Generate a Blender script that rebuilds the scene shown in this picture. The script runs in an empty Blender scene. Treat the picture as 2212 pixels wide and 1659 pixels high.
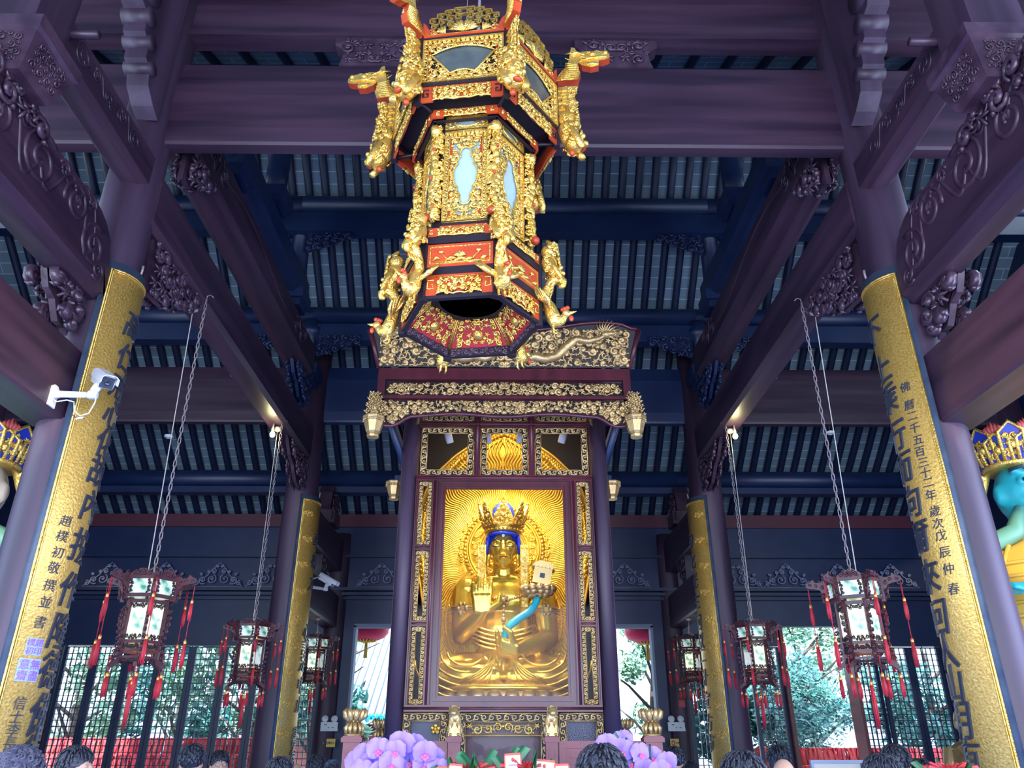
import bpy, math, random
import numpy as np
from mathutils import Vector as V, Matrix
sc = bpy.context.scene
COL = sc.collection
R = math.radians
sin, cos, pi = math.sin, math.cos, math.pi

# ------------------------------------------------------------- camera
cd = bpy.data.cameras.new('camera'); cam = bpy.data.objects.new('camera', cd); COL.objects.link(cam)
cd.sensor_width = 36.0; cd.lens = 36.0 * 1661.0 / 2212.0; cd.clip_end = 200
cam.location = (0, 0, 1.62); cam.rotation_euler = (R(90 + 25.2), 0, R(-0.6))
sc.camera = cam
# ------------------------------------------------------------- view, world, daylight, added fill lamps
sc.view_settings.view_transform = 'Standard'; sc.view_settings.look = 'None'
sc.view_settings.gamma = 1; sc.view_settings.use_curve_mapping = False
sc.view_settings.exposure = 0.42
cy = sc.cycles
cy.max_bounces = 5; cy.diffuse_bounces = 3; cy.glossy_bounces = 3; cy.transmission_bounces = 4
cy.transparent_max_bounces = 6; cy.caustics_reflective = False; cy.caustics_refractive = False
cy.sample_clamp_indirect = 4.0; cy.use_denoising = True
w = bpy.data.worlds.new('sky'); sc.world = w; w.use_nodes = True
bg = w.node_tree.nodes['Background']; bg.inputs[0].default_value = (0.62, 0.80, 1.0, 1); bg.inputs[1].default_value = 4.2
def lamp(name, kind, loc, rot, energy, color, size=(1, 1), **kw):
    l = bpy.data.lights.new(name, kind); l.energy = energy; l.color = color
    if kind == 'AREA': l.shape = 'RECTANGLE'; l.size, l.size_y = size
    for k, v in kw.items(): setattr(l, k, v)
    o = bpy.data.objects.new(name, l); COL.objects.link(o); o.location = loc; o.rotation_euler = tuple(R(a) for a in rot)
    return o
lamp('sun', 'SUN', (0, 0, 30), (38, 0, -30), 9.0, (1, 0.95, 0.86), angle=R(1))
lamp('front_door_daylight', 'AREA', (0, -2.2, 2.6), (90 + 12, 0, 0), 830, (0.70, 0.71, 1.0), (13, 4.6))
lamp('side_fill', 'AREA', (-8.6, 3.0, 2.6), (90, 0, -90 - 25), 130, (0.22, 0.42, 1.0), (6, 3.6))  # unseen fill lamps added at both sides for bluish light on the timber
lamp('side_fill', 'AREA', (8.6, 3.0, 2.6), (90, 0, 90 + 25), 420, (0.46, 0.52, 1.0), (6, 3.6))
lamp('floor_bounce', 'AREA', (0, 7.5, 0.3), (180, 0, 0), 210, (0.08, 0.26, 1.0), (7, 8))

for s_ in (-1, 1):  # added warm spots that make the lit patch on the low near beams
    l_ = lamp('beam_patch_spot', 'SPOT', (s_ * 0.9, -1.9, 4.6), (0, 0, 0), 3200, (1.0, .80, .48), spot_size=R(13), spot_blend=.15, shadow_soft_size=.03)
    l_.rotation_euler = (V((s_ * 3.4, 3.45, 4.12)) - V((s_ * 0.9, -1.9, 4.6))).to_track_quat('-Z', 'Y').to_euler()

# ------------------------------------------------------------- materials
def mat(name, col, rough=0.5, metal=0.0, col2=None, scale=(4, 4, 4), nscale=1.0, bump=0.0, bscale=20, emit=None, es=0, spec=0.5, voro=False, contrast=(0.35, 0.65)):
    m = bpy.data.materials.new(name); m.use_nodes = True
    nt = m.node_tree; b = nt.nodes['Principled BSDF']
    b.inputs['Base Color'].default_value = (*col, 1); b.inputs['Roughness'].default_value = rough; b.inputs['Metallic'].default_value = metal
    b.inputs['Specular IOR Level'].default_value = spec
    tc = None
    if col2 or bump:
        tc = nt.nodes.new('ShaderNodeTexCoord'); mp = nt.nodes.new('ShaderNodeMapping'); mp.inputs['Scale'].default_value = scale
        nt.links.new(tc.outputs['Object'], mp.inputs['Vector'])
    if col2:
        n = nt.nodes.new('ShaderNodeTexNoise'); n.inputs['Scale'].default_value = nscale; n.inputs['Detail'].default_value = 5
        nt.links.new(mp.outputs[0], n.inputs['Vector'])
        r = nt.nodes.new('ShaderNodeValToRGB'); r.color_ramp.elements[0].position, r.color_ramp.elements[1].position = contrast
        r.color_ramp.elements[0].color = (*col, 1); r.color_ramp.elements[1].color = (*col2, 1)
        nt.links.new(n.outputs['Fac'], r.inputs[0]); nt.links.new(r.outputs[0], b.inputs['Base Color'])
    if bump:
        n2 = nt.nodes.new('ShaderNodeTexVoronoi' if voro else 'ShaderNodeTexNoise'); n2.inputs['Scale'].default_value = bscale
        nt.links.new(tc.outputs['Object'], n2.inputs['Vector'])
        bp = nt.nodes.new('ShaderNodeBump'); bp.inputs['Strength'].default_value = bump; bp.inputs['Distance'].default_value = 0.02
        nt.links.new(n2.outputs[0], bp.inputs['Height']); nt.links.new(bp.outputs[0], b.inputs['Normal'])
    if emit:
        b.inputs['Emission Color'].default_value = (*emit, 1); b.inputs['Emission Strength'].default_value = es
    return m
WOODC, WOODC2 = (0.022, 0.010, 0.024), (0.054, 0.026, 0.048)
M = dict(
    woodx=mat('lacquered_timber_x', WOODC, 0.42, col2=WOODC2, scale=(0.5, 7, 7), bump=0.08, bscale=5),
    woody=mat('lacquered_timber_y', WOODC, 0.42, col2=WOODC2, scale=(7, 0.5, 7), bump=0.08, bscale=5),
    woodz=mat('lacquered_timber_z', WOODC, 0.5, col2=(0.058, 0.032, 0.062), scale=(5, 5, 0.4), bump=0.05, bscale=4),
    dark=mat('dark_timber', (0.006, 0.016, 0.062), 0.42, col2=(0.011, 0.024, 0.078), scale=(2, 2, 2)),
    raft=mat('rafter_timber', (0.005, 0.012, 0.042), 0.5),
    carve=mat('carved_timber', (0.034, 0.017, 0.034), 0.30, col2=(0.075, 0.042, 0.068), scale=(6, 6, 6), bump=0.12, bscale=22),
    shrinewood=mat('rosewood', (0.055, 0.009, 0.016), 0.33, col2=(0.10, 0.016, 0.026), scale=(6, 6, 1.2), spec=0.5),
    redwood=mat('red_brown_wood', (0.13, 0.022, 0.030), 0.4, col2=(0.20, 0.038, 0.042), scale=(3, 3, 9)),
    gold=mat('gilding', (0.98, 0.70, 0.20), 0.30, 0.82, col2=(0.84, 0.50, 0.09), scale=(14, 14, 14), bump=0.45, bscale=80),
    goldold=mat('aged_gilding', (0.72, 0.50, 0.22), 0.42, 0.7, col2=(0.48, 0.32, 0.14), scale=(9, 9, 9), bump=0.25, bscale=60),
    goldboard=mat('gold_leaf_field', (0.88, 0.56, 0.15), 0.40, 0.5, col2=(0.64, 0.37, 0.07), scale=(22, 22, 22), nscale=3, bump=0.35, bscale=55),
    statue=mat('statue_gold', (1.0, 0.64, 0.08), 0.24, 0.75),
    halo=mat('halo_gold', (0.98, 0.60, 0.07), 0.34, 0.55, col2=(0.88, 0.47, 0.04), scale=(5, 5, 5)),
    red=mat('vermilion_lacquer', (0.48, 0.062, 0.014), 0.42, col2=(0.38, 0.04, 0.012), scale=(8, 8, 8)),
    crimson=mat('crimson_lacquer', (0.42, 0.015, 0.03), 0.4),
    black=mat('black_lacquer', (0.016, 0.011, 0.017), 0.45, spec=.3),
    slate=mat('board_border', (0.035, 0.055, 0.10), 0.5, col2=(0.06, 0.085, 0.13), scale=(8, 8, 8)),
    ink=mat('ink', (0.025, 0.032, 0.055), 0.45),
    iron=mat('chain_iron', (0.30, 0.25, 0.26), 0.5, 0.5),
    cord=mat('pull_cord', (0.50, 0.46, 0.42), 0.8),
    white=mat('white_plastic', (0.75, 0.77, 0.78), 0.4),
    glassy=None,
    tassel=mat('tassel_silk', (0.62, 0.03, 0.045), 0.6, col2=(0.42, 0.015, 0.03), scale=(30, 30, 3)),
    bead=mat('tassel_gold', (0.85, 0.48, 0.10), 0.35, 0.6),
    hair=mat('hair', (0.012, 0.014, 0.022), 0.5, col2=(0.035, 0.04, 0.06), scale=(40, 40, 6), bump=0.4, bscale=60),
    greyhair=mat('grey_hair', (0.16, 0.17, 0.20), 0.6, col2=(0.32, 0.33, 0.36), scale=(30, 30, 8)),
    skin=mat('skin', (0.55, 0.32, 0.22), 0.55),
    cloth=mat('dark_cloth', (0.02, 0.03, 0.06), 0.8),
    cloth2=mat('blue_cloth', (0.05, 0.09, 0.17), 0.8),
    cloth3=mat('pale_cloth', (0.22, 0.26, 0.34), 0.8),
    stone=mat('floor_stone', (0.20, 0.20, 0.22), 0.35, col2=(0.27, 0.27, 0.29), scale=(1, 1, 1)),
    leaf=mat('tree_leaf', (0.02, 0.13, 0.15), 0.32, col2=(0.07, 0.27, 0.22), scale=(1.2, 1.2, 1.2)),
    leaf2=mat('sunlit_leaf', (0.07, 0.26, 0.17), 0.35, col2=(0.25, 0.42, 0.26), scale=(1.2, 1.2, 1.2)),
    bark=mat('bark', (0.09, 0.07, 0.06), 0.9),
    ribbon=mat('prayer_ribbon', (0.70, 0.02, 0.05), 0.6, col2=(0.85, 0.12, 0.10), scale=(6, 6, 1)),
    orchid=mat('orchid_petal', (0.23, 0.13, 0.74), 0.5, col2=(0.34, 0.22, 0.84), scale=(9, 9, 9)),
    orchidlip=mat('orchid_lip', (0.75, 0.10, 0.25), 0.5),
    plantgreen=mat('plant_green', (0.03, 0.16, 0.06), 0.4),
    paper=mat('white_card', (0.75, 0.68, 0.80), 0.7),
    blue=mat('statue_blue', (0.012, 0.035, 0.42), 0.45),
    cyan=mat('statue_cyan', (0.02, 0.42, 0.46), 0.4),
    pale=mat('statue_paint', (0.62, 0.50, 0.36), 0.45),
    greytile=mat('roof_tile', (0.35, 0.40, 0.45), 0.7),
    board=mat('grey_board', (0.42, 0.42, 0.36), 0.6),
    yellow=mat('yellow_label', (0.85, 0.58, 0.10), 0.5),
)
def tilemat():
    m = bpy.data.materials.new('ceiling_tile'); m.use_nodes = True; nt = m.node_tree; b = nt.nodes['Principled BSDF']
    tc = nt.nodes.new('ShaderNodeTexCoord'); br = nt.nodes.new('ShaderNodeTexBrick')
    br.inputs['Color1'].default_value = (0.095, 0.15, 0.20, 1); br.inputs['Color2'].default_value = (0.14, 0.205, 0.26, 1); br.inputs['Mortar'].default_value = (0.36, 0.44, 0.50, 1)
    br.inputs['Scale'].default_value = 1; br.inputs['Mortar Size'].default_value = 0.006; br.inputs['Brick Width'].default_value = 0.55; br.inputs['Row Height'].default_value = 0.155
    nt.links.new(tc.outputs['Object'], br.inputs['Vector']); nt.links.new(br.outputs[0], b.inputs['Base Color']); b.inputs['Roughness'].default_value = 0.75
    return m
M['tile'] = tilemat()
def glassmat(name, refl, tint, rough=0.02):
    # thin pane: mostly clear, with a constant share of mirror
    m = bpy.data.materials.new(name); m.use_nodes = True; nt = m.node_tree; nt.nodes.clear()
    o = nt.nodes.new('ShaderNodeOutputMaterial'); mx = nt.nodes.new('ShaderNodeMixShader'); t = nt.nodes.new('ShaderNodeBsdfTransparent'); g = nt.nodes.new('ShaderNodeBsdfGlossy')
    t.inputs[0].default_value = (*tint, 1); g.inputs['Roughness'].default_value = rough; mx.inputs[0].default_value = refl
    nt.links.new(t.outputs[0], mx.inputs[1]); nt.links.new(g.outputs[0], mx.inputs[2]); nt.links.new(mx.outputs[0], o.inputs[0])
    return m
M['pane'] = glassmat('glass_pane', 0.0045, (0.95, 0.95, 0.97))
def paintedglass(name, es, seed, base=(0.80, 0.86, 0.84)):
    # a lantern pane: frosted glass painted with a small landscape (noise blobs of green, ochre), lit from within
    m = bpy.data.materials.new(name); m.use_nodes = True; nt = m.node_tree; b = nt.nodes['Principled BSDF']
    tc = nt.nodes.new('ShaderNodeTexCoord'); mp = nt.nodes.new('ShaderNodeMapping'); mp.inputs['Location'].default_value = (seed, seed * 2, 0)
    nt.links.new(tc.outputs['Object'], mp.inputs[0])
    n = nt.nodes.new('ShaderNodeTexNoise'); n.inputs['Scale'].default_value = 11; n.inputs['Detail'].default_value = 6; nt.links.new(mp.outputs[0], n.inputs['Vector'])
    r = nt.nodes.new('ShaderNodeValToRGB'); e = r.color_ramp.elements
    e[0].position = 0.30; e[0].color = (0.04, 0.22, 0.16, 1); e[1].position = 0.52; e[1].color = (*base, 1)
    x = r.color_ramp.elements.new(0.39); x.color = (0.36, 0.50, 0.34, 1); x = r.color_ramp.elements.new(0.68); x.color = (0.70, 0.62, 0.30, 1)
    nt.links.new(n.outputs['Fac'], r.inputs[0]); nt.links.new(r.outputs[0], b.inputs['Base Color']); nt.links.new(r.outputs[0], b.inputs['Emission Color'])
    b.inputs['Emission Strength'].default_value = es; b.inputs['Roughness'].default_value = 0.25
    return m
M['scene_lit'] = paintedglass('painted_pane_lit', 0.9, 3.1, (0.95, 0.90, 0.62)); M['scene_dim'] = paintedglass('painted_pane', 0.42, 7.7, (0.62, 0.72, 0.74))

# ------------------------------------------------------------- builders
class Fr:
    """a local frame: origin and three axes; fr(x, y, z) gives the point"""
    def __init__(s, o=(0, 0, 0), u=(1, 0, 0), v=(0, 0, 1), n=None):
        s.o = V(o); s.u = V(u).normalized(); s.v = V(v).normalized(); s.n = V(n).normalized() if n else s.u.cross(s.v)
    def __call__(s, x, y, z=0): return s.o + s.u * x + s.v * y + s.n * z
    def sub(s, x, y, z=0): return Fr(s(x, y, z), s.u, s.v, s.n)
ID = Fr((0, 0, 0), (1, 0, 0), (0, 1, 0))
class MB:
    def __init__(s): s.v = []; s.f = []; s.m = []; s.sm = []
    def add(s, vs, fs, mi=0, sm=False):
        b = len(s.v); s.v += [tuple(p) for p in vs]
        for f in fs: s.f.append([i + b for i in f]); s.m.append(mi); s.sm.append(sm)
        return s
    def box(s, x0, x1, y0, y1, z0, z1, fr=ID, mi=0):
        return s.add([fr(x, y, z) for x in (x0, x1) for y in (y0, y1) for z in (z0, z1)], [(0, 1, 3, 2), (4, 6, 7, 5), (0, 4, 5, 1), (2, 3, 7, 6), (0, 2, 6, 4), (1, 5, 7, 3)], mi)
    def prism(s, pts, z0, z1, fr=ID, mi=0, sm=False):
        n = len(pts); vs = [fr(x, y, z0) for x, y in pts] + [fr(x, y, z1) for x, y in pts]
        s.add(vs, [list(range(n))[::-1], list(range(n, 2 * n))], mi)
        b = len(s.v) - 2 * n
        for i in range(n): s.f.append([b + i, b + (i + 1) % n, b + n + (i + 1) % n, b + n + i]); s.m.append(mi); s.sm.append(sm)
        return s
    def tube(s, pts, r, seg=6, closed=False, caps=True, mi=0, flat=1.0, up=None):
        pts = [V(p) for p in pts]; n = len(pts); rs = r if isinstance(r, (list, tuple)) else [r] * n
        vs = []; prev = None
        for i, p in enumerate(pts):
            a = pts[(i + 1) % n] if closed or i < n - 1 else p; c = pts[i - 1] if closed or i > 0 else p
            t = (a - c).normalized() if (a - c).length > 1e-9 else V((0, 0, 1))
            if up is not None: e = V(up); e = e - t * e.dot(t)
            elif prev is None: e = t.orthogonal()
            else: e = prev - t * prev.dot(t)
            if e.length < 1e-6: e = t.orthogonal()
            e.normalize(); prev = e; g = t.cross(e)
            for k in range(seg):
                q = 2 * pi * k / seg
                vs.append(p + (e * cos(q) * flat + g * sin(q)) * rs[i])
        fs = []
        for i in range(n if closed else n - 1):
            j = (i + 1) % n
            for k in range(seg): fs.append((i * seg + k, i * seg + (k + 1) % seg, j * seg + (k + 1) % seg, j * seg + k))
        if caps and not closed: fs.append(list(range(seg))[::-1]); fs.append([(n - 1) * seg + k for k in range(seg)])
        return s.add(vs, fs, mi, True)
    def lathe(s, prof, seg=16, fr=ID, mi=0, sm=True, a0=0, arc=2 * pi):
        full = abs(arc - 2 * pi) < 1e-6; m = seg if full else seg + 1; vs = []
        for r, z in prof:
            for k in range(m): q = a0 + arc * k / seg; vs.append(fr(r * cos(q), r * sin(q), z))
        fs = []
        for i in range(len(prof) - 1):
            for k in range(seg): kk = (k + 1) % m; fs.append((i * m + k, i * m + kk, (i + 1) * m + kk, (i + 1) * m + k))
        if full:
            if prof[0][0] > 1e-6: fs.append(list(range(m))[::-1])
            if prof[-1][0] > 1e-6: fs.append([(len(prof) - 1) * m + k for k in range(m)])
        return s.add(vs, fs, mi, sm)
    def ball(s, c, r, seg=8, rings=6, fr=ID, mi=0):
        if not isinstance(r, (tuple, list)): r = (r, r, r)
        c = V(c); vs = [fr(c.x, c.y, c.z - r[2])]
        for i in range(1, rings):
            t = pi * i / rings
            for k in range(seg): q = 2 * pi * k / seg; vs.append(fr(c.x + r[0] * sin(t) * cos(q), c.y + r[1] * sin(t) * sin(q), c.z - r[2] * cos(t)))
        vs.append(fr(c.x, c.y, c.z + r[2])); fs = []; L = len(vs) - 1
        for k in range(seg): fs.append((0, 1 + (k + 1) % seg, 1 + k)); fs.append((L, L - seg + k, L - seg + (k + 1) % seg))
        for i in range(rings - 2):
            for k in range(seg): a = 1 + i * seg; fs.append((a + k, a + (k + 1) % seg, a + seg + (k + 1) % seg, a + seg + k))
        return s.add(vs, fs, mi, True)
    def frame(s, w, h, t, d, fr, mi=0, z=0):
        # a mitred rectangular frame around (0,0)..(w,h)
        o = [(0, 0), (w, 0), (w, h), (0, h)]; i = [(t, t), (w - t, t), (w - t, h - t), (t, h - t)]
        for k in range(4):
            j = (k + 1) % 4; s.prism([o[k], o[j], i[j], i[k]], z, z + d, fr, mi)
        return s
    def sheet(s, grid, mi=0, sm=True):
        n = len(grid); m = len(grid[0])
        return s.add([p for r in grid for p in r], [(i * m + k, i * m + k + 1, (i + 1) * m + k + 1, (i + 1) * m + k) for i in range(n - 1) for k in range(m - 1)], mi, sm)
    def mesh(s, name, mats):
        me = bpy.data.meshes.new(name); me.from_pydata(s.v, [], s.f)
        for m in (mats if isinstance(mats, (list, tuple)) else [mats]): me.materials.append(M[m] if isinstance(m, str) else m)
        me.polygons.foreach_set('material_index', s.m); me.polygons.foreach_set('use_smooth', s.sm); me.update()
        return me
    def build(s, name, mats, parent=None, loc=None):
        o = bpy.data.objects.new(name, s.mesh(name, mats)); COL.objects.link(o)
        if parent: o.parent = parent
        if loc: o.location = loc
        return o
def tag(o, label, cat=None, group=None, kind=None):
    o['label'] = label
    if cat: o['category'] = cat
    if group: o['group'] = group
    if kind: o['kind'] = kind
    return o
def thing(name, label, cat, loc=(0, 0, 0), rz=0, group=None, kind=None):
    o = bpy.data.objects.new(name, None); COL.objects.link(o); o.location = loc; o.rotation_euler = (0, 0, rz); o.empty_display_size = 0.1
    return tag(o, label, cat, group, kind)
def kids(o): return [c for c in KIDS.get(o.name, [])] if KIDS else list(o.children)
KIDS = None
def copy_tree(o, parent=None):
    c = o.copy(); COL.objects.link(c); c.parent = parent
    for ch in list(o.children): copy_tree(ch, c)
    return c
def dup(o, label, loc=None, rz=None, group=None, scale=None):
    c = copy_tree(o); c['label'] = label
    if loc is not None: c.location = loc
    if rz is not None: c.rotation_euler = (0, 0, rz)
    if group: c['group'] = group
    if scale is not None: c.scale = (scale,) * 3 if not isinstance(scale, tuple) else scale
    return c
def remesh(o, vox, smooth=4, disp=None):
    m = o.modifiers.new('skin', 'REMESH'); m.mode = 'VOXEL'; m.voxel_size = vox; m.use_smooth_shade = True
    if smooth: k = o.modifiers.new('soft', 'SMOOTH'); k.iterations = smooth; k.factor = 0.5
    return o
def spiral(c, r, turns=1.6, a0=0.0, sgn=1, n=16):
    return [(c[0] + r * (1 - 0.82 * t) * cos(a0 + sgn * 2 * pi * turns * t), c[1] + r * (1 - 0.82 * t) * sin(a0 + sgn * 2 * pi * turns * t)) for t in [i / (n - 1) for i in range(n)]]
def scrollwork(mb, fr, w, h, rmin, rmax, th, seed=1, inside=None, z=0.0, depth=1.0, fill=1.0, mirror=False, mi=0, buds=True, seg=4, n=12, dense=False):
    """openwork of rinceau scrolls packed over a w x h field of frame fr"""
    rnd = random.Random(seed); W = w / 2 if mirror else w
    tries = int(min(9000, max(300, (30 if dense else 7) * fill * W * h / (rmin * rmin)))); X = np.zeros(tries); Y = np.zeros(tries); Q = np.zeros(tries); n_ = 0
    for k in range(tries):
        r = rmax + (rmin - rmax) * min(1, k / tries * 2.2); r *= 1 if k < tries * .6 or not dense else .62
        x = rnd.uniform(r * 0.9, W - r * (0.5 if mirror else 0.9)); y = rnd.uniform(r * 0.9, h - r * 0.9)
        if W < 1.8 * r or h < 1.8 * r: continue
        if inside and not inside(x, y, r): continue
        if n_ and (((X[:n_] - x) ** 2 + (Y[:n_] - y) ** 2) < (Q[:n_] + r) ** 2 * (.80 if dense else .92)).any(): continue
        X[n_], Y[n_], Q[n_] = x, y, r; n_ += 1
    cs = [(float(X[i]), float(Y[i]), float(Q[i])) for i in range(n_)]
    for i, (x, y, r) in enumerate(cs):
        a0 = rnd.uniform(0, 6.28); sg = rnd.choice((1, -1)); kind = rnd.random() if r > rmin * .8 else .9; tb = th * (0.75 + 0.5 * r / rmax)
        for mx in ((1, -1) if mirror else (1,)):
            g = (lambda px, py, pz: fr(px, py, pz)) if mx == 1 else (lambda px, py, pz: fr(w - px, py, pz))
            if kind < 0.72 or not buds:
                p = spiral((x, y), r, 1.35, a0, sg, n)
                mb.tube([g(a, b, z + depth * tb * (0.5 + 0.8 * t / n)) for t, (a, b) in enumerate(p)], [tb * (0.6 + 0.5 * sin(pi * min(1, t / n * 1.1))) for t in range(n)], seg, mi=mi)
                if buds: mb.ball(g(x, y, z + tb * .9), tb * 1.05, 5, 4, mi=mi)
                # a leaf thrown off the scroll
                q = a0 + 2.2
                mb.tube([g(x + r * cos(q) * s, y + r * sin(q) * s, z + tb * 0.7) for s in (0.75, 1.05, 1.35)], [tb * 0.5, tb * 1.1, tb * 0.2], seg, mi=mi)
            else:
                for k in range(5):
                    q = a0 + k * 2 * pi / 5
                    mb.tube([g(x + r * s * cos(q), y + r * s * sin(q), z + tb * (1.2 - s)) for s in (0.1, 0.55, 0.95)], [tb * 0.7, r * 0.19, tb * 0.3], seg, mi=mi)
                mb.ball(g(x, y, z + tb * 1.1), r * 0.17, 5, 4, mi=mi)
    # stems joining near neighbours
    for i in range(len(cs)):
        near = sorted(range(len(cs)), key=lambda j: (cs[i][0] - cs[j][0]) ** 2 + (cs[i][1] - cs[j][1]) ** 2)[1:3]
        for j in near:
            if j < i: continue
            a, b = cs[i], cs[j]; mx_, my_ = (a[0] + b[0]) / 2 + (a[1] - b[1]) * 0.18, (a[1] + b[1]) / 2 + (b[0] - a[0]) * 0.18
            for mx in ((1, -1) if mirror else (1,)):
                g = (lambda px, py, pz: fr(px, py, pz)) if mx == 1 else (lambda px, py, pz: fr(w - px, py, pz))
                mb.tube([g(a[0], a[1], z + th * .3), g(mx_, my_, z + th * .5), g(b[0], b[1], z + th * .3)], th * 0.6, 4, mi=mi, caps=False)
    return mb
def lace_border(mb, fr, w, h, t, th, seed=1, mi=0, z=0):
    """a scrolling border of width t round a w x h opening, with a thin gold line on both edges"""
    rnd = random.Random(seed)
    def run(f, L):
        k = max(2, round(L / (t * 0.95))); s = L / k
        for i in range(k):
            c = ((i + 0.5) * s, t * 0.5); sg = 1 if i % 2 else -1
            p = spiral(c, t * 0.40, 1.25, -pi / 2 * sg, sg, 10)
            mb.tube([f(a, b, z + th * .6) for a, b in p], [th * (1.1 - 0.05 * q) for q in range(10)], 4, mi=mi)
            mb.tube([f(c[0] - s * .5, t * (0.2 if sg > 0 else 0.8), z), f(c[0], t * (0.06 if sg > 0 else 0.94), z + th), f(c[0] + s * .5, t * (0.8 if sg > 0 else 0.2), z)], th * 0.8, 4, mi=mi, caps=False)
            mb.ball(f(c[0] + s * 0.36, t * (0.75 if sg > 0 else 0.25), z + th * .7), th * 1.5, 5, 4, mi=mi)
    run(fr, w); run(Fr(fr(w, h), -fr.u, -fr.v, fr.n), w)
    if h > 2.2 * t:
        run(Fr(fr(0, h - t), -fr.v, fr.u, fr.n), h - 2 * t); run(Fr(fr(w, t), fr.v, -fr.u, fr.n), h - 2 * t)
    for k, (a, b, e, f) in enumerate([(0, 0, w, h), (t, t, w - t, h - t)]):
        q = [(a, b), (e, b), (e, f), (a, f)]
        for i in range(4): x, y = q[i], q[(i + 1) % 4]; mb.tube([fr(*x, z), fr(*y, z)], th * 0.7, 4, mi=mi)
    return mb
# ============================================================= STRUCTURE
def struct(mb, name, mats, label, group=None, loc=None): return tag(mb.build(name, mats, None, loc), label, None, group, 'structure')
ZY = lambda x: Fr((x, 0, 0), (0, 1, 0), (0, 0, 1), (1, 0, 0))      # profile in (Y, Z), extruded along X
XZ = lambda y: Fr((0, y, 0), (1, 0, 0), (0, 0, 1), (0, -1, 0))     # panel facing the camera (-Y)
YXZ = lambda y: Fr((0, y, 0), (1, 0, 0), (0, 0, 1), (0, 1, 0))
HX, CX, CY1, CY2, WY = 8.9, 3.32, 5.7, 12.2, 15.5
struct(MB().box(-HX, HX, -2.6, WY + 1.6, -0.2, 0), 'floor', 'stone', 'grey stone floor of the hall')
PROF = [(8.95, 11.1), (10.3, 9.95), (11.7, 8.82), (12.45, 8.22), (14.2, 6.85), (15.5, 5.92), (17.4, 4.85)]
FPROF = [(8.95, 11.1), (7.6, 10.45), (5.6, 9.75), (2.5, 8.8), (-2.75, 7.6)]
def deck(name, prof, label):
    mb = MB(); pts = [(y, z + 0.10) for y, z in prof]
    mb.prism(pts + [(y, z + 0.14) for y, z in pts[::-1]], -HX - .4, HX + .4, ZY(0)); struct(mb, name, 'tile', label)
deck('ceiling', PROF, 'grey brick roof lining seen between the rafters beyond the ridge')
deck('ceiling_front', FPROF, 'roof lining of the near slope above the big tie beam')
def rafter(prof):
    mb = MB(); pts = [V((0, y, z + 0.055)) for y, z in prof]; mb.tube(pts, 0.068, 8); return mb
rb = rafter(PROF).mesh('rafter', 'raft'); rf = rafter(FPROF).mesh('rafter', 'raft')
k = 0
for i in range(-31, 32):
    x = i * 0.275 + 0.02
    o = bpy.data.objects.new('rafter', rb); COL.objects.link(o); o.location = (x, 0, 0)
    bay = 'middle bay' if abs(x) < CX else ('bay over the lattice doors with an open doorway' if x > 0 else 'bay over the closed lattice doors')
    tag(o, 'dark round rafter of the far roof slope, ' + bay, None, 'far rafters, ' + bay, 'structure')
    if i % 2 == 0:
        o = bpy.data.objects.new('rafter', rf); COL.objects.link(o); o.location = (x, 0, 0)
        tag(o, 'dark rafter of the near roof slope above the tie beam', None, 'near rafters', 'structure')
struct(MB().prism([(WY - .12, 5.64), (WY + .0, 5.64), (WY, 5.86), (WY - .12, 5.90)], -HX, HX, ZY(0)), 'trim_1', mat('eaves_board_red', (0.09, 0.018, 0.035), 0.5), 'dull red eaves board under the rafter ends')
# purlins with the flat beam under each, one per bay
for (y, z, bz0, bz1, n) in [(10.3, 9.70, 9.14, 9.50, 'upper'), (11.72, 8.42, 7.90, 8.22, 'middle'), (14.25, 6.28, 5.98, 6.10, 'lowest'), (7.6, 9.70, 9.14, 9.50, 'near upper')]:
    for s, (x0, x1) in (('middle bay', (-CX, CX)), ('bay with the open doorway', (CX, HX)), ('bay with closed lattice', (-HX, -CX))):
        mb = MB(); mb.tube([(x0, y, z), (x1, y, z)], 0.17, 14); struct(mb, 'purlin_beam', 'dark', f'{n} round purlin under the roof, {s}')
        mb = MB(); mb.box(x0, x1, y - .11, y + .11, bz0, bz1)
        struct(mb, 'purlin_support_beam', 'dark', f'flat dark beam below the {n} purlin, {s}')
struct(MB().tube([(-HX, 8.95, 10.95), (HX, 8.95, 10.95)], 0.19, 12), 'ridge_beam', 'dark', 'round ridge purlin at the top of the roof')
# tie beams across the hall
TP = [(-.075, 6.79), (-.06, 6.76), (.06, 6.76), (.075, 6.79), (.09, 6.95), (.09, 7.55), (.07, 7.68), (.05, 7.80), (-.05, 7.80), (-.07, 7.68), (-.09, 7.55), (-.09, 6.95)]
for y, w1 in ((CY1, 'near'), (CY2, 'far')):
    for s, x0, x1 in (('between the two front columns' if y == CY1 else 'behind the shrine canopy', -3.4, 3.4), ('over the side bay with the open doorway', 3.4, HX), ('over the side bay of closed lattice', -HX, -3.4)):
        dy = -.16 if w1 == 'far' else 0
        mb = MB(); mb.prism([(y + a, b + dy) for a, b in TP], x0, x1, ZY(0))
        struct(mb, 'tie_beam', 'woodx' if y == CY1 or x0 != -3.4 else 'dark', f'deep purple-brown {w1} tie beam {s}')
for s, x0, x1 in (('between the front columns', -3.44, 3.44), ('over the open-doorway bay', 3.44, HX), ('over the closed-lattice bay', -HX, -3.44)):
    mb = MB(); mb.box(x0, x1, CY1 - .075, CY1 + .075, 8.24, 8.70); mb.box(x0, x1, CY1 - .20, CY1 + .20, 8.70, 8.95); mb.box(x0, x1, CY1 - .105, CY1 + .105, 8.17, 8.25)
    struct(mb, 'upper_beam', 'woodx', f'moulded upper beam above the near tie beam, {s}')
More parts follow.
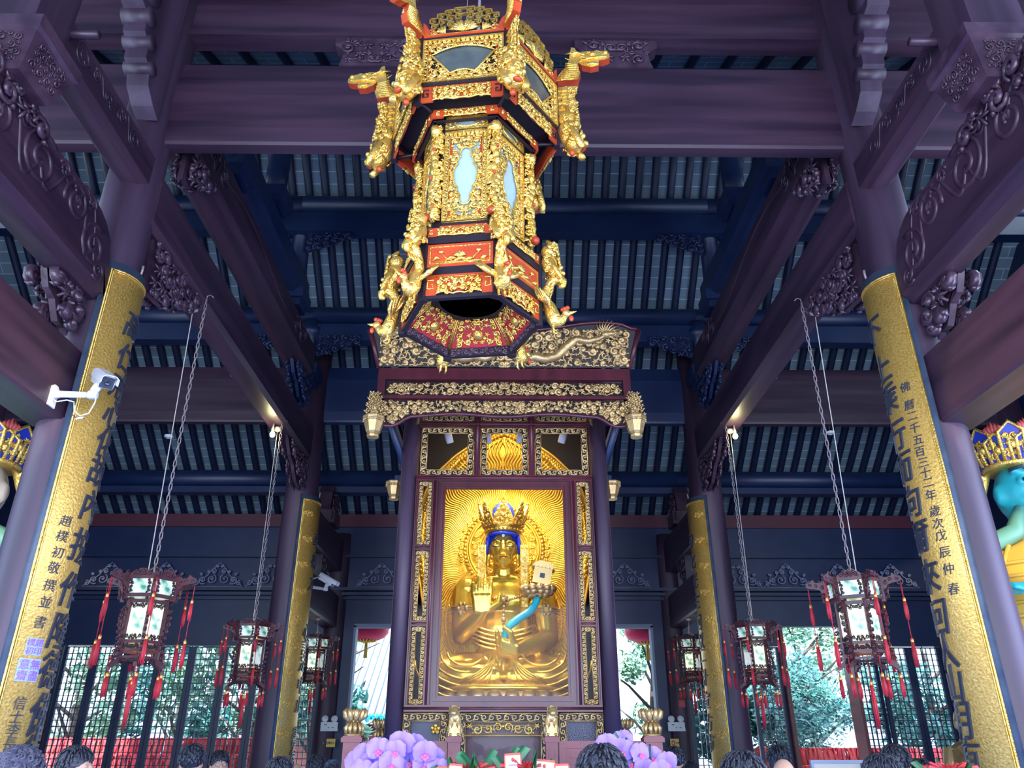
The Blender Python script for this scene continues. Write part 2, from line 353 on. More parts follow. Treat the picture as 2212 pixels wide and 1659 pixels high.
# carved camel-hump blocks between tie beam and upper beam
for s, xa in ((1, -1.32), (-1, 1.12)):
    mb = MB(); hump = [(-.36, 7.80), (.36, 7.80), (.34, 7.86), (.32, 7.98), (.42, 8.08), (.42, 8.17), (-.42, 8.17), (-.42, 8.08), (-.32, 7.98), (-.34, 7.86)]
    mb.prism(hump, -.07, .07, Fr((xa, CY1, 0), (1, 0, 0), (0, 0, 1)))
    scrollwork(mb, Fr((xa - .34, CY1 - .07, 7.81), (1, 0, 0), (0, 0, 1)), .68, .35, .03, .07, .014, 5 + s, mirror=True)
    tag(mb.build('carved_block', 'carve'), 'carved dark block on the tie beam, ' + ('toward the column with the wall camera' if s == 1 else 'toward the column without a camera'), 'carved block', None)
# ---------------------------------------------------------------- columns
def column(x, y, z1, r, label):
    mb = MB(); mb.lathe([(r * 1.5, 0), (r * 1.55, .10), (r * 1.2, .28), (r * 1.02, .32), (r * 1.02, 2), (r, 5), (r * .93, z1)], 36)
    return struct(mb, 'column', 'woodz', label, loc=(x, y, 0))
for s, nm in ((-1, 'beside the wall camera'), (1, 'opposite the wall camera')):
    column(s * 3.44, CY1, 9.5, .237, f'front purple-brown column {nm}')
    column(s * CX, CY2, 8.1, .265, f'rear purple-brown column {nm}')
    column(s * CX * .985, WY, 5.5, .20, f'back wall post {nm}')
    column(s * 8.7, CY2, 8.1, .25, f'outer column at the side wall {nm}')
# ---------------------------------------------------------------- longitudinal frames at the two column lines
def ybeam(x, w, y0, y1, z0, z1, rnd=.05, arch=0, endr=0):
    fr = Fr((x, 0, 0), (0, 1, 0), (0, 0, 1), (1, 0, 0)); mb = MB()
    P = [(-w, z0 + rnd), (-w + rnd, z0), (w - rnd, z0), (w, z0 + rnd), (w, (z0 * .45 + z1 * .55)), (w * 1.0, z1 - rnd * 1.4), (w - rnd * 1.4, z1), (-w + rnd * 1.4, z1), (-w, z1 - rnd * 1.4)]
    n = 36 if endr else 12; rings = []
    for i in range(n + 1):
        t = i / n; e = min(t, 1 - t) * 2; q = arch * (1 - (1 - min(1, e * 2.5)) ** 2)
        dz = 0 if t < 1 - endr or not endr else (z1 - z0) * .55 * (1 - math.sqrt(max(0, 1 - ((t - 1 + endr) / endr) ** 2)))
        rings.append([V((x + a, y0 + (y1 - y0) * t, b + q - (dz if b > (z0 + z1) / 2 else 0))) for a, b in P])
    m = len(P); vs = [p for r_ in rings for p in r_]
    mb.add(vs, [(i * m + k, i * m + (k + 1) % m, (i + 1) * m + (k + 1) % m, (i + 1) * m + k) for i in range(n) for k in range(m)] + [list(range(m))[::-1], [n * m + k for k in range(m)]])
    return mb
def scrollbeam(mb, x, nx, y0, y1, z0, z1, cs, th=.016):
    # raised scroll lines carved on the inner face (x plane, facing nx)
    for (y, z, r, a0, sg) in cs:
        p = spiral((y, z), r, 1.7, a0, sg, 30)
        mb.tube([(x - nx * th * .35, a, b) for a, b in p], th, 5)
    for i in range(len(cs) - 1):
        a, b = cs[i], cs[i + 1]
        mb.tube([(x - nx * th * .3, a[0] + (b[0] - a[0]) * t, a[1] + (b[1] - a[1]) * t + (a[2] * .95) * sin(2 * pi * t + (0 if i % 2 else pi))) for t in [k / 14 for k in range(15)]], th * .8, 5)
def bracket(name, x, y0, y1, ztop, h, label, flip=False, th=.022, w=.13, seed=3, m='carve'):
    """openwork corner bracket in the YZ plane: deep at y0, tapering to y1"""
    mb = MB(); L = abs(y1 - y0); sg = 1 if y1 > y0 else -1
    def ins(a, b, r): return b > h * (a / L) ** 1.1 * .9 - 0 and (h - b) + r < h * (1 - (a / L) ** 1.3) + .05
    for dx in (-w / 2, w / 2):
        fr = Fr((x + dx, y0, ztop - h), (0, sg, 0), (0, 0, 1), (1 if dx > 0 else -1, 0, 0))
        scrollwork(mb, fr, L, h, .028, .075, th, seed, lambda a, b, r: (h - b) < h * (1 - (a / L) ** 1.4) + .01 and b > .0, fill=2.2)
    pts = [(0, ztop - h)] + [(L * t, ztop - h * (1 - t ** 1.5) + (.03 * sin(t * 14))) for t in [k / 9 for k in range(1, 10)]] + [(L, ztop), (0, ztop)]
    mb.prism(pts, -w * .2, w * .2, Fr((x, y0, 0), (0, sg, 0), (0, 0, 1), (1, 0, 0)))
    return tag(mb.build(name, m), label, 'carved bracket')
SIDES = ((-1, 'by the wall camera'), (1, 'opposite the wall camera'))
for s, nm in SIDES:
    x = s * 3.35; inn = s * 3.15
    struct(ybeam(s * 3.35, .165, CY1, CY2, 5.87, 6.47, .05), 'side_beam', 'woody', f'lower side beam carrying the lantern chains {nm}')
    mb = ybeam(s * 3.36, .20, CY1 + .15, 11.4, 7.05, 7.8, .13)
    scrollbeam(mb, inn, -s, 0, 0, 0, 0, [(6.5, 7.45, .17, 0, 1), (6.85, 7.38, .13, 2, -1), (10.6, 7.45, .17, 0, 1), (10.2, 7.4, .13, 2, -1)])
    struct(mb, 'moon_beam', 'woody', f'heavy round-bellied second side beam {nm}')
    mb = ybeam(x, .16, 7.2, 10.7, 8.0, 8.55, .1); struct(mb, 'third_side_beam', 'dark', f'short dark third side beam up in the roof {nm}')
    # near carved beams running forward from the front column
    mb = ybeam(s * 3.45, .16, 1.6, CY1 - .27, 4.93, 5.70, .08, 0, .12)
    scrollbeam(mb, s * 3.288, -s, 0, 0, 0, 0, [(5.12, 5.23, .19, 1.2, 1), (4.78, 5.39, .17, 3.6, -1), (4.28, 5.38, .22, 1, 1), (3.78, 5.34, .18, 4, -1), (3.3, 5.38, .2, 1, 1), (2.7, 5.34, .19, 4, -1)], .022)
    scrollbeam(mb, s * 3.288, -s, 0, 0, 0, 0, [(5.26, 5.09, .09, 4, 1), (4.95, 5.52, .08, 0, 1), (4.55, 5.52, .07, 3, -1), (4.05, 5.52, .08, 1, 1)], .015)
    struct(mb, 'carved_near_beam', 'woody', f'scroll-carved near beam meeting the front column {nm}')
    mb = ybeam(s * 3.37, .13, 4.03, CY1, 6.18, 6.62, .06)
    scrollbeam(mb, s * 3.235, -s, 0, 0, 0, 0, [(5.2, 6.40, .10, 1, 1), (4.95, 6.42, .08, 4, -1), (4.72, 6.40, .07, 1, 1), (4.5, 6.42, .06, 2, -1), (4.3, 6.4, .12, 1, 1)], .009)
    struct(mb, 'upper_carved_beam', 'woody', f'slender upper carved beam above the scroll beam {nm}')
    struct(ybeam(s * 3.54, .17, 0.8, CY1 - .08, 3.88, 4.48, .02), 'plain_near_beam', 'woody', f'plain low near beam at the front column {nm}')
    # capital block on the near carved beam, with the carved saddle under it and a stub post above
    mb = MB(); c = V((s * 3.38, 3.86, 0))
    q = [(.20, 5.62), (.22, 5.65), (.285, 5.90), (.31, 5.92), (.31, 6.02), (.28, 6.04)]
    vs = []
    for a, z in q: vs += [(-a, -a, z), (a, -a, z), (a, a, z), (-a, a, z)]
    mb.add([(c.x + a, c.y + b * .82, z) for a, b, z in vs], [(i * 4 + k, i * 4 + (k + 1) % 4, i * 4 + 4 + (k + 1) % 4, i * 4 + 4 + k) for i in range(len(q) - 1) for k in range(4)] + [(3, 2, 1, 0), (20, 21, 22, 23)])
    scrollwork(mb, Fr((c.x - s * .225, c.y + .16, 5.67), (0, -1, 0), (-s * .26, 0, .95), (-s, 0, -.2)), .32, .22, .015, .035, .006, 7, buds=False)
    scrollwork(mb, Fr((c.x - .2, c.y - .185, 5.67), (1, 0, 0), (0, -.22, .95), (0, -1, -.2)), .40, .22, .015, .035, .006, 8, buds=False)
    tag(mb.build('bracket_block', 'carve'), f'square carved bracket block above the scroll beam {nm}', 'bracket block')
    mb = MB(); mb.prism([(-.75, 0), (.45, 0), (.50, .03), (.42, .08), (.30, .10), (.25, .13), (-.55, .13), (-.7, .08)], -.13, .13, Fr((s * 3.42, 3.80, 5.58), (0, 1, 0), (0, 0, 1), (1, 0, 0)))
    scrollwork(mb, Fr((s * 3.285, 3.05, 5.42), (0, 1, 0), (0, 0, 1), (-s, 0, 0)), 1.2, .26, .04, .09, .020, 3, buds=True, fill=1.0, inside=lambda a, b, r: b < .28 - abs(a - .6) * .2)
    tag(mb.build('carved_saddle', 'carve'), f'carved saddle under the bracket block {nm}', 'carved saddle')
    mb = MB(); mb.box(s * 3.38 - .19, s * 3.38 + .19, 3.68, 4.04, 6.04, 8.9); struct(mb, 'post_column', 'woodz', f'square post above the bracket block {nm}')
    # scroll-ended arm high on the front column
    nose = [(5.48, 6.9), (5.35, 6.95), (5.2, 7.05), (5.15, 7.2), (5.06, 7.24), (5.04, 7.4), (4.94, 7.44), (4.92, 7.62), (4.78, 7.66), (4.68, 7.82), (4.7, 8.02), (4.84, 8.12), (4.86, 8.25), (4.95, 8.6), (5.48, 8.6)]
    mb = MB().prism(nose, -.10, .10, Fr((x, 0, 0), (0, 1, 0), (0, 0, 1), (1, 0, 0)))
    for (y, z, r_) in ((4.86, 7.9, .17), (4.95, 7.62, .09), (5.06, 7.42, .075), (5.17, 7.22, .07)): mb.tube([(x - .125, y, z), (x + .125, y, z)], r_, 14)
    tag(mb.build('scroll_arm', 'woodz'), f'scroll-ended arm high on the front column {nm}', 'bracket arm')
    mb = MB().tube([(s * 3.35, 4.06, 6.36), (s * 3.0, 4.06, 6.36)], .035, 8); tag(mb.build('wooden_peg', 'woodx'), f'short peg at the top of the upper carved beam {nm}', 'peg')
    # brackets
    bracket('corner_bracket', s * 3.28, CY1 + .2, 7.1, 5.86, .55, f'leafy openwork bracket under the lantern side beam at the front column {nm}', seed=3)
    bracket('corner_bracket', s * 3.30, CY2 - .2, 10.9, 5.86, .55, f'leafy openwork bracket under the lantern side beam at the rear column {nm}', seed=4)
    bracket('corner_bracket', s * 3.53, CY1 - .26, 4.95, 4.95, .36, f'chunky carved bracket under the scroll beam at the front column {nm}', seed=5, th=.035)
    bracket('corner_bracket', s * 3.20, CY1 + .3, 6.6, 7.06, .42, f'carved volute under the round-bellied beam at the front column {nm}', seed=6, th=.03)
    bracket('corner_bracket', s * 3.30, 11.55, 10.6, 7.06, .45, f'dark carved bracket high under the round-bellied beam end {nm}', seed=8, th=.03, m='dark')
    # short posts with blocks, rear frame
    for (y, z0, z1, n) in ((10.45, 7.8, 9.55, 'upper'), (11.7, 7.1, 8.3, 'lower'), (8.95, 8.55, 10.8, 'ridge'), (7.45, 7.8, 9.55, 'near')):
        mb = MB(); mb.lathe([(.15, z0 + .3), (.16, z0 + .6), (.14, z1 - .3), (.19, z1 - .28), (.19, z1 - .16), (.15, z1 - .12), (.15, z1)], 14, Fr((x, y, 0), (1, 0, 0), (0, 1, 0)))
        mb.box(x - .22, x + .22, y - .24, y + .24, z0 + .12, z0 + .3); mb.box(x - .17, x + .17, y - .18, y + .18, z0, z0 + .12)
        tag(mb.build('dwarf_post', 'dark'), f'{n} dwarf post of the roof frame {nm}', 'dwarf post')
        for e in (1, -1):
            mb = MB(); scrollwork(mb, Fr((x - e * .15, y - .16, z1 - .75), (-e, 0, 0), (0, 0, 1), (0, -1, 0)), .75, .42, .03, .08, .02, 21, lambda a, b, r: b > .30 * (a / .75), fill=1.6)
            mb.prism([(0, 0), (.75, .34), (.75, .42), (0, .42)], 0, .06, Fr((x - e * .15, y - .09, z1 - .75), (-e, 0, 0), (0, 0, 1), (0, -1, 0)))
            tag(mb.build('carved_spandrel', 'dark'), f'dark carved spandrel beside the {n} dwarf post {nm}, ' + ('inner side' if e * s > 0 else 'outer side'), 'carved spandrel')
    # rear bay beams from rear column to back wall
    struct(ybeam(x, .15, CY2, WY - .1, 4.72, 5.36, .03), 'rear_bay_beam', 'woody', f'upper beam from the rear column to the back wall {nm}')
    mb = ybeam(x, .15, CY2, WY - .1, 3.66, 4.28, .03); struct(mb, 'rear_bay_beam', 'woody', f'lower beam from the rear column to the back wall {nm}')
    mb = MB(); mb.box(x - .12, x + .12, 13.75, 14.05, 4.28, 4.72); scrollwork(mb, Fr((x - s * .13, 13.7, 4.3), (0, 1, 0), (0, 0, 1), (-s, 0, 0)), .4, .4, .03, .07, .02, 5)
    tag(mb.build('carved_strut', 'carve'), f'rough carved strut between the two rear bay beams {nm}', 'carved strut')
    mb = MB(); mb.box(x - .2, x + .2, 14.0, 14.5, 5.36, 5.6); mb.prism([(-.35, 0), (.35, 0), (.25, .35), (.12, .5), (-.12, .5), (-.25, .35)], -.13, .13, Fr((x, 14.25, 5.6), (0, 1, 0), (0, 0, 1), (1, 0, 0)))
    scrollwork(mb, Fr((x - s * .14, 13.95, 5.4), (0, 1, 0), (0, 0, 1), (-s, 0, 0)), .6, .6, .04, .09, .02, 9)
    tag(mb.build('bracket_set', 'carve'), f'stacked bracket set on the rear bay beam {nm}', 'bracket set')
    # walls at the sides
    struct(MB().box(s * HX, s * (HX + .25), 5.2, WY + .3, 0, 9.5), 'wall_left' if s < 0 else 'wall_right', 'dark', f'dark side wall {nm}')
    struct(MB().box(s * HX, s * (HX + .25), -2.6, 0.4, 0, 7), 'wall_left' if s < 0 else 'wall_right', 'dark', f'near end of the side wall {nm}')
# front wall with its wide doorway behind the viewer
struct(MB().box(-HX, HX, -2.75, -2.5, 4.95, 7.7), 'wall_front', 'dark', 'front wall above the wide entrance, behind the viewer')
# ---------------------------------------------------------------- back wall
mb = MB(); DZ = 3.72; B0, B1 = WY - .06, WY + .14
mb.box(-HX, HX, B0, B1, DZ, 5.9)                                       # frieze and lintel
for s in (-1, 1):
    a, b = sorted((s * 2.88, s * 3.46)); mb.box(a, b, B0, B1, 0, DZ)    # posts' planking
    a, b = sorted((s * 8.38, s * HX)); mb.box(a, b, B0, B1, 0, DZ)
mb.box(-8.38, -3.46, B0, B1, 3.36, DZ); mb.box(3.46, 5.30, B0, B1, 3.36, DZ); mb.box(6.56, 8.38, B0, B1, 3.36, DZ)
struct(mb, 'wall_back', 'dark', 'dark timber back wall with carved frieze above the doors')
mb = MB()
for z, d, h in ((4.36, .16, .06), (4.28, .11, .05), (4.20, .08, .05), (5.02, .10, .05)): mb.box(-HX, HX, B0 - d, B0, z, z + h)
struct(mb, 'trim_2', 'dark', 'stepped dark moulding along the back wall frieze')
mb = MB()
for s in (-1, 1):
    for xx in (2.88,): mb.box(min(s * xx, s * (xx - .045)), max(s * xx, s * (xx - .045)), B0 - .03, B1, 0, DZ)
mb.box(-2.88, 2.88, B0 - .03, B1, DZ - .03, DZ + .03)
struct(mb, 'door_1', 'cloth3', 'frame of the tall open middle doorway, reflected light put into its pale colour')  # pale blue-grey colour stands in for light reflected along the door edges
# lattice doors
def lattice(fr_=None, w=.60, h=3.34):
    mb = MB(); t = .07; z1 = h
    mb.box(0, t, -.03, .03, 0, z1); mb.box(w - t, w, -.03, .03, 0, z1)
    for z in (0, .30, .92, 1.02, z1 - .02): mb.box(t, w - t, -.03, .03, z, z + (.07 if z < 3 else .02))
    return mb
def lat_grid(w=.60):
    mb = MB(); t = .07; n = 5; m = 21; x0, x1, z0, z1 = t, w - t, 1.09, 3.32
    for i in range(1, n): x = x0 + (x1 - x0) * i / n; mb.box(x - .0065, x + .0065, -.015, .015, z0, z1)
    for i in range(1, m): z = z0 + (z1 - z0) * i / m; mb.box(x0, x1, -.015, .015, z - .0065, z + .0065)
    return mb
def lat_panel(w=.60):
    return MB().box(.07, w - .07, -.012, .012, .07, .30).box(.07, w - .07, -.012, .012, .37, .92)
lm = [(n, f().mesh(n, 'dark')) for n, f in (('stile_frame', lattice), ('lattice', lat_grid), ('lower_panel', lat_panel))]
def lattice_door(x, rz, label, y=WY + .02, group=None):
    t = thing('lattice_door', label, 'lattice door', (x, y, 0), rz, group, 'thing')
    for n, me in lm: o = bpy.data.objects.new(n, me); COL.objects.link(o); o.parent = t
ords = ['first', 'second', 'third', 'fourth', 'fifth', 'sixth', 'seventh', 'eighth']
for i, xx in enumerate([-8.36 + .61 * k for k in range(7)]):
    lattice_door(xx, 0, f'closed lattice door, {ords[i]} from the side wall in the closed bay')
lattice_door(-4.07, 0, 'pale lattice door between the rear couplet column and the middle doorway, closed bay')
lattice_door(3.48, 0, 'pale lattice door beside the middle doorway in the bay with the open doorway')
lattice_door(4.70, 0, 'lattice door just before the open doorway, tree seen beside it')
lattice_door(6.58, R(8), 'lattice door folded just beyond the open doorway, red-edged stile')
lattice_door(7.18, 0, 'lattice door second beyond the open doorway'); lattice_door(7.79, 0, 'lattice door at the far end by the side wall, beyond the open doorway')
mb = MB(); mb.box(6.50, 6.56, B0 - .35, B0 + .1, 0, DZ); mb.box(5.30, 5.36, B0 - .1, B0 + .1, 0, DZ); struct(mb, 'door_2', 'redwood', 'reddish jamb of the open side doorway showing the tree')
# carved triangular pediments on the frieze
mb = MB(); H, L = .46, .98
for sd in (1, -1):
    fr = Fr((0, 0, 0), (sd, 0, 0), (0, 0, 1), (0, -1, 0))
    for (x, y, r_, a) in ((.10, .30, .06, 0), (.13, .15, .10, 2), (.30, .13, .085, 4), (.42, .07, .055, 1), (.05, .41, .035, 3), (.20, .30, .035, 3), (.34, .24, .03, 0)):
        p = spiral((x, y), r_, 1.4, a, 1, 14); mb.tube([fr(a_, b_, .02) for a_, b_ in p], .013, 5)
        mb.ball(fr(x, y, .03), .02, 6, 4)
    mb.tube([fr(.5, 0, .01), fr(.38, .10, .01), fr(.22, .22, .01), fr(.12, .36, .01), fr(0, .47, .01)], .012, 5)
mb.tube([(-.5, -.02, 0), (.5, -.02, 0)], .012, 5)
ped = mb.mesh('carved_pediment', mat('pale_worn_carving', (0.22, 0.24, 0.36), 0.45))
for i, xx in enumerate((-7.75, -6.68, -5.62, -4.58, -2.42, 2.40, 4.62, 5.62, 6.66, 7.72)):
    o = bpy.data.objects.new('carved_pediment', ped); COL.objects.link(o); o.location = (xx, B0 - .05, 4.44)
    nm = ['in the closed bay, nearest the side wall', 'in the closed bay, behind the larger lantern', 'in the closed bay, third from the side wall', 'in the closed bay, beside the rear column', 'beside the shrine, toward the closed bay', 'beside the shrine, toward the open doorway', 'beside the rear column, open doorway bay', 'directly above the open doorway', 'behind the larger lantern by the open doorway', 'nearest the side wall beyond the open doorway'][i]
    tag(o, f'pale triangular carving {nm}', 'carving', 'triangular frieze carvings')
# ============================================================= helpers that place by sight line and depth
_f, _p, _y = 1661.0, R(25.2), R(-0.6)
def P(px, py, Y):
    """the point at depth Y on the sight line through a pixel of the 2212x1659 photograph"""
    a, b = (px - 1106) / _f, (829.5 - py) / _f
    d = V((a, cos(_p) - b * sin(_p), sin(_p) + b * cos(_p))); d = Matrix.Rotation(_y, 3, 'Z') @ d
    return V((0, 0, 1.62)) + d * (Y / d.y)
def zat(py, Y): return P(1087, py, Y).z
def glyph(ch, size, bold=0.0, shear=0.0):
    c = bpy.data.curves.new('glyph', 'FONT'); c.body = ch; c.size = size; c.align_x = 'CENTER'; c.resolution_u = 2; c.offset = bold * size; c.shear = shear
    o = bpy.data.objects.new('glyph', c); COL.objects.link(o); dg = bpy.context.evaluated_depsgraph_get()
    me = bpy.data.meshes.new_from_object(o.evaluated_get(dg)); vs = [v.co.copy() for v in me.vertices]; fs = [list(p.vertices) for p in me.polygons]
    bpy.data.objects.remove(o); bpy.data.curves.remove(c); bpy.data.meshes.remove(me)
    if vs:
        y0, y1 = min(v.y for v in vs), max(v.y for v in vs); x0, x1 = min(v.x for v in vs), max(v.x for v in vs)
        vs = [V((v.x - (x0 + x1) / 2, v.y - (y0 + y1) / 2, 0)) for v in vs]
    return vs, fs
def engrave(mb, ch, size, place, thick=0.006, bold=.012, shear=0.0, cuts=0, sx=1.0):
    """raised glyph: place(x, y, z) maps glyph space to the surface"""
    vs, fs = glyph(ch, size, bold, shear)
    if not vs: return
    import bmesh
    bm = bmesh.new(); bv = [bm.verts.new((v.x * sx, v.y, 0)) for v in vs]
    for f in fs:
        try: bm.faces.new([bv[i] for i in f])
        except ValueError: pass
    bmesh.ops.remove_doubles(bm, verts=bm.verts, dist=1e-5)
    if cuts: bmesh.ops.triangulate(bm, faces=bm.faces); bmesh.ops.subdivide_edges(bm, edges=[e for e in bm.edges if e.calc_length() > size * .12], cuts=cuts)
    bm.verts.ensure_lookup_table(); bm.verts.index_update(); n = len(bm.verts)
    top = [place(v.co.x, v.co.y, thick) for v in bm.verts]; bot = [place(v.co.x, v.co.y, -.004) for v in bm.verts]
    F = [[v.index for v in f.verts] for f in bm.faces]
    for e in bm.edges:
        if len(e.link_faces) == 1: a, b = e.verts; F.append([a.index, a.index + n, b.index + n, b.index])
    mb.add(top + bot, F); bm.free()
# ============================================================= COUPLET BOARDS on the columns
def couplet(cx, cy, rad, top, bot, th0, th1, side, label, sig, big, ys_big, ys_sig, seals=(), clouds=False, bsize=.27, thc=96, YF=5.5):
    """side = -1 for the column line at negative X; angles run from facing the viewer (0) to facing the aisle (90)"""
    t = thing('couplet_board', label, 'couplet board', (cx, cy, 0))
    def pt(th, z, r): return V((-side * r * sin(R(th)), -r * cos(R(th)), z))
    def arc(name, m, a0, a1, z0, z1, r0, r1, par=t):
        mb = MB(); n = max(4, int((a1 - a0) / 5)); vs = []
        for i in range(n + 1):
            a = a0 + (a1 - a0) * i / n
            vs += [pt(a, z0, r0), pt(a, z0, r1), pt(a, z1, r1), pt(a, z1, r0)]
        fs = [(i * 4 + k, i * 4 + (k + 1) % 4, i * 4 + 4 + (k + 1) % 4, i * 4 + 4 + k) for i in range(n) for k in range(4)] + [(0, 1, 2, 3), (4 * n + 3, 4 * n + 2, 4 * n + 1, 4 * n)]
        if side > 0: fs = [f[::-1] for f in fs]
        mb.add(vs, fs, 0, False); mb.sm = [len(f) == 4 and i < 4 * n for i, f in enumerate(mb.f)]; return mb.build(name, m, par)
    b = 10.5 if rad < .3 else 10
    arc('backing', 'slate', th0, th1, bot, top, rad - .045, rad)
    arc('gold_field', 'goldboard', th0 + b, th1 - b, bot + .08, top - .085, rad - .02, rad + .006)
    mb = MB()
    for k, q in ((0, 0.007), (1, .004)):
        a0, a1, z0, z1 = th0 + b + k * 3, th1 - b - k * 3, bot + .08 + k * .018, top - .085 - k * .018
        loop = [pt(a0, z0, rad + .008), pt(a0, z1, rad + .008)] + [pt(a0 + (a1 - a0) * i / 14, z1, rad + .008) for i in range(1, 14)] + [pt(a1, z1, rad + .008), pt(a1, z0, rad + .008)] + [pt(a1 + (a0 - a1) * i / 14, z0, rad + .008) for i in range(1, 14)]
        mb.tube(loop, q * 1.3, 6, closed=True)
    mb.build('gold_border', 'gold', t)
    def place(thm, z0, rr):
        return lambda x, y, z: pt(thm - side * 0 + (x if side > 0 else x) * (-side) * -1 * 0 + math.degrees(-side * (-1) * 0 + x * (1 if side < 0 else -1) / rr), z0 + y, rr + z)
    for ch, y in zip(big, ys_big):
        mb = MB(); engrave(mb, ch, bsize, place(thc, zat(y, YF), rad + .010), .010, .006 if rad < .3 else .0, .12, 1); mb.build('large_character', 'ink', t)
    if sig:
        for ch, y in zip(sig, ys_sig):
            mb = MB(); engrave(mb, ch, .088, place(56, zat(y, YF), rad + .008), .004, .0, .1, 0); mb.build('small_character', 'ink', t)
    for (y, s_, txt) in seals:
        z = zat(y, YF); mb = MB(); h = math.degrees(s_ / rad / 2); n = 4
        g = [[pt(56 - h + 2 * h * i / n, z - s_ / 2 + s_ * k, rad + .010) for k in (0, 1)] for i in range(n + 1)]; mb.sheet(g)
        so = mb.build('seal', mat('seal_blue', (0.32, 0.42, 0.85), .5), t); mb = MB()
        for i, ch in enumerate(txt):
            engrave(mb, ch, s_ * .48, (lambda q, zz: lambda x, yy, z_: pt(56 + math.degrees((q + x) * (1 if side < 0 else -1) / rad), zz + yy, rad + .0135 + z_ * .3))((s_ * .24) * (1 if i < 2 else -1), z + s_ * (.24 if i % 2 == 0 else -.24)), .003, .0)
        mb.build('seal_script', mat('seal_violet', (0.30, 0.10, 0.38), .5), so)
    if clouds:
        z = top - .30; k = 0
        while z > bot + .2:
            mb = MB(); thm = 38 + (k % 2) * 7
            for (dx, dz, r_) in ((0, 0, .045), (.06, .015, .032), (-.055, .0, .03), (.02, -.04, .028), (.085, -.02, .02)):
                q = spiral((0, 0), r_, 1.3, k + dx * 40, 1, 12)
                mb.tube([pt(thm + math.degrees((dx + a) / rad), z + dz + c, rad + .007) for a, c in q], .007, 5)
                q = spiral((r_ * .2, -r_ * .2), r_ * .6, .8, k + 2, -1, 8); mb.tube([pt(thm + math.degrees((dx + a) / rad), z + dz + c, rad + .009) for a, c in q], .004, 5)
            z -= .40; k += 1; mb.build('relief_cloud', 'goldboard', t)
    mb = MB(); mb.tube([pt(90, top - .02, rad - .03), pt(90, top + .06, rad - .02), pt(86, top + .10, rad - .01)], .012, 6); mb.build('hanging_hook', 'iron', t)
    return t
YBL = [682, 752, 815, 876, 940, 1002, 1078, 1166, 1264, 1355, 1441, 1537, 1610]
YBR = [685, 768, 835, 915, 987, 1062, 1142, 1230, 1322, 1395, 1470, 1555, 1640]
couplet(-3.44, 5.7, .285, 5.32, .95, 20, 176, -1, 'curved gold couplet board on the front column with the wall camera', '趙樸初敬撰並書信士李長', '高仁戒心化故內拔作隆德佛得', YBL,
        [1125, 1158, 1193, 1226, 1264, 1300, 1344, 1519, 1548, 1578, 1607], seals=((1397, .11, '趙印樸初'), (1447, .145, '無盡意齋')))
couplet(3.44, 5.7, .285, 5.32, .95, 20, 176, 1, 'curved gold couplet board with a dated inscription on the front column without a camera', '佛曆二千五百三十二年歲次戊辰仲春', '不上乘行而向爾來回人山月有', YBR,
        [828, 867, 891, 917, 943, 968, 992, 1014, 1036, 1063, 1098, 1125, 1151, 1188, 1224, 1268])
couplet(-3.31, 12.2, .31, 5.27, .9, 12, 170, -1, 'slim gold couplet board with cloud reliefs on the rear column, closed lattice side', '', '華枝方心言定中止書有心', [1162, 1205, 1255, 1360, 1395, 1430, 1478, 1520, 1590, 1625, 1650], None, clouds=True, bsize=.26, thc=88, YF=11.95)
couplet(3.31, 12.2, .31, 5.27, .9, 12, 170, 1, 'slim gold couplet board with cloud reliefs on the rear column, open doorway side', '', '句化光生回以二計宣方市', [1160, 1205, 1248, 1292, 1340, 1380, 1412, 1460, 1510, 1560, 1605], None, clouds=True, bsize=.26, thc=88, YF=11.95)

# ============================================================= SHRINE
SY = 9.0
shr = thing('shrine_cabinet', 'tall carved rosewood shrine cabinet with gilt lace panes holding the gold statue', 'shrine', (0, SY, 0))
def L(px, py, Y=SY): p = P(px, py, Y); return V((p.x, p.y - SY, p.z))
FR0 = Fr((0, 0, 0), (1, 0, 0), (0, 0, 1), (0, -1, 0))     # front plane, n toward the viewer
Zs = lambda y: zat(y, SY)
# posts, rails
X0, X1 = -1.26, -1.06
for s, nm in ((-1, 'a'), (1, 'b')):
    mb = MB(); mb.lathe([(.105, .95), (.105, 6.3)], 18, Fr((s * 1.17, .06, 0), (1, 0, 0), (0, 1, 0))); mb.box(s * 1.17 - .10, s * 1.17 + .10, .02, .14, .95, 6.3)
    mb.build('corner_post', 'woodz', shr)
    mb = MB(); mb.lathe([(.10, .95), (.10, 6.2)], 14, Fr((s * 1.27, 2.2, 0), (1, 0, 0), (0, 1, 0))); mb.build('rear_post', 'shrinewood', shr)
    mb = MB(); mb.box(min(s * 1.235, s * 1.275), max(s * 1.235, s * 1.275), .1, 2.2, .95, 6.3); mb.build('side_panel', 'shrinewood', shr)
def rail(x0, x1, z0, z1, d=.07):
    mb = MB(); mb.box(x0, x1, -d * .5, .08, z0, z1); h = z1 - z0
    mb.tube([(x0, -d * .5, (z0 + z1) / 2), (x1, -d * .5, (z0 + z1) / 2)] if x1 - x0 > h else [((x0 + x1) / 2, -d * .5, z0), ((x0 + x1) / 2, -d * .5, z1)], min(h, x1 - x0) * .28, 8)
    for o in (.012,):
        if x1 - x0 > h: mb.box(x0, x1, -d * .5 - .012, -d * .5, z0 + .006, z0 + .02); mb.box(x0, x1, -d * .5 - .012, -d * .5, z1 - .02, z1 - .006)
        else: mb.box(x0 + .006, x0 + .02, -d * .5 - .012, -d * .5, z0, z1); mb.box(x1 - .02, x1 - .006, -d * .5 - .012, -d * .5, z0, z1)
    return mb.build('rail', 'shrinewood', shr)
z_r2t, z_r2b = Zs(925), Zs(1027); zc = [Zs(v) for v in (1040, 1182, 1347, 1525)]
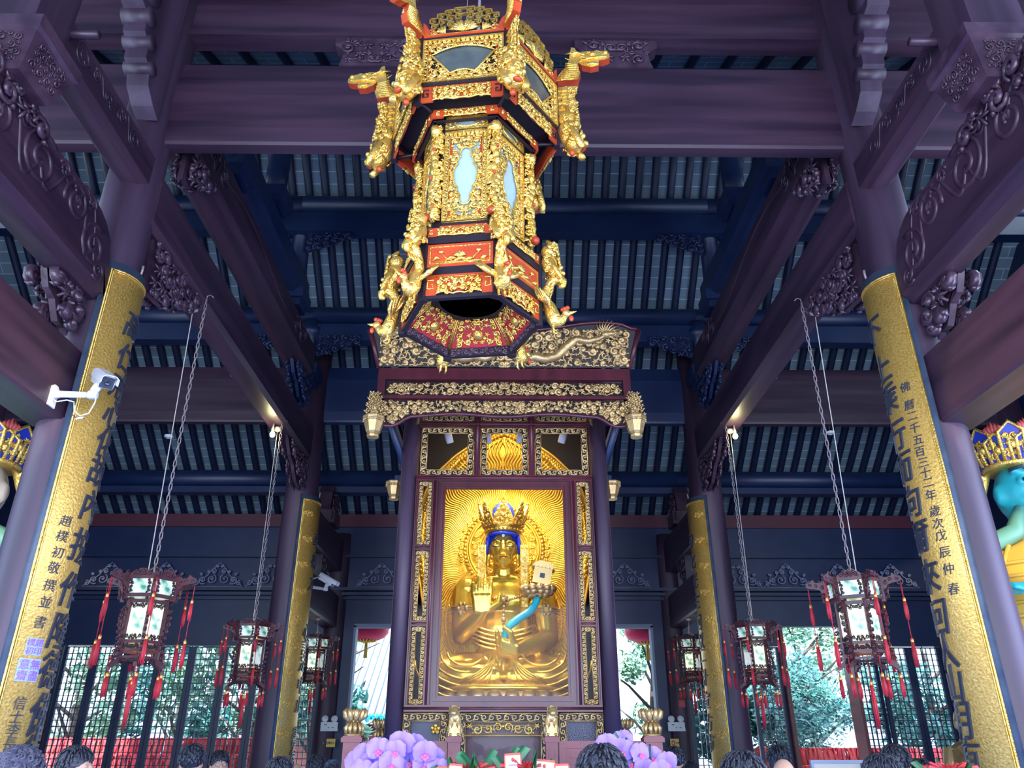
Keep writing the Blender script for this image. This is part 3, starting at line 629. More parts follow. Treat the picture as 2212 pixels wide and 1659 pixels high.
for z0, z1 in ((Zs(924), Zs(913)), (Zs(1041), Zs(1028)), (Zs(1538), Zs(1523)), (6.15, 6.3)): rail(-1.07, 1.07, z0, z1)
for a, b in ((-.375, -.30), (.30, .375)): rail(a, b, Zs(1028), 6.15)
for s in (-1, 1):
    for a, b in ((-1.07, -1.035), (-.87, -.80)): rail(*sorted((s * a, s * b)), Zs(1523), Zs(1041))
    for y in (1184, 1348): rail(*sorted((s * 1.035, s * .87)), Zs(y + 6), Zs(y - 6))
def lacepane(x0, x1, z0, z1, name, t=.07, seed=1, glass=True, y=.0):
    mb = MB(); lace_border(mb, Fr((x0, y, z0), (1, 0, 0), (0, 0, 1), (0, -1, 0)), x1 - x0, z1 - z0, t, .010, seed)
    o = mb.build(name, 'goldold', shr)
    if glass: MB().box(x0 + t * .6, x1 - t * .6, y + .012, y + .018, z0 + t * .6, z1 - t * .6).build('glass_pane', 'pane', o)
    # dark backing behind the openwork border
    MB().frame(x1 - x0, z1 - z0, t, .01, Fr((x0, y + .02, z0), (1, 0, 0), (0, 0, 1), (0, -1, 0))).build('border_backing', 'black', o)
for i, (a, b) in enumerate(((-1.03, -.385), (-.29, .29), (.385, 1.03))):
    lacepane(a, b, z_r2b, z_r2t, 'top_light', .07, i); lacepane(a, b, Zs(910), 6.13, 'fanlight', .07, i + 3)
for s in (-1, 1):
    for (ya, yb) in ((1042, 1177), (1191, 1341), (1355, 1521)):
        a, b = sorted((s * 1.03, s * .875)); lacepane(a, b, Zs(yb), Zs(ya), 'side_light', .045, ya)
# the big central pane with its stepped frame
mb = MB(); w0, w1, zb, zt = -.80, .80, Zs(1523), Zs(1041)
for k, (t, d) in enumerate(((.035, .03), (.03, .055), (.025, .035))):
    o = [.0, .035, .065][k]; mb.frame(1.6 - 2 * o, zt - zb - 2 * o, t, d, Fr((w0 + o, .03, zb + o), (1, 0, 0), (0, 0, 1), (0, -1, 0)))
cf = mb.build('centre_frame', 'shrinewood', shr)
MB().box(-.72, .72, .020, .026, zb + .08, zt - .08).build('glass_pane', 'pane', cf)
# lower stage: side vitrines, centre vitrine
for (a, b, ya, yb) in ((-1.07, -.60, 1541, 1700), (.60, 1.07, 1541, 1700)):
    lacepane(a, b, Zs(yb), Zs(ya), 'lower_light', .075, 9)
    MB().box(a + .05, b - .05, .1, .16, Zs(1700), Zs(1545)).build('vitrine_back', 'dark', shr)
for a, b in ((-.585, -.50), (.50, .585)): rail(a, b, .95, Zs(1538))
lacepane(-.49, .49, Zs(1720), Zs(1541), 'lower_light', .085, 4)
mb = MB(); scrollwork(mb, Fr((-.40, -.01, Zs(1588)), (1, 0, 0), (0, 0, 1), (0, -1, 0)), .80, .13, .03, .055, .008, 4, mirror=True, fill=2)
mb.tube([(-.42, -.01, Zs(1589)), (.42, -.01, Zs(1589))], .008, 5); mb.tube([(-.42, -.01, Zs(1567)), (.42, -.01, Zs(1567))], .004, 5); mb.tube([(.27, -.01, Zs(1560)), (.27, -.01, Zs(1592))], .006, 5)
mb.build('gilt_frieze', 'gold', shr)
MB().box(-.49, .49, .12, .18, .95, Zs(1540)).build('vitrine_back', 'shrinewood', shr)
for s in (-1, 1):      # metal flower knob and pull handle
    if s < 0:
        mb = MB(); c = L(941, 1575)
        for k in range(5): mb.ball((c.x + .035 * cos(k * 1.257 + .3), -.03, c.z + .035 * sin(k * 1.257 + .3)), .022, 8, 6)
        mb.ball((c.x, -.035, c.z), .02, 8, 6); mb.build('flower_knob', 'gold', shr)
    c = L(970 if s < 0 else 1203, 1578); mb = MB(); mb.tube([(c.x, -.03, c.z - .06), (c.x + .06 * s * -1, -.03, c.z - .06), (c.x + .06 * s * -1, -.03, c.z + .06), (c.x, -.03, c.z + .06)], .006, 6, closed=True); mb.build('pull_handle', 'gold', shr)
MB().box(-1.15, 1.15, 0.02, 2.2, .0, .95).build('plinth', 'shrinewood', shr)
MB().box(-1.27, 1.27, 2.15, 2.2, .95, 6.3).build('back_panel', 'black', shr)
MB().box(-1.12, 1.12, .05, 2.2, Zs(1530), Zs(1523)).build('statue_stage', 'shrinewood', shr)
MB().box(-1.2, 1.2, -.02, 2.2, 6.3, 6.4).build('top_board', 'shrinewood', shr)
# canopy
KY = 8.35
def K(px, py, Y=KY): p = P(px, py, Y); return V((p.x, p.y - SY, p.z))
zk = lambda y: zat(y, KY); ky = KY - SY
can = MB(); a, b = K(818, 800).x, K(1360, 800).x
can.box(a, b, ky, ky + .12, zk(820), zk(796)); can.box(a + .02, b - .02, ky - .01, ky + .06, zk(862), zk(855))
for s in (a, b - .09): can.box(s, s + .09, ky, ky + .1, zk(862), zk(820))
for s in (a - .02, b - .05): can.box(s, s + .07, ky + .1, 1.9, zk(820), zk(800))
canopy = can.build('canopy_frame', 'shrinewood', shr)
xa, xb = a + .07, b - .07
MB().box(xa, xb, ky + .06, ky + .08, zk(855), zk(822)).build('band_backing', 'black', canopy)
mb = MB(); scrollwork(mb, Fr((xa + .05, ky + .05, zk(851)), (1, 0, 0), (0, 0, 1), (0, -1, 0)), xb - xa - .1, zk(824) - zk(851), .022, .05, .014, 11, mirror=True, dense=True, fill=3); mb.build('lotus_band', 'goldold', canopy)
# lower valance with its shaped edge
zt_, wv = zk(864), b - a - .1
def vedge(x):      # depth of the valance below its top edge, x from 0 (centre) to 1 (end)
    x = abs(x); return .165 + (.018 * cos(x * 8)) + (.0 if x < .74 else .13 * (.5 - .5 * cos(pi * min(1, (x - .74) / .17))))
pts = [((i / 40 - .5) * wv, zt_ - vedge((i / 20 - 1))) for i in range(41)]
MB().prism([(-wv / 2, zt_)] + [(x, z - .02) for x, z in pts] + [(wv / 2, zt_)], 0, .02, Fr(((a + b) / 2, ky + .05, 0), (1, 0, 0), (0, 0, 1), (0, -1, 0))).build('valance_board', 'black', canopy)
mb = MB(); mb.tube([((a + b) / 2 + x, ky + .03, z - .022) for x, z in pts], .022, 8); mb.build('valance_rim', 'shrinewood', canopy)
mb = MB(); f_ = Fr(((a + b) / 2 - wv / 2, ky + .03, zt_ - .42), (1, 0, 0), (0, 0, 1), (0, -1, 0))
scrollwork(mb, f_, wv, .42, .018, .036, .014, 23, lambda x, y, r: (.42 - y) + r * .9 < vedge((x / wv - .5) * 2), mirror=True, dense=True, fill=4.5); mb.build('flower_valance', 'goldold', canopy)
# flared dragon fascia: dragons in cloud openwork between curling ends
zb_, zt2 = zk(795), zk(720); hh = zt2 - zb_; ff = Fr(((a + b) / 2, ky - .02, zb_), (1, 0, 0), (0, -.30, 1), None); W2 = (b - a) / 2
def topz(u):
    u = abs(u); return hh * (1.06 + (.10 * sin((u - .45) * 6.0) if u > .2 else .10 * sin(-1.5)) - (.06 if u > .88 else 0))
prof = [(-W2, 0), (W2, 0)] + [((W2 * (1 + .075)) * u, topz(u)) for u in [1 - k / 16 for k in range(33)]]
MB().prism(prof, -.03, 0, ff).build('fascia_board', 'black', canopy)
mb = MB(); mb.tube([ff(x, y, .01) for x, y in prof[2:]], .022, 6); mb.tube([ff(-W2, 0, .01), ff(-W2 * 1.075, topz(1), .01)], .028, 6); mb.tube([ff(W2, 0, .01), ff(W2 * 1.075, topz(1), .01)], .028, 6); mb.build('fascia_rim', 'shrinewood', canopy)
mb = MB(); g_ = ff.sub(-W2, 0, 0)
scrollwork(mb, g_, 2 * W2, hh, .026, .055, .019, 31, lambda x, y, r: y + r < topz((x - W2) / W2) * .96, mirror=True, dense=True, fill=3.4)
for s in (1, -1):      # two dragons running outward
    body = [(.10, .16), (.22, .10), (.36, .13), (.48, .10), (.62, .14), (.74, .26), (.86, .36), (1.0, .33), (1.12, .36), (1.22, .42)]
    bp = [ff(s * x * W2 / 1.5, y * hh / .5, .035 + .02 * sin(i)) for i, (x, y) in enumerate(body)]
    sm_ = []
    for i in range(len(bp) - 1):
        for t in range(4): sm_.append(bp[i].lerp(bp[i + 1], t / 4))
    sm_.append(bp[-1]); n = len(sm_)
    mb.tube(sm_, [.025 + .035 * sin(pi * min(1, (i + 3) / n)) for i in range(n)], 8)
    for i in range(2, n - 4, 2): mb.tube([sm_[i] + ff.v * .03, sm_[i] + ff.v * .085 - ff.u * s * .02], [.014, .002], 4)
    h0 = sm_[-1]
    mb.ball(h0, (.07, .05, .05), 8, 6); mb.tube([h0, h0 + ff.u * s * .09 + ff.v * .01 + ff.n * .03], [.045, .03], 6); mb.tube([h0 - ff.v * .02, h0 + ff.u * s * .08 - ff.v * .04 + ff.n * .02], [.025, .012], 6)
    for k in range(11):
        q = -.5 + k * .30; mb.tube([h0, h0 + ff.u * (s * -.02 + s * .10 * cos(q)) + ff.v * .10 * sin(q) + ff.n * .02, h0 + ff.u * s * .20 * cos(q * .9) + ff.v * .19 * sin(q * .9) + ff.n * .01], [.012, .012, .002], 4)
mb.build('dragon_openwork', 'goldold', canopy)
for s, e in ((-1, a), (1, b)):      # side fascias receding
    fs_ = Fr((e, ky, zb_), (0, 1, 0), (s * .30, 0, 1), (s, 0, -.3)); mb = MB(); mb.prism([(0, 0), (1.9, 0), (1.95, hh * 1.0), (1.2, hh * 1.1), (.5, hh * .9), (-.08, hh * 1.05)], -.02, .02, fs_); mb.build('side_fascia', 'shrinewood', canopy)
    # pendant flower vases: near corner and the one behind
    for (px, py, Yp, fl, sc_, base) in ((808 if s < 0 else 1372, 908, KY, True, 1.0, a if s < 0 else b), (853 if s < 0 else 1321, 1048, 10.1, False, .95, 0)):
        c = K(px, py, Yp); mb = MB(); q = sc_
        prof_ = [(.0, -.215), (.06, -.215), (.065, -.19), (.055, -.175), (.075, -.15), (.105, -.03), (.10, -.02), (.105, -.01), (.115, .0), (.118, .03), (.112, .045), (.09, .045)]
        mb.lathe([(r_ * q * 1.15, z_ * q) for r_, z_ in prof_], 8, Fr(c, (cos(.39), sin(.39), 0), (-sin(.39), cos(.39), 0), (0, 0, 1)), sm=False)
        for k in range(16): mb.ball(c + V((.122 * q * cos(k * pi / 8), .122 * q * sin(k * pi / 8), -.012)), .014, 5, 4)
        vz = mb.build('pendant_vase', 'goldold', canopy)
        if fl:
            mb = MB(); rr = random.Random(5)
            for k in range(34):
                z = .06 + .27 * (k / 34); rad_ = .085 * (1.15 - k / 60); an = k * 2.4; o = c + V((rad_ * cos(an), rad_ * sin(an), z))
                for m_ in range(5): qn = m_ * 1.257 + k; mb.tube([o, o + V((.024 * cos(qn + an), .024 * sin(qn + an), .02)), o + V((.044 * cos(qn + an), .044 * sin(qn + an), .028))], [.004, .014, .002], 4)
                mb.ball(o, .016, 5, 4)
            mb.lathe([(.05, .05), (.07, .2), (.03, .33)], 8, Fr(c, (1, 0, 0), (0, 1, 0))); mb.build('flower_spray', 'goldold', vz)
    mb = MB(); p0, p1 = V((s * 1.20, .35, Zs(1040))), K(840 if s < 0 else 1335, 905, KY + .3)
    mb.tube([p0, V((s * 1.28, .1, Zs(985))), p1], .045, 6); mb.build('slanting_strut', 'dark', canopy)
    mb = MB(); c = P(853 if s < 0 else 1321, 1040, 10.1) - V((0, SY, 0)); mb.box(min(c.x, s * 1.15), max(c.x, s * 1.15), c.y - .03, c.y + .03, c.z, c.z + .08); mb.build('vase_arm', 'dark', canopy)
# ============================================================= GOLD STATUE
TY = 9.95
st = thing('gilded_statue', 'seated gilded statue with crown and blue hair, hand raised, holding a lotus stem', 'statue', (0, TY, 0))
def S(px, py, dy=0): p = P(px, py, TY + dy); return V((p.x, p.y - TY, p.z))
body = MB()
def limb(a, b, ra, rb, bulge=0, n=8):
    a, b = V(a), V(b); body.tube([a.lerp(b, t / n) for t in range(n + 1)], [ra + (rb - ra) * t / n + bulge * sin(pi * t / n) for t in range(n + 1)], 14); body.ball(a, ra, 14, 10); body.ball(b, rb, 14, 10)
zS, zK = S(1087, 1497).z, S(1087, 1432).z      # seat and knee-top heights
body.ball((0, .10, zS + .30), (.42, .30, .34), 20, 14); body.ball((0, .08, zS + .75), (.36, .24, .42), 20, 14); body.ball((0, .05, zS + 1.12), (.43, .24, .28), 20, 14)
body.ball((0, .05, S(1087, 1262).z), (.36, .19, .16), 18, 12)
limb((0, .04, S(1087, 1250).z), (0, .0, S(1087, 1222).z), .16, .135)
shz = S(1087, 1272).z
for s in (-1, 1):
    limb((s * .30, .0, zS + .22), (s * .70, -.28, zS + .19), .24, .19, .03); limb((s * .70, -.28, zS + .17), (s * .12, -.48, zS + .15), .18, .13, .01)
    body.ball((s * .46, .05, shz), (.16, .16, .17), 14, 10)
# viewer's left arm: raised hand
eL, hL = S(996, 1372, -.12), S(1040, 1322, -.42); limb((-.50, .05, shz - .02), eL, .145, .115, .01); limb(eL, hL, .115, .07, .01)
eR, hR = S(1186, 1378, -.10), S(1106, 1412, -.46); limb((.50, .05, shz - .02), eR, .145, .12, .01); limb(eR, hR, .12, .075, .01)
# head
hc = S(1087, 1190, -.06); hr = .195
body.ball(hc + V((0, 0, .03)), (.185, .20, .235), 22, 16); body.ball(hc + V((0, -.05, -.12)), (.145, .14, .12), 18, 12); body.ball(hc + V((0, -.10, -.205)), (.06, .05, .04), 12, 8)
body.tube([hc + V((0, -.20, .09)), hc + V((0, -.225, .02)), hc + V((0, -.245, -.045))], [.018, .026, .036], 8); body.ball(hc + V((-.03, -.215, -.05)), .022, 8, 6); body.ball(hc + V((.03, -.215, -.05)), .022, 8, 6)
body.ball(hc + V((0, -.185, -.105)), (.055, .03, .018), 10, 6); body.ball(hc + V((0, -.18, -.132)), (.045, .03, .016), 10, 6)
for s in (-1, 1):
    body.ball(hc + V((s * .085, -.155, .035)), (.055, .035, .028), 12, 8); body.tube([hc + V((s * .19, -.0, .08)), hc + V((s * .20, -.01, -.02)), hc + V((s * .195, -.01, -.20))], [.03, .026, .032], 8)
    body.tube([hc + V((s * .03, -.19, .075)), hc + V((s * .09, -.185, .10)), hc + V((s * .15, -.13, .075))], .012, 6)
def hand(c, ax, up, side_, sc_=1.0, curls=(0.15, .1, .1, .3, .5), mirror=1):
    """palm centre c, fingers along up, palm facing ax, thumb toward side_*mirror"""
    up, ax, sd = V(up).normalized(), V(ax).normalized(), V(side_).normalized()
    for k in range(4):      # palm
        o = (k - 1.5) * .030 * sc_; body.tube([c - up * .06 * sc_ + sd * o * .7, c + up * .05 * sc_ + sd * o], [.026 * sc_, .024 * sc_], 8)
    for k, (ln, cu) in enumerate(zip((.085, .10, .092, .07), curls[1:])):
        o = (1.5 - k) * .034 * sc_; p = c + up * .055 * sc_ + sd * o; d = up + sd * (1.5 - k) * .06; pts = [p]
        for j in range(3): d = (d + ax * cu * 1.1).normalized(); p = p + d * ln * .42 * sc_; pts.append(p)
        body.tube(pts, [.019 * sc_, .017 * sc_, .015 * sc_, .009 * sc_], 8)
    p = c - up * .03 * sc_ + sd * .055 * sc_; body.tube([p, p + (sd * .05 + up * .03 + ax * .02) * sc_, p + (sd * .06 + up * .085 + ax * .04) * sc_], [.024 * sc_, .021 * sc_, .012 * sc_], 8)
hand(S(1041, 1302, -.46), (0, -1, 0), (.0, -.12, 1), (1, 0, 0), 1.9, (.2, .12, .1, .15, .3))
hand(S(1100, 1402, -.54), (.2, -.6, .4), (-1, -.1, .25), (0, -.5, .9), 1.75, (.2, .75, .8, .85, .9))
bo = body.build('body', 'statue', st); remesh(bo, .011, 3)
# robe folds over the legs, chest sash, arm bands
mb = MB()
for s in (-1, 1):
    for k in range(6):
        r_ = .16 + k * .055; c = V((s * .44, -.30, zS + .42 - .02 * k))
        mb.tube([c + V((r_ * 1.35 * cos(q), -.12 - .10 * sin(pi * i / 14) - .015 * k, -r_ * .95 * sin(pi * i / 14))) for i, q in enumerate([pi * (1 - j / 14) for j in range(15)])], .013, 6)
    for k in range(5): mb.tube([V((s * .10, -.60, zS + .33)), V((s * (.14 + .04 * k), -.62, zS + .18)), V((s * (.20 + .11 * k), -.62 + .02 * k, zS + .03))], [.008, .012, .010], 6)
for k in range(5): mb.tube([V((x, -.20 - .10 * math.sqrt(max(0, 1 - (x / .4) ** 2)), zS + .46 + .05 * k + .10 * (x / .38) ** 2)) for x in [-.38 + .076 * j for j in range(11)]], .014, 6)
mb.build('robe_fold', 'statue', st)
# hem ruffles and lotus throne
mb = MB()
for k in range(26):
    q = k / 25; x = (q - .5) * 1.44; mb.tube([(x, -.66 + .5 * (2 * q - 1) ** 2, zS + .07), (x + .03, -.70 + .5 * (2 * q - 1) ** 2, zS + .03), (x + .055, -.66 + .5 * (2 * q - 1) ** 2, zS + .06)], .018, 6)
mb.lathe([(.1, zS - .02), (.78, zS - .02), (.80, zS + .02), (.74, zS + .05), (.1, zS + .05)], 40, Fr((0, 0, 0), (1, 0, 0), (0, .84, 0)) if False else Fr((0, -.05, 0), (1, 0, 0), (0, 1, 0))); mb.build('throne_seat', 'statue', st)
mb = MB()
for k in range(26):
    q = 2 * pi * k / 26; c = V((.80 * cos(q), -.05 + .72 * sin(q), zS - .075)); mb.ball(c, (.085, .075, .07), 10, 8)
mb.lathe([(.7, zS - .14), (.74, zS - .02)], 36, Fr((0, -.05, 0), (1, 0, 0), (0, 1, 0))); mb.build('lotus_petals', 'goldold', st)
# hair, crown, face paint
mb = MB(); mb.ball(hc + V((0, .03, .09)), (.205, .20, .20), 20, 12)
mb.tube([hc + V((-.185, -.10, .17)), hc + V((-.1, -.185, .185)), hc + V((0, -.205, .19)), hc + V((.1, -.185, .185)), hc + V((.185, -.10, .17))], .028, 8)
for s in (-1, 1): mb.tube([hc + V((s * .185, -.10, .17)), hc + V((s * .205, -.085, .06)), hc + V((s * .208, -.06, -.06))], [.03, .028, .02], 8)
mb.ball(hc + V((0, .0, .46)), (.15, .14, .19), 18, 12)
ho = mb.build('hair', 'blue', st)
mb = MB(); cb = hc + V((0, .0, .215))
mb.lathe([(.215, 0), (.225, .02), (.235, .09), (.228, .10), (.20, .09), (.20, 0)], 28, Fr(cb, (1, 0, 0), (0, 1, 0)))
for k in range(28): q = 2 * pi * k / 28; mb.ball(cb + V((.235 * cos(q), .235 * sin(q), .03)), .016, 6, 5)
def leafplate(c, w_, h_, nrm, seed, flare=False):
    u = V((nrm[1] * -1, nrm[0], 0)).normalized() * -1; fr = Fr(c, u, (V((nrm[0], nrm[1], 0)) * .28 + V((0, 0, 1))) if flare else (0, 0, 1), nrm)
    pr = [(-w_, 0), (w_, 0), (w_ * 1.05, h_ * .3), (w_ * .72, h_ * .62), (.0, h_), (-w_ * .72, h_ * .62), (-w_ * 1.05, h_ * .3)]
    mb.prism(pr, -.01, .01, fr); scrollwork(mb, fr.sub(-w_, 0, .012), 2 * w_, h_, .016, .03, .009, seed, lambda x, y, r: y < h_ * (1.02 - abs(x - w_) / w_ * .75), fill=3)
    mb.ball(fr(0, h_ * .4, .02), .03, 8, 6); mb.ball(fr(0, h_, .0), .022, 6, 5)
for q, w_, h_ in ((0, .125, .30), (.85, .075, .33), (-.85, .075, .33), (1.5, .09, .34), (-1.5, .09, .34)):
    nrm = V((sin(q), -cos(q), .0)); leafplate(cb + nrm * .23 + V((0, 0, .07)), w_, h_, V((nrm.x, nrm.y, -.1 if q else .02)), int(q * 9) + 20, abs(q) > .1)
mb.build('crown', mat('crown_gold', (.85, .50, .08), .28, .8), st)
mb = MB()
for s in (-1, 1):
    mb.tube([hc + V((s * .035, -.192, .022)), hc + V((s * .085, -.196, .008)), hc + V((s * .135, -.165, .024))], .0065, 5)
    mb.tube([hc + V((s * .025, -.205, .082)), hc + V((s * .085, -.202, .118)), hc + V((s * .155, -.140, .09))], .0065, 5)
mb.build('eye_lines', 'ink', st)
mb = MB(); mb.tube([hc + V((-.045, -.205, -.117)), hc + V((0, -.216, -.120)), hc + V((.045, -.205, -.117))], [.004, .012, .004], 6); mb.build('lips', mat('lip_red', (.35, .03, .03), .4), st)
mb = MB(); mb.ball(hc + V((0, -.205, .15)), (.022, .012, .022), 8, 6); mb.build('forehead_jewel', 'white', st)
# crown ribbons beside the face, necklace, arm bands
mb = MB()
for s in (-1, 1):
    x = s * .27; f_ = Fr(hc + V((x - .045, -.12, -.72)), (1, 0, 0), (0, 0, 1), (0, -1, 0)); mb.box(x - .045, x + .045, -.115, -.105, -.72, .05, Fr(hc, (1, 0, 0), (0, 1, 0), (0, 0, 1)))
    scrollwork(mb, f_, .09, .75, .018, .032, .007, 7, fill=3)
    mb.tube([hc + V((x - .045, -.12, -.72)), hc + V((x - .045, -.12, .05))], .008, 5); mb.tube([hc + V((x + .045, -.12, -.72)), hc + V((x + .045, -.12, .05))], .008, 5)
mb.build('crown_ribbon', 'gold', st)
mb = MB(); nz = S(1087, 1300, -.2).z
for x in (-.30, .30, 0): 
    c = V((x, -.30 + .3 * abs(x), nz + .22 * abs(x) / .3 * .5)); 
    for k in range(8): q = k * pi / 4; mb.ball(c + V((.055 * cos(q), -.02, .055 * sin(q))), .022, 6, 5)
    mb.ball(c + V((0, -.03, 0)), .032, 8, 6)
for i in range(21): x = -.3 + .03 * i; mb.ball((x, -.30 + .3 * abs(x), nz + .11 * (abs(x) / .3) ** 1.4), .02, 6, 5)
for i in range(9): mb.ball((0, -.32 - .008 * i, nz - .07 - .055 * i), .02 if i % 3 else .032, 6, 5)
for (e, d_) in ((V((-.50, .05, shz - .02)).lerp(eL, .45), eL), (V((.50, .05, shz - .02)).lerp(eR, .45), eR)):
    for k in (-.03, 0, .03): mb.lathe([(.150, k - .008), (.156, k), (.150, k + .008)], 20, Fr(e, (1, 0, 0), (0, 1, 0)))
    for k in range(6): q = k * pi / 3; mb.ball(e + V((.05 * cos(q), -.16, .06 * sin(q))), .026, 6, 5)
mb.build('jewellery', 'goldold', st)
# lotus stem in the lap hand, lotus and reliquary at the shoulder
mb = MB(); ctrl = [S(1092, 1408, -.52), S(1090, 1385, -.54), S(1097, 1358, -.52), S(1118, 1338, -.48), S(1142, 1322, -.42), S(1156, 1305, -.38), S(1161, 1290, -.36)]
sm_ = []
for i in range(len(ctrl) - 1):
    p0, p1, p2, p3 = ctrl[max(0, i - 1)], ctrl[i], ctrl[i + 1], ctrl[min(len(ctrl) - 1, i + 2)]
    for t in [k / 6 for k in range(6)]: sm_.append(0.5 * ((2 * p1) + (p2 - p0) * t + (2 * p0 - 5 * p1 + 4 * p2 - p3) * t * t + (3 * p1 - p0 - 3 * p2 + p3) * t ** 3))
sm_.append(ctrl[-1]); mb.tube(sm_, .045, 12); mb.build('lotus_stem', 'cyan', st)
mb = MB(); c = S(1163, 1281, -.36)
for ring, (rr_, zz, nn) in enumerate(((.10, -.02, 9), (.15, .01, 11), (.18, .05, 12))):
    for k in range(nn): q = 2 * pi * k / nn + ring * .3; mb.ball(c + V((rr_ * cos(q), rr_ * sin(q) * .8, zz)), (.05, .045, .045), 8, 6)
lo = mb.build('lotus_blossom', 'goldold', st)
mb = MB(); c2 = c + V((.03, 0, .10)); F_ = Fr(c2, (.93, .0, -.18), (0, 1, 0), None); F_.n = V((.18, 0, .95))
mb.box(-.11, .11, -.09, .09, 0, .20, F_); mb.prism([(-.14, .19), (.14, .19), (.12, .23), (.06, .27), (-.06, .27), (-.12, .23)], -.11, .11, Fr(F_.o, F_.u, F_.n, F_.v)); 
for k in range(6): mb.tube([F_(-.12 + .048 * k, -.115, .20), F_(-.10 + .04 * k, -.08, .27)], .008, 4)
ca = mb.build('reliquary_box', mat('box_gold', (.80, .58, .20), .4, .4), lo); MB().box(-.03, .03, -.094, -.09, .07, .13, F_).build('box_window', 'ink', ca)
# ============================================================= HALO behind the statue
HY = 10.45
ha = thing('flame_halo', 'tall pointed gold halo with wavy rays standing behind the seated statue', 'halo', (0, HY, 0))
def Hh(px, py): p = P(px, py, HY); return V((p.x, 0, p.z))
Zh = lambda y: zat(y, HY)
zt_, zb_ = Zh(926), Zs(1520) + .02
def halfw(z):
    T = [(Zh(926), .0), (Zh(940), .24), (Zh(962), .48), (Zh(988), .73), (Zh(1020), .95), (Zh(1060), 1.11), (Zh(1110), 1.20), (Zh(1160), 1.22), (Zh(1230), 1.17), (Zh(1330), 1.05), (Zh(1700), 1.0)]
    for (a, b), (c, d) in zip(T, T[1:]):
        if a >= z >= c: return b + (d - b) * (a - z) / (a - c)
    return 0
mb = MB(); g = []; nz_ = 40
for i in range(nz_ + 1):
    z = zt_ + (zb_ - zt_) * (i / nz_) ** 1.2; g.append([V((halfw(z) * (k / 8 - 1), .0, z)) for k in range(17)])
mb.sheet(g); fb = [[p + V((0, .05, 0)) for p in r_[::-1]] for r_ in g]; mb.sheet(fb); mb.build('halo_plate', 'halo', ha)
mb = MB(); hz = hc.z + .12          # wavy rays from the head centre
for k in range(190):
    q = -1.9 + 3.8 * k / 149 if False else (pi * 2) * k / 190
    d = V((sin(q), 0, cos(q))); nrm = V((cos(q), 0, -sin(q))); pts = []
    for j in range(60):
        r_ = .56 + j * .045; wv_ = .034 * sin(j * .72) * (1 if d.x >= 0 else -1); p = V((0, -.02, hz)) + d * r_ + nrm * wv_ - V((0, 0, .06 * (r_ - .56) ** 1.2 * (abs(d.x)) * 1.2))
        if p.z > zt_ - .12 or p.z < zb_ or abs(p.x) > halfw(p.z) - (.16 if p.z > Zs(1045) else .10): break
        pts.append(p)
    if len(pts) > 2: mb.tube(pts, .015, 5)
mb.build('wavy_rays', 'halo', ha)
mb = MB()      # beaded rim following the outline
for s in (-1, 1):
    o1 = [V((s * (halfw(z) - .01), -.02, z)) for z in [zt_ + (zb_ - zt_) * (i / 60) ** 1.3 for i in range(61)]]; mb.tube(o1, .018, 6)
    mb.tube([V((p.x - s * .15, -.02, p.z - .10)) for p in o1 if abs(p.x) > .16], .014, 6)
    rr_ = random.Random(2)
    for i in range(110):
        z = zt_ + (zb_ - zt_) * (i / 110) ** 1.25; x = s * (halfw(z) - .08 - .02 * rr_.random()); mb.ball((x, -.02, z - .05), (.036, .03, .036), 6, 5)
        mb.ball((x + s * .03, -.02, z - .03), .02, 6, 5)
mb.build('flame_rim', 'halo', ha)
mb = MB(); c = V((0, -.04, hz + .02))      # round head halo with scrolls and pearls
for r_, t in ((.27, .010), (.33, .014), (.47, .016), (.50, .009)): mb.tube([c + V((r_ * cos(q), 0, r_ * sin(q))) for q in [2 * pi * i / 48 for i in range(48)]], t, 6, closed=True)
for i in range(60): q = 2 * pi * i / 60; mb.ball(c + V((.30 * cos(q), 0, .30 * sin(q))), .012, 5, 4); mb.ball(c + V((.53 * cos(q), 0, .53 * sin(q))), (.022, .016, .022), 6, 5)
scrollwork(mb, Fr(c + V((-.68, 0, -.68)), (1, 0, 0), (0, 0, 1), (0, -1, 0)), 1.36, 1.36, .025, .045, .010, 14, lambda x, y, r: .36 < math.hypot(x - .68, y - .68) < .44, fill=2.2)
for k in range(40): q = -.25 + (pi + .5) * k / 39; p = c + V((.585 * cos(q), 0, .585 * sin(q))); mb.tube([p + V((a_ * 1, 0, b_)) for a_, b_ in spiral((0, 0), .034, 1.2, q, 1 if k % 2 else -1, 9)], .013, 5)
mb.build('head_halo', 'halo', ha)
mb = MB(); c = V((0, -.03, S(1087, 1330).z))
for r_, t in ((.63, .016), (.57, .009), (.76, .016), (.80, .009)): mb.tube([c + V((min(1.0, r_) * cos(q), 0, r_ * 1.0 * sin(q))) for q in [-.6 + (pi + 1.2) * i / 40 for i in range(41)]], t, 6)
scrollwork(mb, Fr(c + V((-.92, 0, -.5)), (1, 0, 0), (0, 0, 1), (0, -1, 0)), 1.84, 1.45, .03, .06, .012, 15, lambda x, y, r: .66 < math.hypot(x - .92, y - .5) < .73, fill=2)
mb.build('body_halo', 'halo', ha)
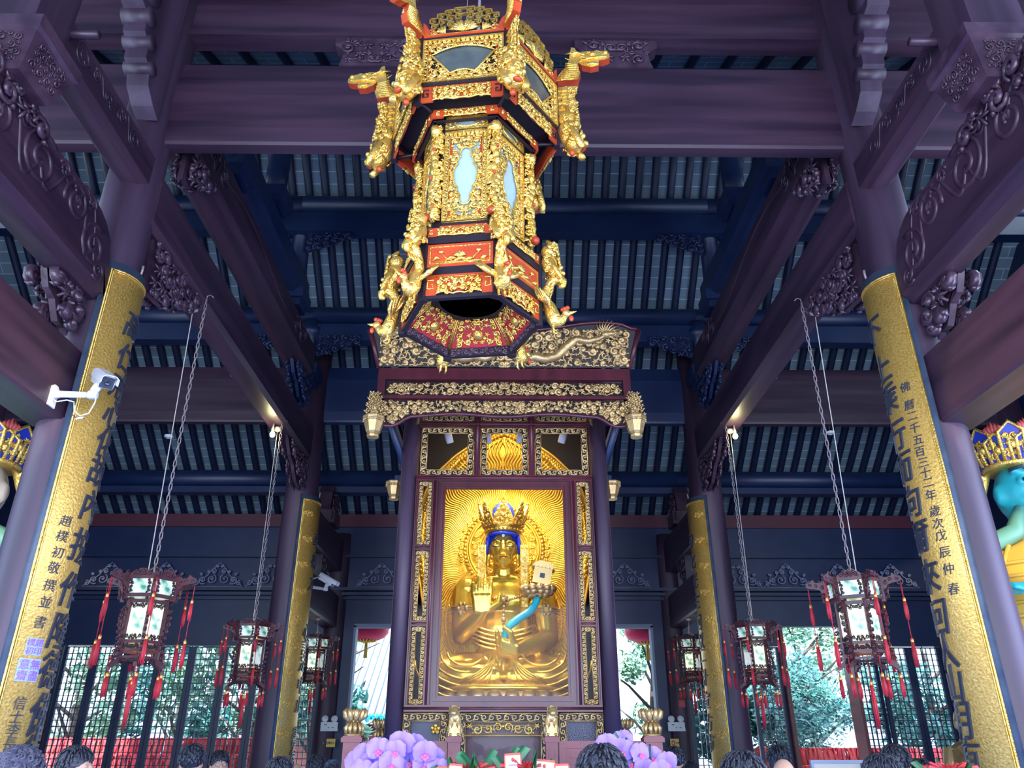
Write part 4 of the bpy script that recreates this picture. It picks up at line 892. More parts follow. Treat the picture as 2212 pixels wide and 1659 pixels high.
# spotlights in the top of the cabinet, then added fill lamps
for i, px in enumerate((968, 1053, 1124, 1217)):
    c = P(px, 940, 9.5); t = thing('cabinet_spotlight', 'white spotlight in the shrine top, ' + ['outer one toward the closed lattice', 'inner one toward the closed lattice', 'inner one toward the open doorway', 'outer one toward the open doorway'][i], 'spotlight', c)
    d = V((0, .45, -1)) + V(((1087 - px) / 400, 0, 0)); d.normalize(); u = d.orthogonal().normalized()
    mb = MB(); mb.lathe([(.045, 0), (.05, .01), (.05, .20), (.042, .21)], 14, Fr(-d * .10, u, d.cross(u), d)); mb.build('lamp_housing', 'white', t)
    mb = MB(); mb.tube([(0, 0, .08), (0, .02, .35)], .012, 6); mb.build('mounting_stem', 'white', t)
    l = lamp('spot_in_shrine', 'SPOT', c + d * .14, (0, 0, 0), 60, (1.0, .84, .52), spot_size=R(95), spot_blend=.6, shadow_soft_size=.05); l.rotation_euler = d.to_track_quat('-Z', 'Y').to_euler()
l = lamp('statue_fill_spot', 'SPOT', (0, SY + .25, Zs(935)), (0, 0, 0), 210, (1.0, .86, .55), spot_size=R(100), spot_blend=.7, shadow_soft_size=.06); l.rotation_euler = (V((0, TY, 3.2)) - V((0, SY + .25, Zs(935)))).to_track_quat('-Z', 'Y').to_euler()  # unseen spot without a fixture, added to brighten the statue

lamp('halo_fill', 'AREA', (0, SY + .35, 6.1), (52, 0, 0), 22, (1, .80, .45), (1.8, .25))  # unseen warm fill added to light the upper halo
# ============================================================= GREAT PALACE LANTERN
LX, LY, LT = -.2205, 4.25, -127.5
big = thing('palace_lantern', 'great six-sided gold and vermilion lantern hanging in front of the shrine canopy', 'lantern', (LX, LY, 4.0))
M['fanglass'] = mat('smoked_glass', (0.055, 0.07, 0.07), 0.25, col2=(0.09, 0.105, 0.10), scale=(9, 9, 9), spec=.35)
def frosted():
    m = bpy.data.materials.new('frosted_glass'); m.use_nodes = True; nt = m.node_tree; nt.nodes.clear(); o = nt.nodes.new('ShaderNodeOutputMaterial')
    d = nt.nodes.new('ShaderNodeBsdfDiffuse'); t = nt.nodes.new('ShaderNodeBsdfTranslucent'); g = nt.nodes.new('ShaderNodeBsdfGlossy'); a = nt.nodes.new('ShaderNodeMixShader'); b = nt.nodes.new('ShaderNodeMixShader')
    d.inputs[0].default_value = t.inputs[0].default_value = (.62, .80, .82, 1); g.inputs['Roughness'].default_value = .15; a.inputs[0].default_value = .5; b.inputs[0].default_value = .08
    nt.links.new(d.outputs[0], a.inputs[1]); nt.links.new(t.outputs[0], a.inputs[2]); nt.links.new(a.outputs[0], b.inputs[1]); nt.links.new(g.outputs[0], b.inputs[2]); nt.links.new(b.outputs[0], o.inputs[0]); return m
M['frost'] = frosted()
C30 = cos(pi / 6)
def fan_shape(n=14, r0=.12, r1=.36, a=R(37), cy_=-.235):
    o = [(r1 * sin(a * (2 * i / n - 1)), cy_ + r1 * cos(a * (2 * i / n - 1))) for i in range(n + 1)]; i_ = [(r0 * 1.15 * sin(a * (1 - 2 * i / n)), cy_ + r0 * 1.15 * cos(a * (1 - 2 * i / n))) for i in range(n + 1)]
    return o + i_
CT = [(0, 1), (.25, .97), (.45, .87), (.49, .74), (.45, .65), (.60, .61), (.68, .51), (.65, .41), (.86, .32), (.98, .15), (1, 0), (.96, -.15), (.86, -.30), (.64, -.40), (.67, -.50), (.60, -.60), (.45, -.65), (.48, -.76), (.42, -.88), (.25, -.97), (0, -1)]
def cartouche(w, h): return [(w * x, h * z) for x, z in CT] + [(-w * x, h * z) for x, z in CT[-2:0:-1]]
def inpoly(p, poly):
    x, y = p; c = False
    for i in range(len(poly)):
        x1, y1 = poly[i]; x2, y2 = poly[i - 1]
        if (y1 > y) != (y2 > y) and x < (x2 - x1) * (y - y1) / (y2 - y1) + x1: c = not c
    return c
def away(poly, cx_, cz_, grow):
    P2 = [(x * grow, z * grow) for x, z in poly]
    return lambda x, y, r: not inpoly((x - cx_, y - cz_), P2) and all((x - cx_ - a) ** 2 + (y - cz_ - b) ** 2 > (r * .95) ** 2 for a, b in poly)
FACES = {}      # name -> (mesh, sub-meshes)
def F(a, z): return Fr((0, -a, z - 4.0), (1, 0, 0), (0, 0, 1), (0, -1, 0))
def glazed_panel(key, R_, z0, z1, margin, win, t, seed, glass, ctr=None, redline=True, mn=.011, mx=.026, th=.0075):
    a, wd = R_ * C30, R_ - 2 * margin; h = z1 - z0; f = F(a, z0).sub(-wd / 2, 0); cx_, cz_ = wd / 2, h * (ctr or .5)
    fr_ = MB(); fr_.frame(wd, h, .010, .02, f); 
    lace = MB(); lace_border(lace, f.sub(0, 0, .004), wd, h, t, t * .17, seed)
    # gold lip round the border, then scrolls up to the window
    lace.frame(wd, h, .007, .014, f); lace.frame(wd - 2 * t, h - 2 * t, .006, .012, f.sub(t, t))
    scrollwork(lace, f.sub(t, t, .002), wd - 2 * t, h - 2 * t, mn, mx, th, seed, (lambda g: lambda x, y, r: g(x + t, y + t, r))(away(win, cx_, cz_, 1.04)), mirror=True, fill=4)
    lace.tube([f(cx_ + x, cz_ + z, .010) for x, z in win], .0075, 6, closed=True)
    red = MB(); red.frame(wd - 2 * t - .012, h - 2 * t - .012, .016, .006, f.sub(t + .006, t + .006, -.006))
    bk = MB(); bk.box(0, wd, 0, h, -.020, -.012, f)
    gl = MB(); gl.prism([(cx_ + x, cz_ + z) for x, z in win], -.011, -.003, f)
    FACES[key] = [('panel_frame', fr_.mesh('panel_frame', 'gold')), ('lace', lace.mesh('lace', 'gold'))] + ([('red_moulding', red.mesh('red_moulding', 'red'))] if redline else []) + [('panel_backing', bk.mesh('panel_backing', 'frost' if glass == 'frost' else 'black')), ('window_glass', gl.mesh('window_glass', glass))]
glazed_panel('upper_panel', .595, 5.585, 5.975, .022, fan_shape(), .034, 5, 'fanglass', .50)
glazed_panel('tall_panel', .355, 4.605, 5.335, .034, cartouche(.082, .235), .030, 8, 'frost', .50)
glazed_panel('small_panel', .355, 5.355, 5.475, .034, [(.085 * cos(q) * (1 - .12 * abs(sin(2 * q))), .030 * sin(q)) for q in [2 * pi * i / 24 for i in range(24)]], .016, 9, 'frost', .5, False, .008, .014, .005)
def apron(key, R_, z0, z1, wd, redh, seed, ends=True, ground='red', mn=.011, mx=.024, th=.007):
    a, h = R_ * C30, z1 - z0; f = F(a, z0).sub(-wd / 2, 0); rd = MB(); e = min(.10, wd * .17) if ends else 0
    if ground == 'red':
        rd.prism([(0, h * .0), (e, h * .0), (e * 1.1, h * .28), (wd / 2, h * .12), (wd - e * 1.1, h * .28), (wd - e, 0), (wd, 0), (wd, h), (0, h)], -.012, 0, f)
    la = MB(); scrollwork(la, f.sub(e, 0, .002), wd - 2 * e, h * .86, mn, mx, th, seed, lambda x, y, r: y - r > .10 * h * (1 + cos(2 * pi * 3 * x / (wd - 2 * e))) * .4 - .004, mirror=True, fill=4.5)
    n = 24; la.tube([f(e + (wd - 2 * e) * i / n, h * (.05 + .09 * abs(sin(pi * 3 * i / n)) - (.06 if 8 < i < 16 else 0)), .006) for i in range(n + 1)], .006, 5)
    la.tube([f(e, h * .84, .004), f(wd - e, h * .84, .004)], .003, 4)
    bb = [MB(), MB()]
    for s in (0, 1):
        if ends:
            x0 = e * .55 if s == 0 else wd - e * .55; sg = 1 if s == 0 else -1; q = h * .28
            bb[s].tube([f(x0 + sg * q * .5, h * .72, .002), f(x0 - sg * q * .5, h * .72, .002), f(x0 - sg * q * .5, h * .3, .002), f(x0 + sg * q * .35, h * .3, .002), f(x0 + sg * q * .35, h * .5, .002), f(x0, h * .5, .002)], .006, 4)
    FACES[key] = [('lace', la.mesh('lace', 'gold'))] + ([('red_board', rd.mesh('red_board', 'red'))] if ground == 'red' else []) + ([('fret_hook', b_.mesh('fret_hook', 'black' if R_ > .5 else 'gold')) for b_ in bb] if ends else [])
apron('upper_apron', .600, 5.425, 5.560, .585, 1, 21)
apron('under_apron', .455, 5.405, 5.475, .445, 1, 22, mn=.009, mx=.016, th=.005)
apron('waist_lace', .368, 4.470, 4.575, .31, 1, 23, False)
apron('skirt_crest', .462, 4.435, 4.500, .45, 1, 24, mn=.009, mx=.016, th=.0055)
apron('skirt_lace', .455, 4.02, 4.165, .42, 1, 25)
# red lotus panel of the skirt
a = .455 * C30; f = F(a, 4.215).sub(-.205, 0); pb = MB(); pb.box(0, .41, 0, .165, -.012, 0, f)
fl = MB(); fl.frame(.37, .125, .006, .006, f.sub(.02, .02))
for (x, z, r_) in ((.205, .075, .030), (.09, .10, .013), (.32, .10, .013)):
    for k in range(7): q = pi * (k / 6); fl.tube([f(x, z - r_ * .4, .004), f(x + r_ * .9 * cos(q), z + r_ * .6 * sin(q), .012), f(x + r_ * 1.35 * cos(q), z + r_ * (1.1 * sin(q)) - .003, .006)], [r_ * .15, r_ * .30, r_ * .08], 5)
    fl.ball(f(x, z, .008), r_ * .35, 6, 5)
for (x, z, w_, sg) in ((.15, .05, .04, 1), (.26, .05, .04, -1), (.205, .042, .05, 1), (.06, .055, .025, 1), (.35, .055, .025, -1)): fl.tube([f(x - w_, z - .012, .003), f(x, z + .008 * sg, .010), f(x + w_, z + .004, .003)], [.003, .014, .003], 5)
fl.tube([f(.16, .04, .003), f(.12, .06, .004), f(.09, .095, .004)], .004, 4); fl.tube([f(.25, .04, .003), f(.29, .06, .004), f(.32, .095, .004)], .004, 4); fl.tube([f(.05, .035, .003), f(.205, .03, .004), f(.36, .035, .003)], .004, 4)
FACES['lotus_panel'] = [('red_board', pb.mesh('red_board', 'red')), ('lotus_relief', fl.mesh('lotus_relief', 'gold'))]
# crown crest of key fret and palmettes
a = .60 * C30; f = F(a, 6.02).sub(-.26, 0); cr = MB(); B_ = lambda x0, x1, z0, z1: cr.box(x0, x1, z0, z1, -.010, .010, f)
def key(x, z, w_, h_, sg=1):
    t = .009; X = (lambda p, q: (min(p, q), max(p, q)))
    for (p, q, r_, s_) in ((0, w_, h_ - t, h_), (w_ - t, w_, 0, h_), (.30 * w_, w_, 0, t), (.30 * w_, .30 * w_ + t, 0, h_ * .62), (.30 * w_, .68 * w_, h_ * .62 - t, h_ * .62)):
        a_, b_ = X(x + sg * p, x + sg * q); B_(a_, b_, z + r_, z + s_)
for sg in (1, -1):
    c = .26
    for (x, z, w_, h_) in ((.0, .20, .075, .055), (.07, .185, .07, .055), (.13, .155, .065, .055), (.185, .115, .06, .055), (.0, .14, .065, .055), (.06, .125, .065, .055), (.12, .10, .06, .05), (.175, .06, .055, .05), (.07, .075, .05, .045)): key(c + sg * x, z, w_, h_, sg)
    B_(*sorted((c, c + sg * .255)), .0, .010)
    for k in range(5): q = .25 + k * .27; cr.tube([f(c, .02, .008), f(c + sg * .075 * cos(q), .02 + .075 * sin(q), .016), f(c + sg * .115 * cos(q), .02 + .115 * sin(q), .006)], [.004, .016, .003], 5)
    for k in range(4): q = .3 + k * .4; cr.tube([f(c + sg * .13, .015, .006), f(c + sg * (.13 + .05 * cos(q)), .015 + .05 * sin(q), .014), f(c + sg * (.13 + .075 * cos(q)), .015 + .075 * sin(q), .004)], [.004, .011, .003], 5)
    p = spiral((c + sg * .21, .03), .028, 1.4, 0, sg, 12); cr.tube([f(x, z, .006) for x, z in p], .006, 5)
RH = []
for sg in (1, -1):
    rh = MB(); c = .26; rh.prism([(c + sg * x, z) for x, z in ((.255, .0), (.285, .0), (.285, .13), (.262, .10), (.245, .06), (.235, .02))][::sg], -.012, .012, f)
    p = spiral((c + sg * .228, .040), .026, 1.2, 0, -sg, 10); rh.tube([f(x, z, .004) for x, z in p], .008, 5); RH.append(('red_horn', rh.mesh('red_horn', 'red')))
FACES['crest'] = [('fretwork', cr.mesh('fretwork', 'gold'))] + RH
# underside: funnel panels
ri, zi, ro, zo = .225, .25, .425, .065
fu = MB(); b0, b1 = ro / 2 * .985, ri / 2 * .985
def fun(x, y, z=0):      # y 0 outer .. 1 inner; faces down and inward
    aa = (ro + (ri - ro) * y) * C30; n = V((0, (zo - zi), -(ro - ri) * C30)).normalized(); n = V((0, abs(zi - zo), -(ro - ri) * C30)).normalized(); return V((x, -aa, zo + (zi - zo) * y)) + n * z
def wf(y): return (ro + (ri - ro) * y) / 2
fu.add([fun(-wf(0), 0), fun(wf(0), 0), fun(wf(1), 1), fun(-wf(1), 1), fun(-wf(0), 0, -.012), fun(wf(0), 0, -.012), fun(wf(1), 1, -.012), fun(-wf(1), 1, -.012)], [(0, 3, 2, 1), (4, 5, 6, 7), (0, 1, 5, 4), (1, 2, 6, 5), (2, 3, 7, 6), (3, 0, 4, 7)])
go = MB(); rr = random.Random(3); Lf = .29
class FunFr:
    def __call__(s, x, y, z=0): return fun(x - .20, y / Lf, z)
scrollwork(go, FunFr(), .40, Lf, .012, .026, .006, 44, lambda x, y, r: abs(x - .20) + r * .9 < wf(y / Lf) * .86 and .10 < y / Lf < .88 and (math.hypot(x - .2, y - .10) > .035 + r), mirror=True, fill=1.6)
go.lathe([(.034, 0), (.034, .008), (.0, .012)], 16, Fr(fun(0, .10 / Lf), fun(0, .3) - fun(1, .3), fun(0, 1) - fun(0, 0)))
for s in (-1, 1):
    for k in (.0, .011): go.tube([fun(s * (wf(.0) - .006 - k), .0, .006), fun(s * (wf(1) - .006 - k), 1, .006)], .0035, 4)
FACES['soffit_panel'] = [('red_board', fu.mesh('red_board', 'crimson')), ('gilt_relief', go.mesh('gilt_relief', 'gold'))]
NAMES = [k for k in FACES]
for i in range(6):
    ang = R(LT + 30 + 60 * i + 90)
    for k in NAMES:
        par = None
        for j, (n, me) in enumerate(FACES[k]):
            o = bpy.data.objects.new(k if j == 0 else n, me); COL.objects.link(o)
            if j == 0: par = o; o.parent = big; o.rotation_euler = (0, 0, ang)
            else: o.parent = par
# dark skeleton
def hexring(mb, R0, z0, z1, t, mi=0):
    for i in range(6):
        f = Fr((0, 0, 0), (cos(R(LT + 30 + 60 * i + 90)), sin(R(LT + 30 + 60 * i + 90)), 0), (0, 0, 1)); a = R0 * C30
        f.n = V((cos(R(LT + 30 + 60 * i)), sin(R(LT + 30 + 60 * i)), 0)); mb.box(-R0 / 2, R0 / 2, z0 - 4, z1 - 4, a - t, a, f, mi)
sk = MB()
for (R0, z0, z1, t) in ((.605, 5.972, 6.005, .03), (.605, 5.556, 5.588, .03), (.36, 5.335, 5.357, .03), (.36, 5.474, 5.50, .03), (.36, 4.575, 4.607, .03), (.46, 4.385, 4.437, .03), (.46, 4.162, 4.215, .03), (.45, 4.0, 4.02, .03), (.43, 5.39, 5.40, .02)): hexring(sk, R0, z0, z1, t)
for i in range(6):
    q = R(LT + 60 * i); d = V((cos(q), sin(q), 0)); u = V((-sin(q), cos(q), 0))
    for (R0, z0, z1, t) in ((.605, 5.42, 6.02, .024), (.36, 4.43, 5.5, .030), (.46, 3.985, 4.52, .024)):
        sk.prism([(-t, -t * 1.7), (t, -t * 1.7), (t, 0), (-t, 0)], z0 - 4, z1 - 4, Fr(d * R0, u, d, (0, 0, 1)))
    sk.tube([d * .35 + V((0, 0, 1.47)), d * .595 + V((0, 0, 1.45))], .014, 4); pass
sk.lathe([(.0, 2.0), (.58, 2.0), (.58, 2.01), (.0, 2.01)], 6, Fr((0, 0, 0), (cos(R(LT)), sin(R(LT)), 0), (-sin(R(LT)), cos(R(LT)), 0), (0, 0, 1)), sm=False)
sk.lathe([(.585, 1.585), (.345, 1.50), (.345, 1.51), (.585, 1.595)], 6, Fr((0, 0, 0), (cos(R(LT)), sin(R(LT)), 0), (-sin(R(LT)), cos(R(LT)), 0), (0, 0, 1)), sm=False)
sk.lathe([(.205, .205), (.250, .200), (.256, .215), (.25, .24), (.205, .36), (.195, .36), (.195, .215), (.205, .205)], 48, Fr((0, 0, 0), (1, 0, 0), (0, 1, 0)))
MB().lathe([(.0, .225), (.12, .235), (.195, .262), (.195, .27), (.0, .27)], 40, Fr((0, 0, 0), (1, 0, 0), (0, 1, 0))).build('glass_bowl', 'frost', big)
sk.build('dark_frame', 'black', big)
rr_ = MB(); hexring(rr_, .612, 6.004, 6.024, .035); rr_.build('red_rim', 'red', big)
# inner lace of the far skirt edge
hx = MB(); fI = Fr((0, -.425 * C30, .0), (-1, 0, 0), (0, 0, 1), (0, 1, 0))
scrollwork(hx, fI.sub(-.2, .0), .40, .065, .010, .022, .007, 51, mirror=True, fill=3); hx.prism([(-.2, .07), (.2, .07), (.2, .004), (-.2, .004)], -.004, .002, fI); hm = hx.mesh('hanging_lace', 'carve')
# corner ornaments
def corner(name, mb, mats): return (name, mb.mesh(name, mats))
O = []      # all pointing outward along -y, z relative to 4.0
# dragon head: gilded plate with red edges
def dragon():
    pr = [(.0, 0), (.165, 0), (.185, .07), (.16, .125), (.175, .165), (.20, .135), (.23, .125), (.26, .11), (.29, .115), (.32, .12), (.325, .17), (.355, .168), (.385, .178), (.405, .19), (.405, .225), (.375, .262), (.34, .262), (.315, .275), (.27, .262), (.25, .275), (.19, .272), (.165, .285), (.15, .32), (.125, .33), (.115, .27), (.105, .20), (.085, .14), (.045, .09), (.02, .05)]
    mb = MB(); t = .028; fr = Fr((0, 0, 2.02), (0, -1, 0), (0, 0, 1), (1, 0, 0)); n = len(pr)
    vs = [fr(x + .59, z, -t) for x, z in pr] + [fr(x + .59, z, t) for x, z in pr]
    import mathutils
    tri = mathutils.geometry.tessellate_polygon([[V((x, z, 0)) for x, z in pr]])
    mb.add(vs, [tuple(t_) for t_ in tri] + [(a + n, c + n, b + n) for a, b, c in tri], 0)
    b = len(mb.v) - 2 * n
    for i in range(n): mb.f.append([b + i, b + (i + 1) % n, b + n + (i + 1) % n, b + n + i]); mb.m.append(0 if i > 15 else 1); mb.sm.append(False)
    for s in (-1, 1):
        for k in range(9): q = k / 8; x0 = .59 + .10 + .02 * sin(q * 3) - .03 * (1 - q) ; mb.tube([fr(x0 - .06 * (1 - q * .6), .02 + q * .15, s * t), fr(x0 + .0, .005 + q * .15, s * (t + .006)), fr(x0 + .065, .015 + q * .13, s * t)], .008, 5)
        mb.ball(fr(.59 + .275, .235, s * t), .022, 8, 6); mb.ball(fr(.59 + .375, .245, s * t * .8), .020, 7, 5)
        for (x, z) in ((.22, .235), (.19, .25), (.245, .20), (.30, .235), (.16, .245)): mb.tube([fr(.59 + x, z, s * t), fr(.59 + x - .04, z + .015, s * (t + .008)), fr(.59 + x - .085, z + .03, s * t * .6)], [.013, .010, .003], 5)
        mb.tube([fr(.59 + .23, .15, s * t), fr(.59 + .27, .135, s * (t + .006)), fr(.59 + .32, .135, s * t)], .012, 5); mb.tube([fr(.59 + .18, .18, s * t), fr(.59 + .26, .195, s * (t + .006)), fr(.59 + .38, .205, s * t)], .010, 5)
    return mb
O.append(corner('dragon_head', dragon(), ['gold', 'red']))
mb = MB(); fr = Fr((-.0, -.605, 1.66), (0, -1, 0), (0, 0, 1), (1, 0, 0))      # fret wing below the dragon
for s in (-1, 1): scrollwork(mb, fr.sub(.055, .02, s * .012), .085, .30, .012, .026, .010, 61, lambda x, y, r: x < .03 + .05 * abs(sin(y * 14 + .5)) + .02, fill=4)
for z in (.04, .10, .16, .22, .28):
    for (x0, x1, z0, z1) in ((0, .075, 0, .010), (.066, .075, -.035, .01), (.02, .075, -.035, -.026), (.02, .029, -.035, -.012)): mb.box(x0, x1, z + z0, z + z1, -.014, .014, fr)
mb.prism([(0, .0), (.10, .05), (.13, .14), (.115, .2), (.15, .32), (0, .32)], -.006, .006, fr); O.append(corner('fret_wing', mb, ['gold', 'red']))
def lion(c, s_, seed):      # crouching lion mask clinging to the corner
    mb = MB(); rr = random.Random(seed); c = V(c)
    mb.ball(c + V((0, -.045, .0)) * s_, (.062 * s_, .06 * s_, .085 * s_), 12, 9); mb.ball(c + V((0, -.075, -.075)) * s_, (.056 * s_, .055 * s_, .052 * s_), 12, 9); mb.ball(c + V((0, -.04, .09)) * s_, (.05 * s_, .055 * s_, .06 * s_), 10, 8)
    for k in range(46):
        q, z = rr.uniform(-1.9, 1.9), rr.uniform(-.11, .14); r_ = .066 * (1 - .25 * abs(z / .14)); p = c + V((r_ * sin(q), -.045 - r_ * cos(q), z)) * s_
        sp = spiral((0, 0), .018 * s_, 1.2, q * 3, 1, 8); u = V((cos(q), sin(q), 0)); mb.tube([p + u * a_ + V((0, 0, b_)) - V((sin(q) * -.004, cos(q) * .006, 0)) for a_, b_ in sp], .0072 * s_, 5)
    for s in (-1, 1):
        mb.ball(c + V((s * .028, -.122, -.055)) * s_, .016 * s_, 8, 6); mb.ball(c + V((s * .05, -.06, -.03)) * s_, .022 * s_, 7, 5); mb.tube([c + V((s * .05, -.05, .0)) * s_, c + V((s * .055, -.10, -.11)) * s_, c + V((s * .04, -.115, -.145)) * s_], [.026 * s_, .020 * s_, .018 * s_], 7)
    mb.ball(c + V((0, -.132, -.085)) * s_, (.022 * s_, .02 * s_, .016 * s_), 8, 6); mb.ball(c + V((0, -.120, -.112)) * s_, (.026 * s_, .016 * s_, .012 * s_), 8, 6, mi=1); mb.ball(c + V((0, -.06, -.14)) * s_, .017 * s_, 8, 6, mi=1)
    mb.tube([c + V((0, -.03, .10)) * s_, c + V((0, -.06, .16)) * s_, c + V((0, -.03, .19)) * s_], [.035 * s_, .026 * s_, .012 * s_], 7); return mb
O.append(corner('lion_figure', lion((0, -.612, 1.54), 1.3, 4), ['gold', 'red']))
class Wrap:      # half-cylinder wrapped round a corner post
    def __init__(s, r0, z0, rad): s.r0, s.z0, s.rad = r0, z0, rad
    def __call__(s, x, y, z=0): q = x / s.rad; return V(((s.rad + z) * sin(q), -s.r0 - (s.rad + z) * cos(q), s.z0 + y))
mb = MB(); Wd = R(230) * .033
scrollwork(mb, Fr_ := type('W', (), {'__call__': lambda s, x, y, z=0: Wrap(.368 + .010 * sin(y * 11), .60, .031)(x - Wd / 2, y, z)})(), Wd, .76, .012, .024, .0085, 71, fill=5)
for k in range(14): z = .63 + k * .052; mb.ball((.012 * sin(k * 1.7), -.392 - .010 * sin(k * .9), z), (.024, .030, .040), 8, 6)
pts = [V((.020 * sin(k * .7), -.405 - .010 * sin(k * 1.3), .60 + k * .038)) for k in range(20)]; mb.tube(pts, [.012 + .005 * sin(k) for k in range(20)], 7)
for (z, x) in ((.70, .03), (.93, -.02), (1.16, .015)): mb.ball((x * .6, -.418, z), .013, 7, 5, mi=1)
mb.ball((-.03, -.425, .62), .030, 10, 8, mi=1); mb.tube([(0, -.39, 1.30), (.0, -.405, 1.35), (0, -.385, 1.375)], [.04, .035, .015], 8)
O.append(corner('corner_dragon', mb, ['gold', 'red']))
O.append(corner('flower_lion', lion((0, -.47, .45), .95, 9), ['gold', 'red']))
# phoenix: body, head with red comb and wattle, spread wings, curling tail
mb = MB(); e = -.475
def tube2(pts, rs, seg=8, mi=0):
    q = []; pts = [V(p) for p in pts]
    for i in range(len(pts) - 1):
        for t in (0, .33, .66): q.append((pts[i].lerp(pts[i + 1], t), rs[i] + (rs[i + 1] - rs[i]) * t))
    q.append((pts[-1], rs[-1])); mb.tube([a for a, b in q], [b for a, b in q], seg, mi=mi)
tube2([(0, e + .01, .20), (0, e - .03, .13), (0, e - .05, .06), (0, e - .065, .02), (0, e - .10, .025), (0, e - .125, .055)], [.022, .040, .048, .046, .034, .024])
mb.ball((0, e - .135, .07), (.026, .030, .026), 9, 7); tube2([(0, e - .155, .072), (0, e - .20, .085)], [.015, .002], 6)
for (y, z, r_) in ((-.125, .105, .017), (-.143, .112, .016), (-.11, .10, .014)): mb.ball((0, e + y, z), r_, 7, 5, mi=1)
mb.ball((0, e - .165, .035), (.013, .016, .022), 7, 5, mi=1)
for s in (-1, 1):
    for k in range(5):
        q = .5 + k * .20; mb.tube([V((s * .035, e - .04, .08 + .008 * k)), V((s * (.035 + .075 * cos(q)), e - .03 + .015 * k, .08 + .09 * sin(q))), V((s * (.035 + .135 * cos(q)), e + .0 + .02 * k, .08 + .17 * sin(q)))], [.010, .017, .004], 6, flat=.5)
    for k in range(12): q = k * .52; mb.ball((s * .036 * abs(cos(q)), e - .045 - .02 * sin(q), .03 + .012 * k), (.014, .012, .012), 5, 4)
    tube2([(s * .018, e - .05, -.01), (s * .02, e - .055, -.05), (s * .02, e - .075, -.06)], [.010, .007, .004], 5)
tube2([(0, e + .0, .18), (0, e - .015, .25), (0, e - .045, .31), (0, e - .09, .335), (0, e - .125, .31), (0, e - .12, .275), (0, e - .095, .27)], [.030, .030, .032, .030, .024, .018, .010])
for k in range(9): q = k * .7; mb.tube([(.016 * cos(q), e - .01 - .006 * k, .20 + .014 * k), (.036 * cos(q), e - .03 - .006 * k, .22 + .012 * k), (.030 * cos(q), e - .05 - .006 * k, .25 + .010 * k)], [.010, .012, .003], 5)
O.append(corner('phoenix', mb, ['gold', 'red']))
for i in range(6):
    for n, me in O:
        o = bpy.data.objects.new(n, me); COL.objects.link(o); o.parent = big; o.rotation_euler = (0, 0, R(LT + 60 * i + 90))
    o = bpy.data.objects.new('hanging_lace', hm); COL.objects.link(o); o.parent = big; o.rotation_euler = (0, 0, R(LT + 30 + 60 * i + 90))
lamp('lantern_lamp', 'POINT', (LX + .03, LY, 5.05), (0, 0, 0), 14, (.85, .95, 1.0), shadow_soft_size=.05)
mb = MB(); mb.tube([(LX, LY, 5.99), (LX + .02, LY + .03, 9.35)], .012, 8); mb.tube([(LX - .09, LY, 5.99), (LX - .09, LY, 9.3)], .003, 5)
tag(mb.build('hanging_rod', 'iron'), 'thin dark rod with a cord from which the great lantern hangs', 'hanging rod')
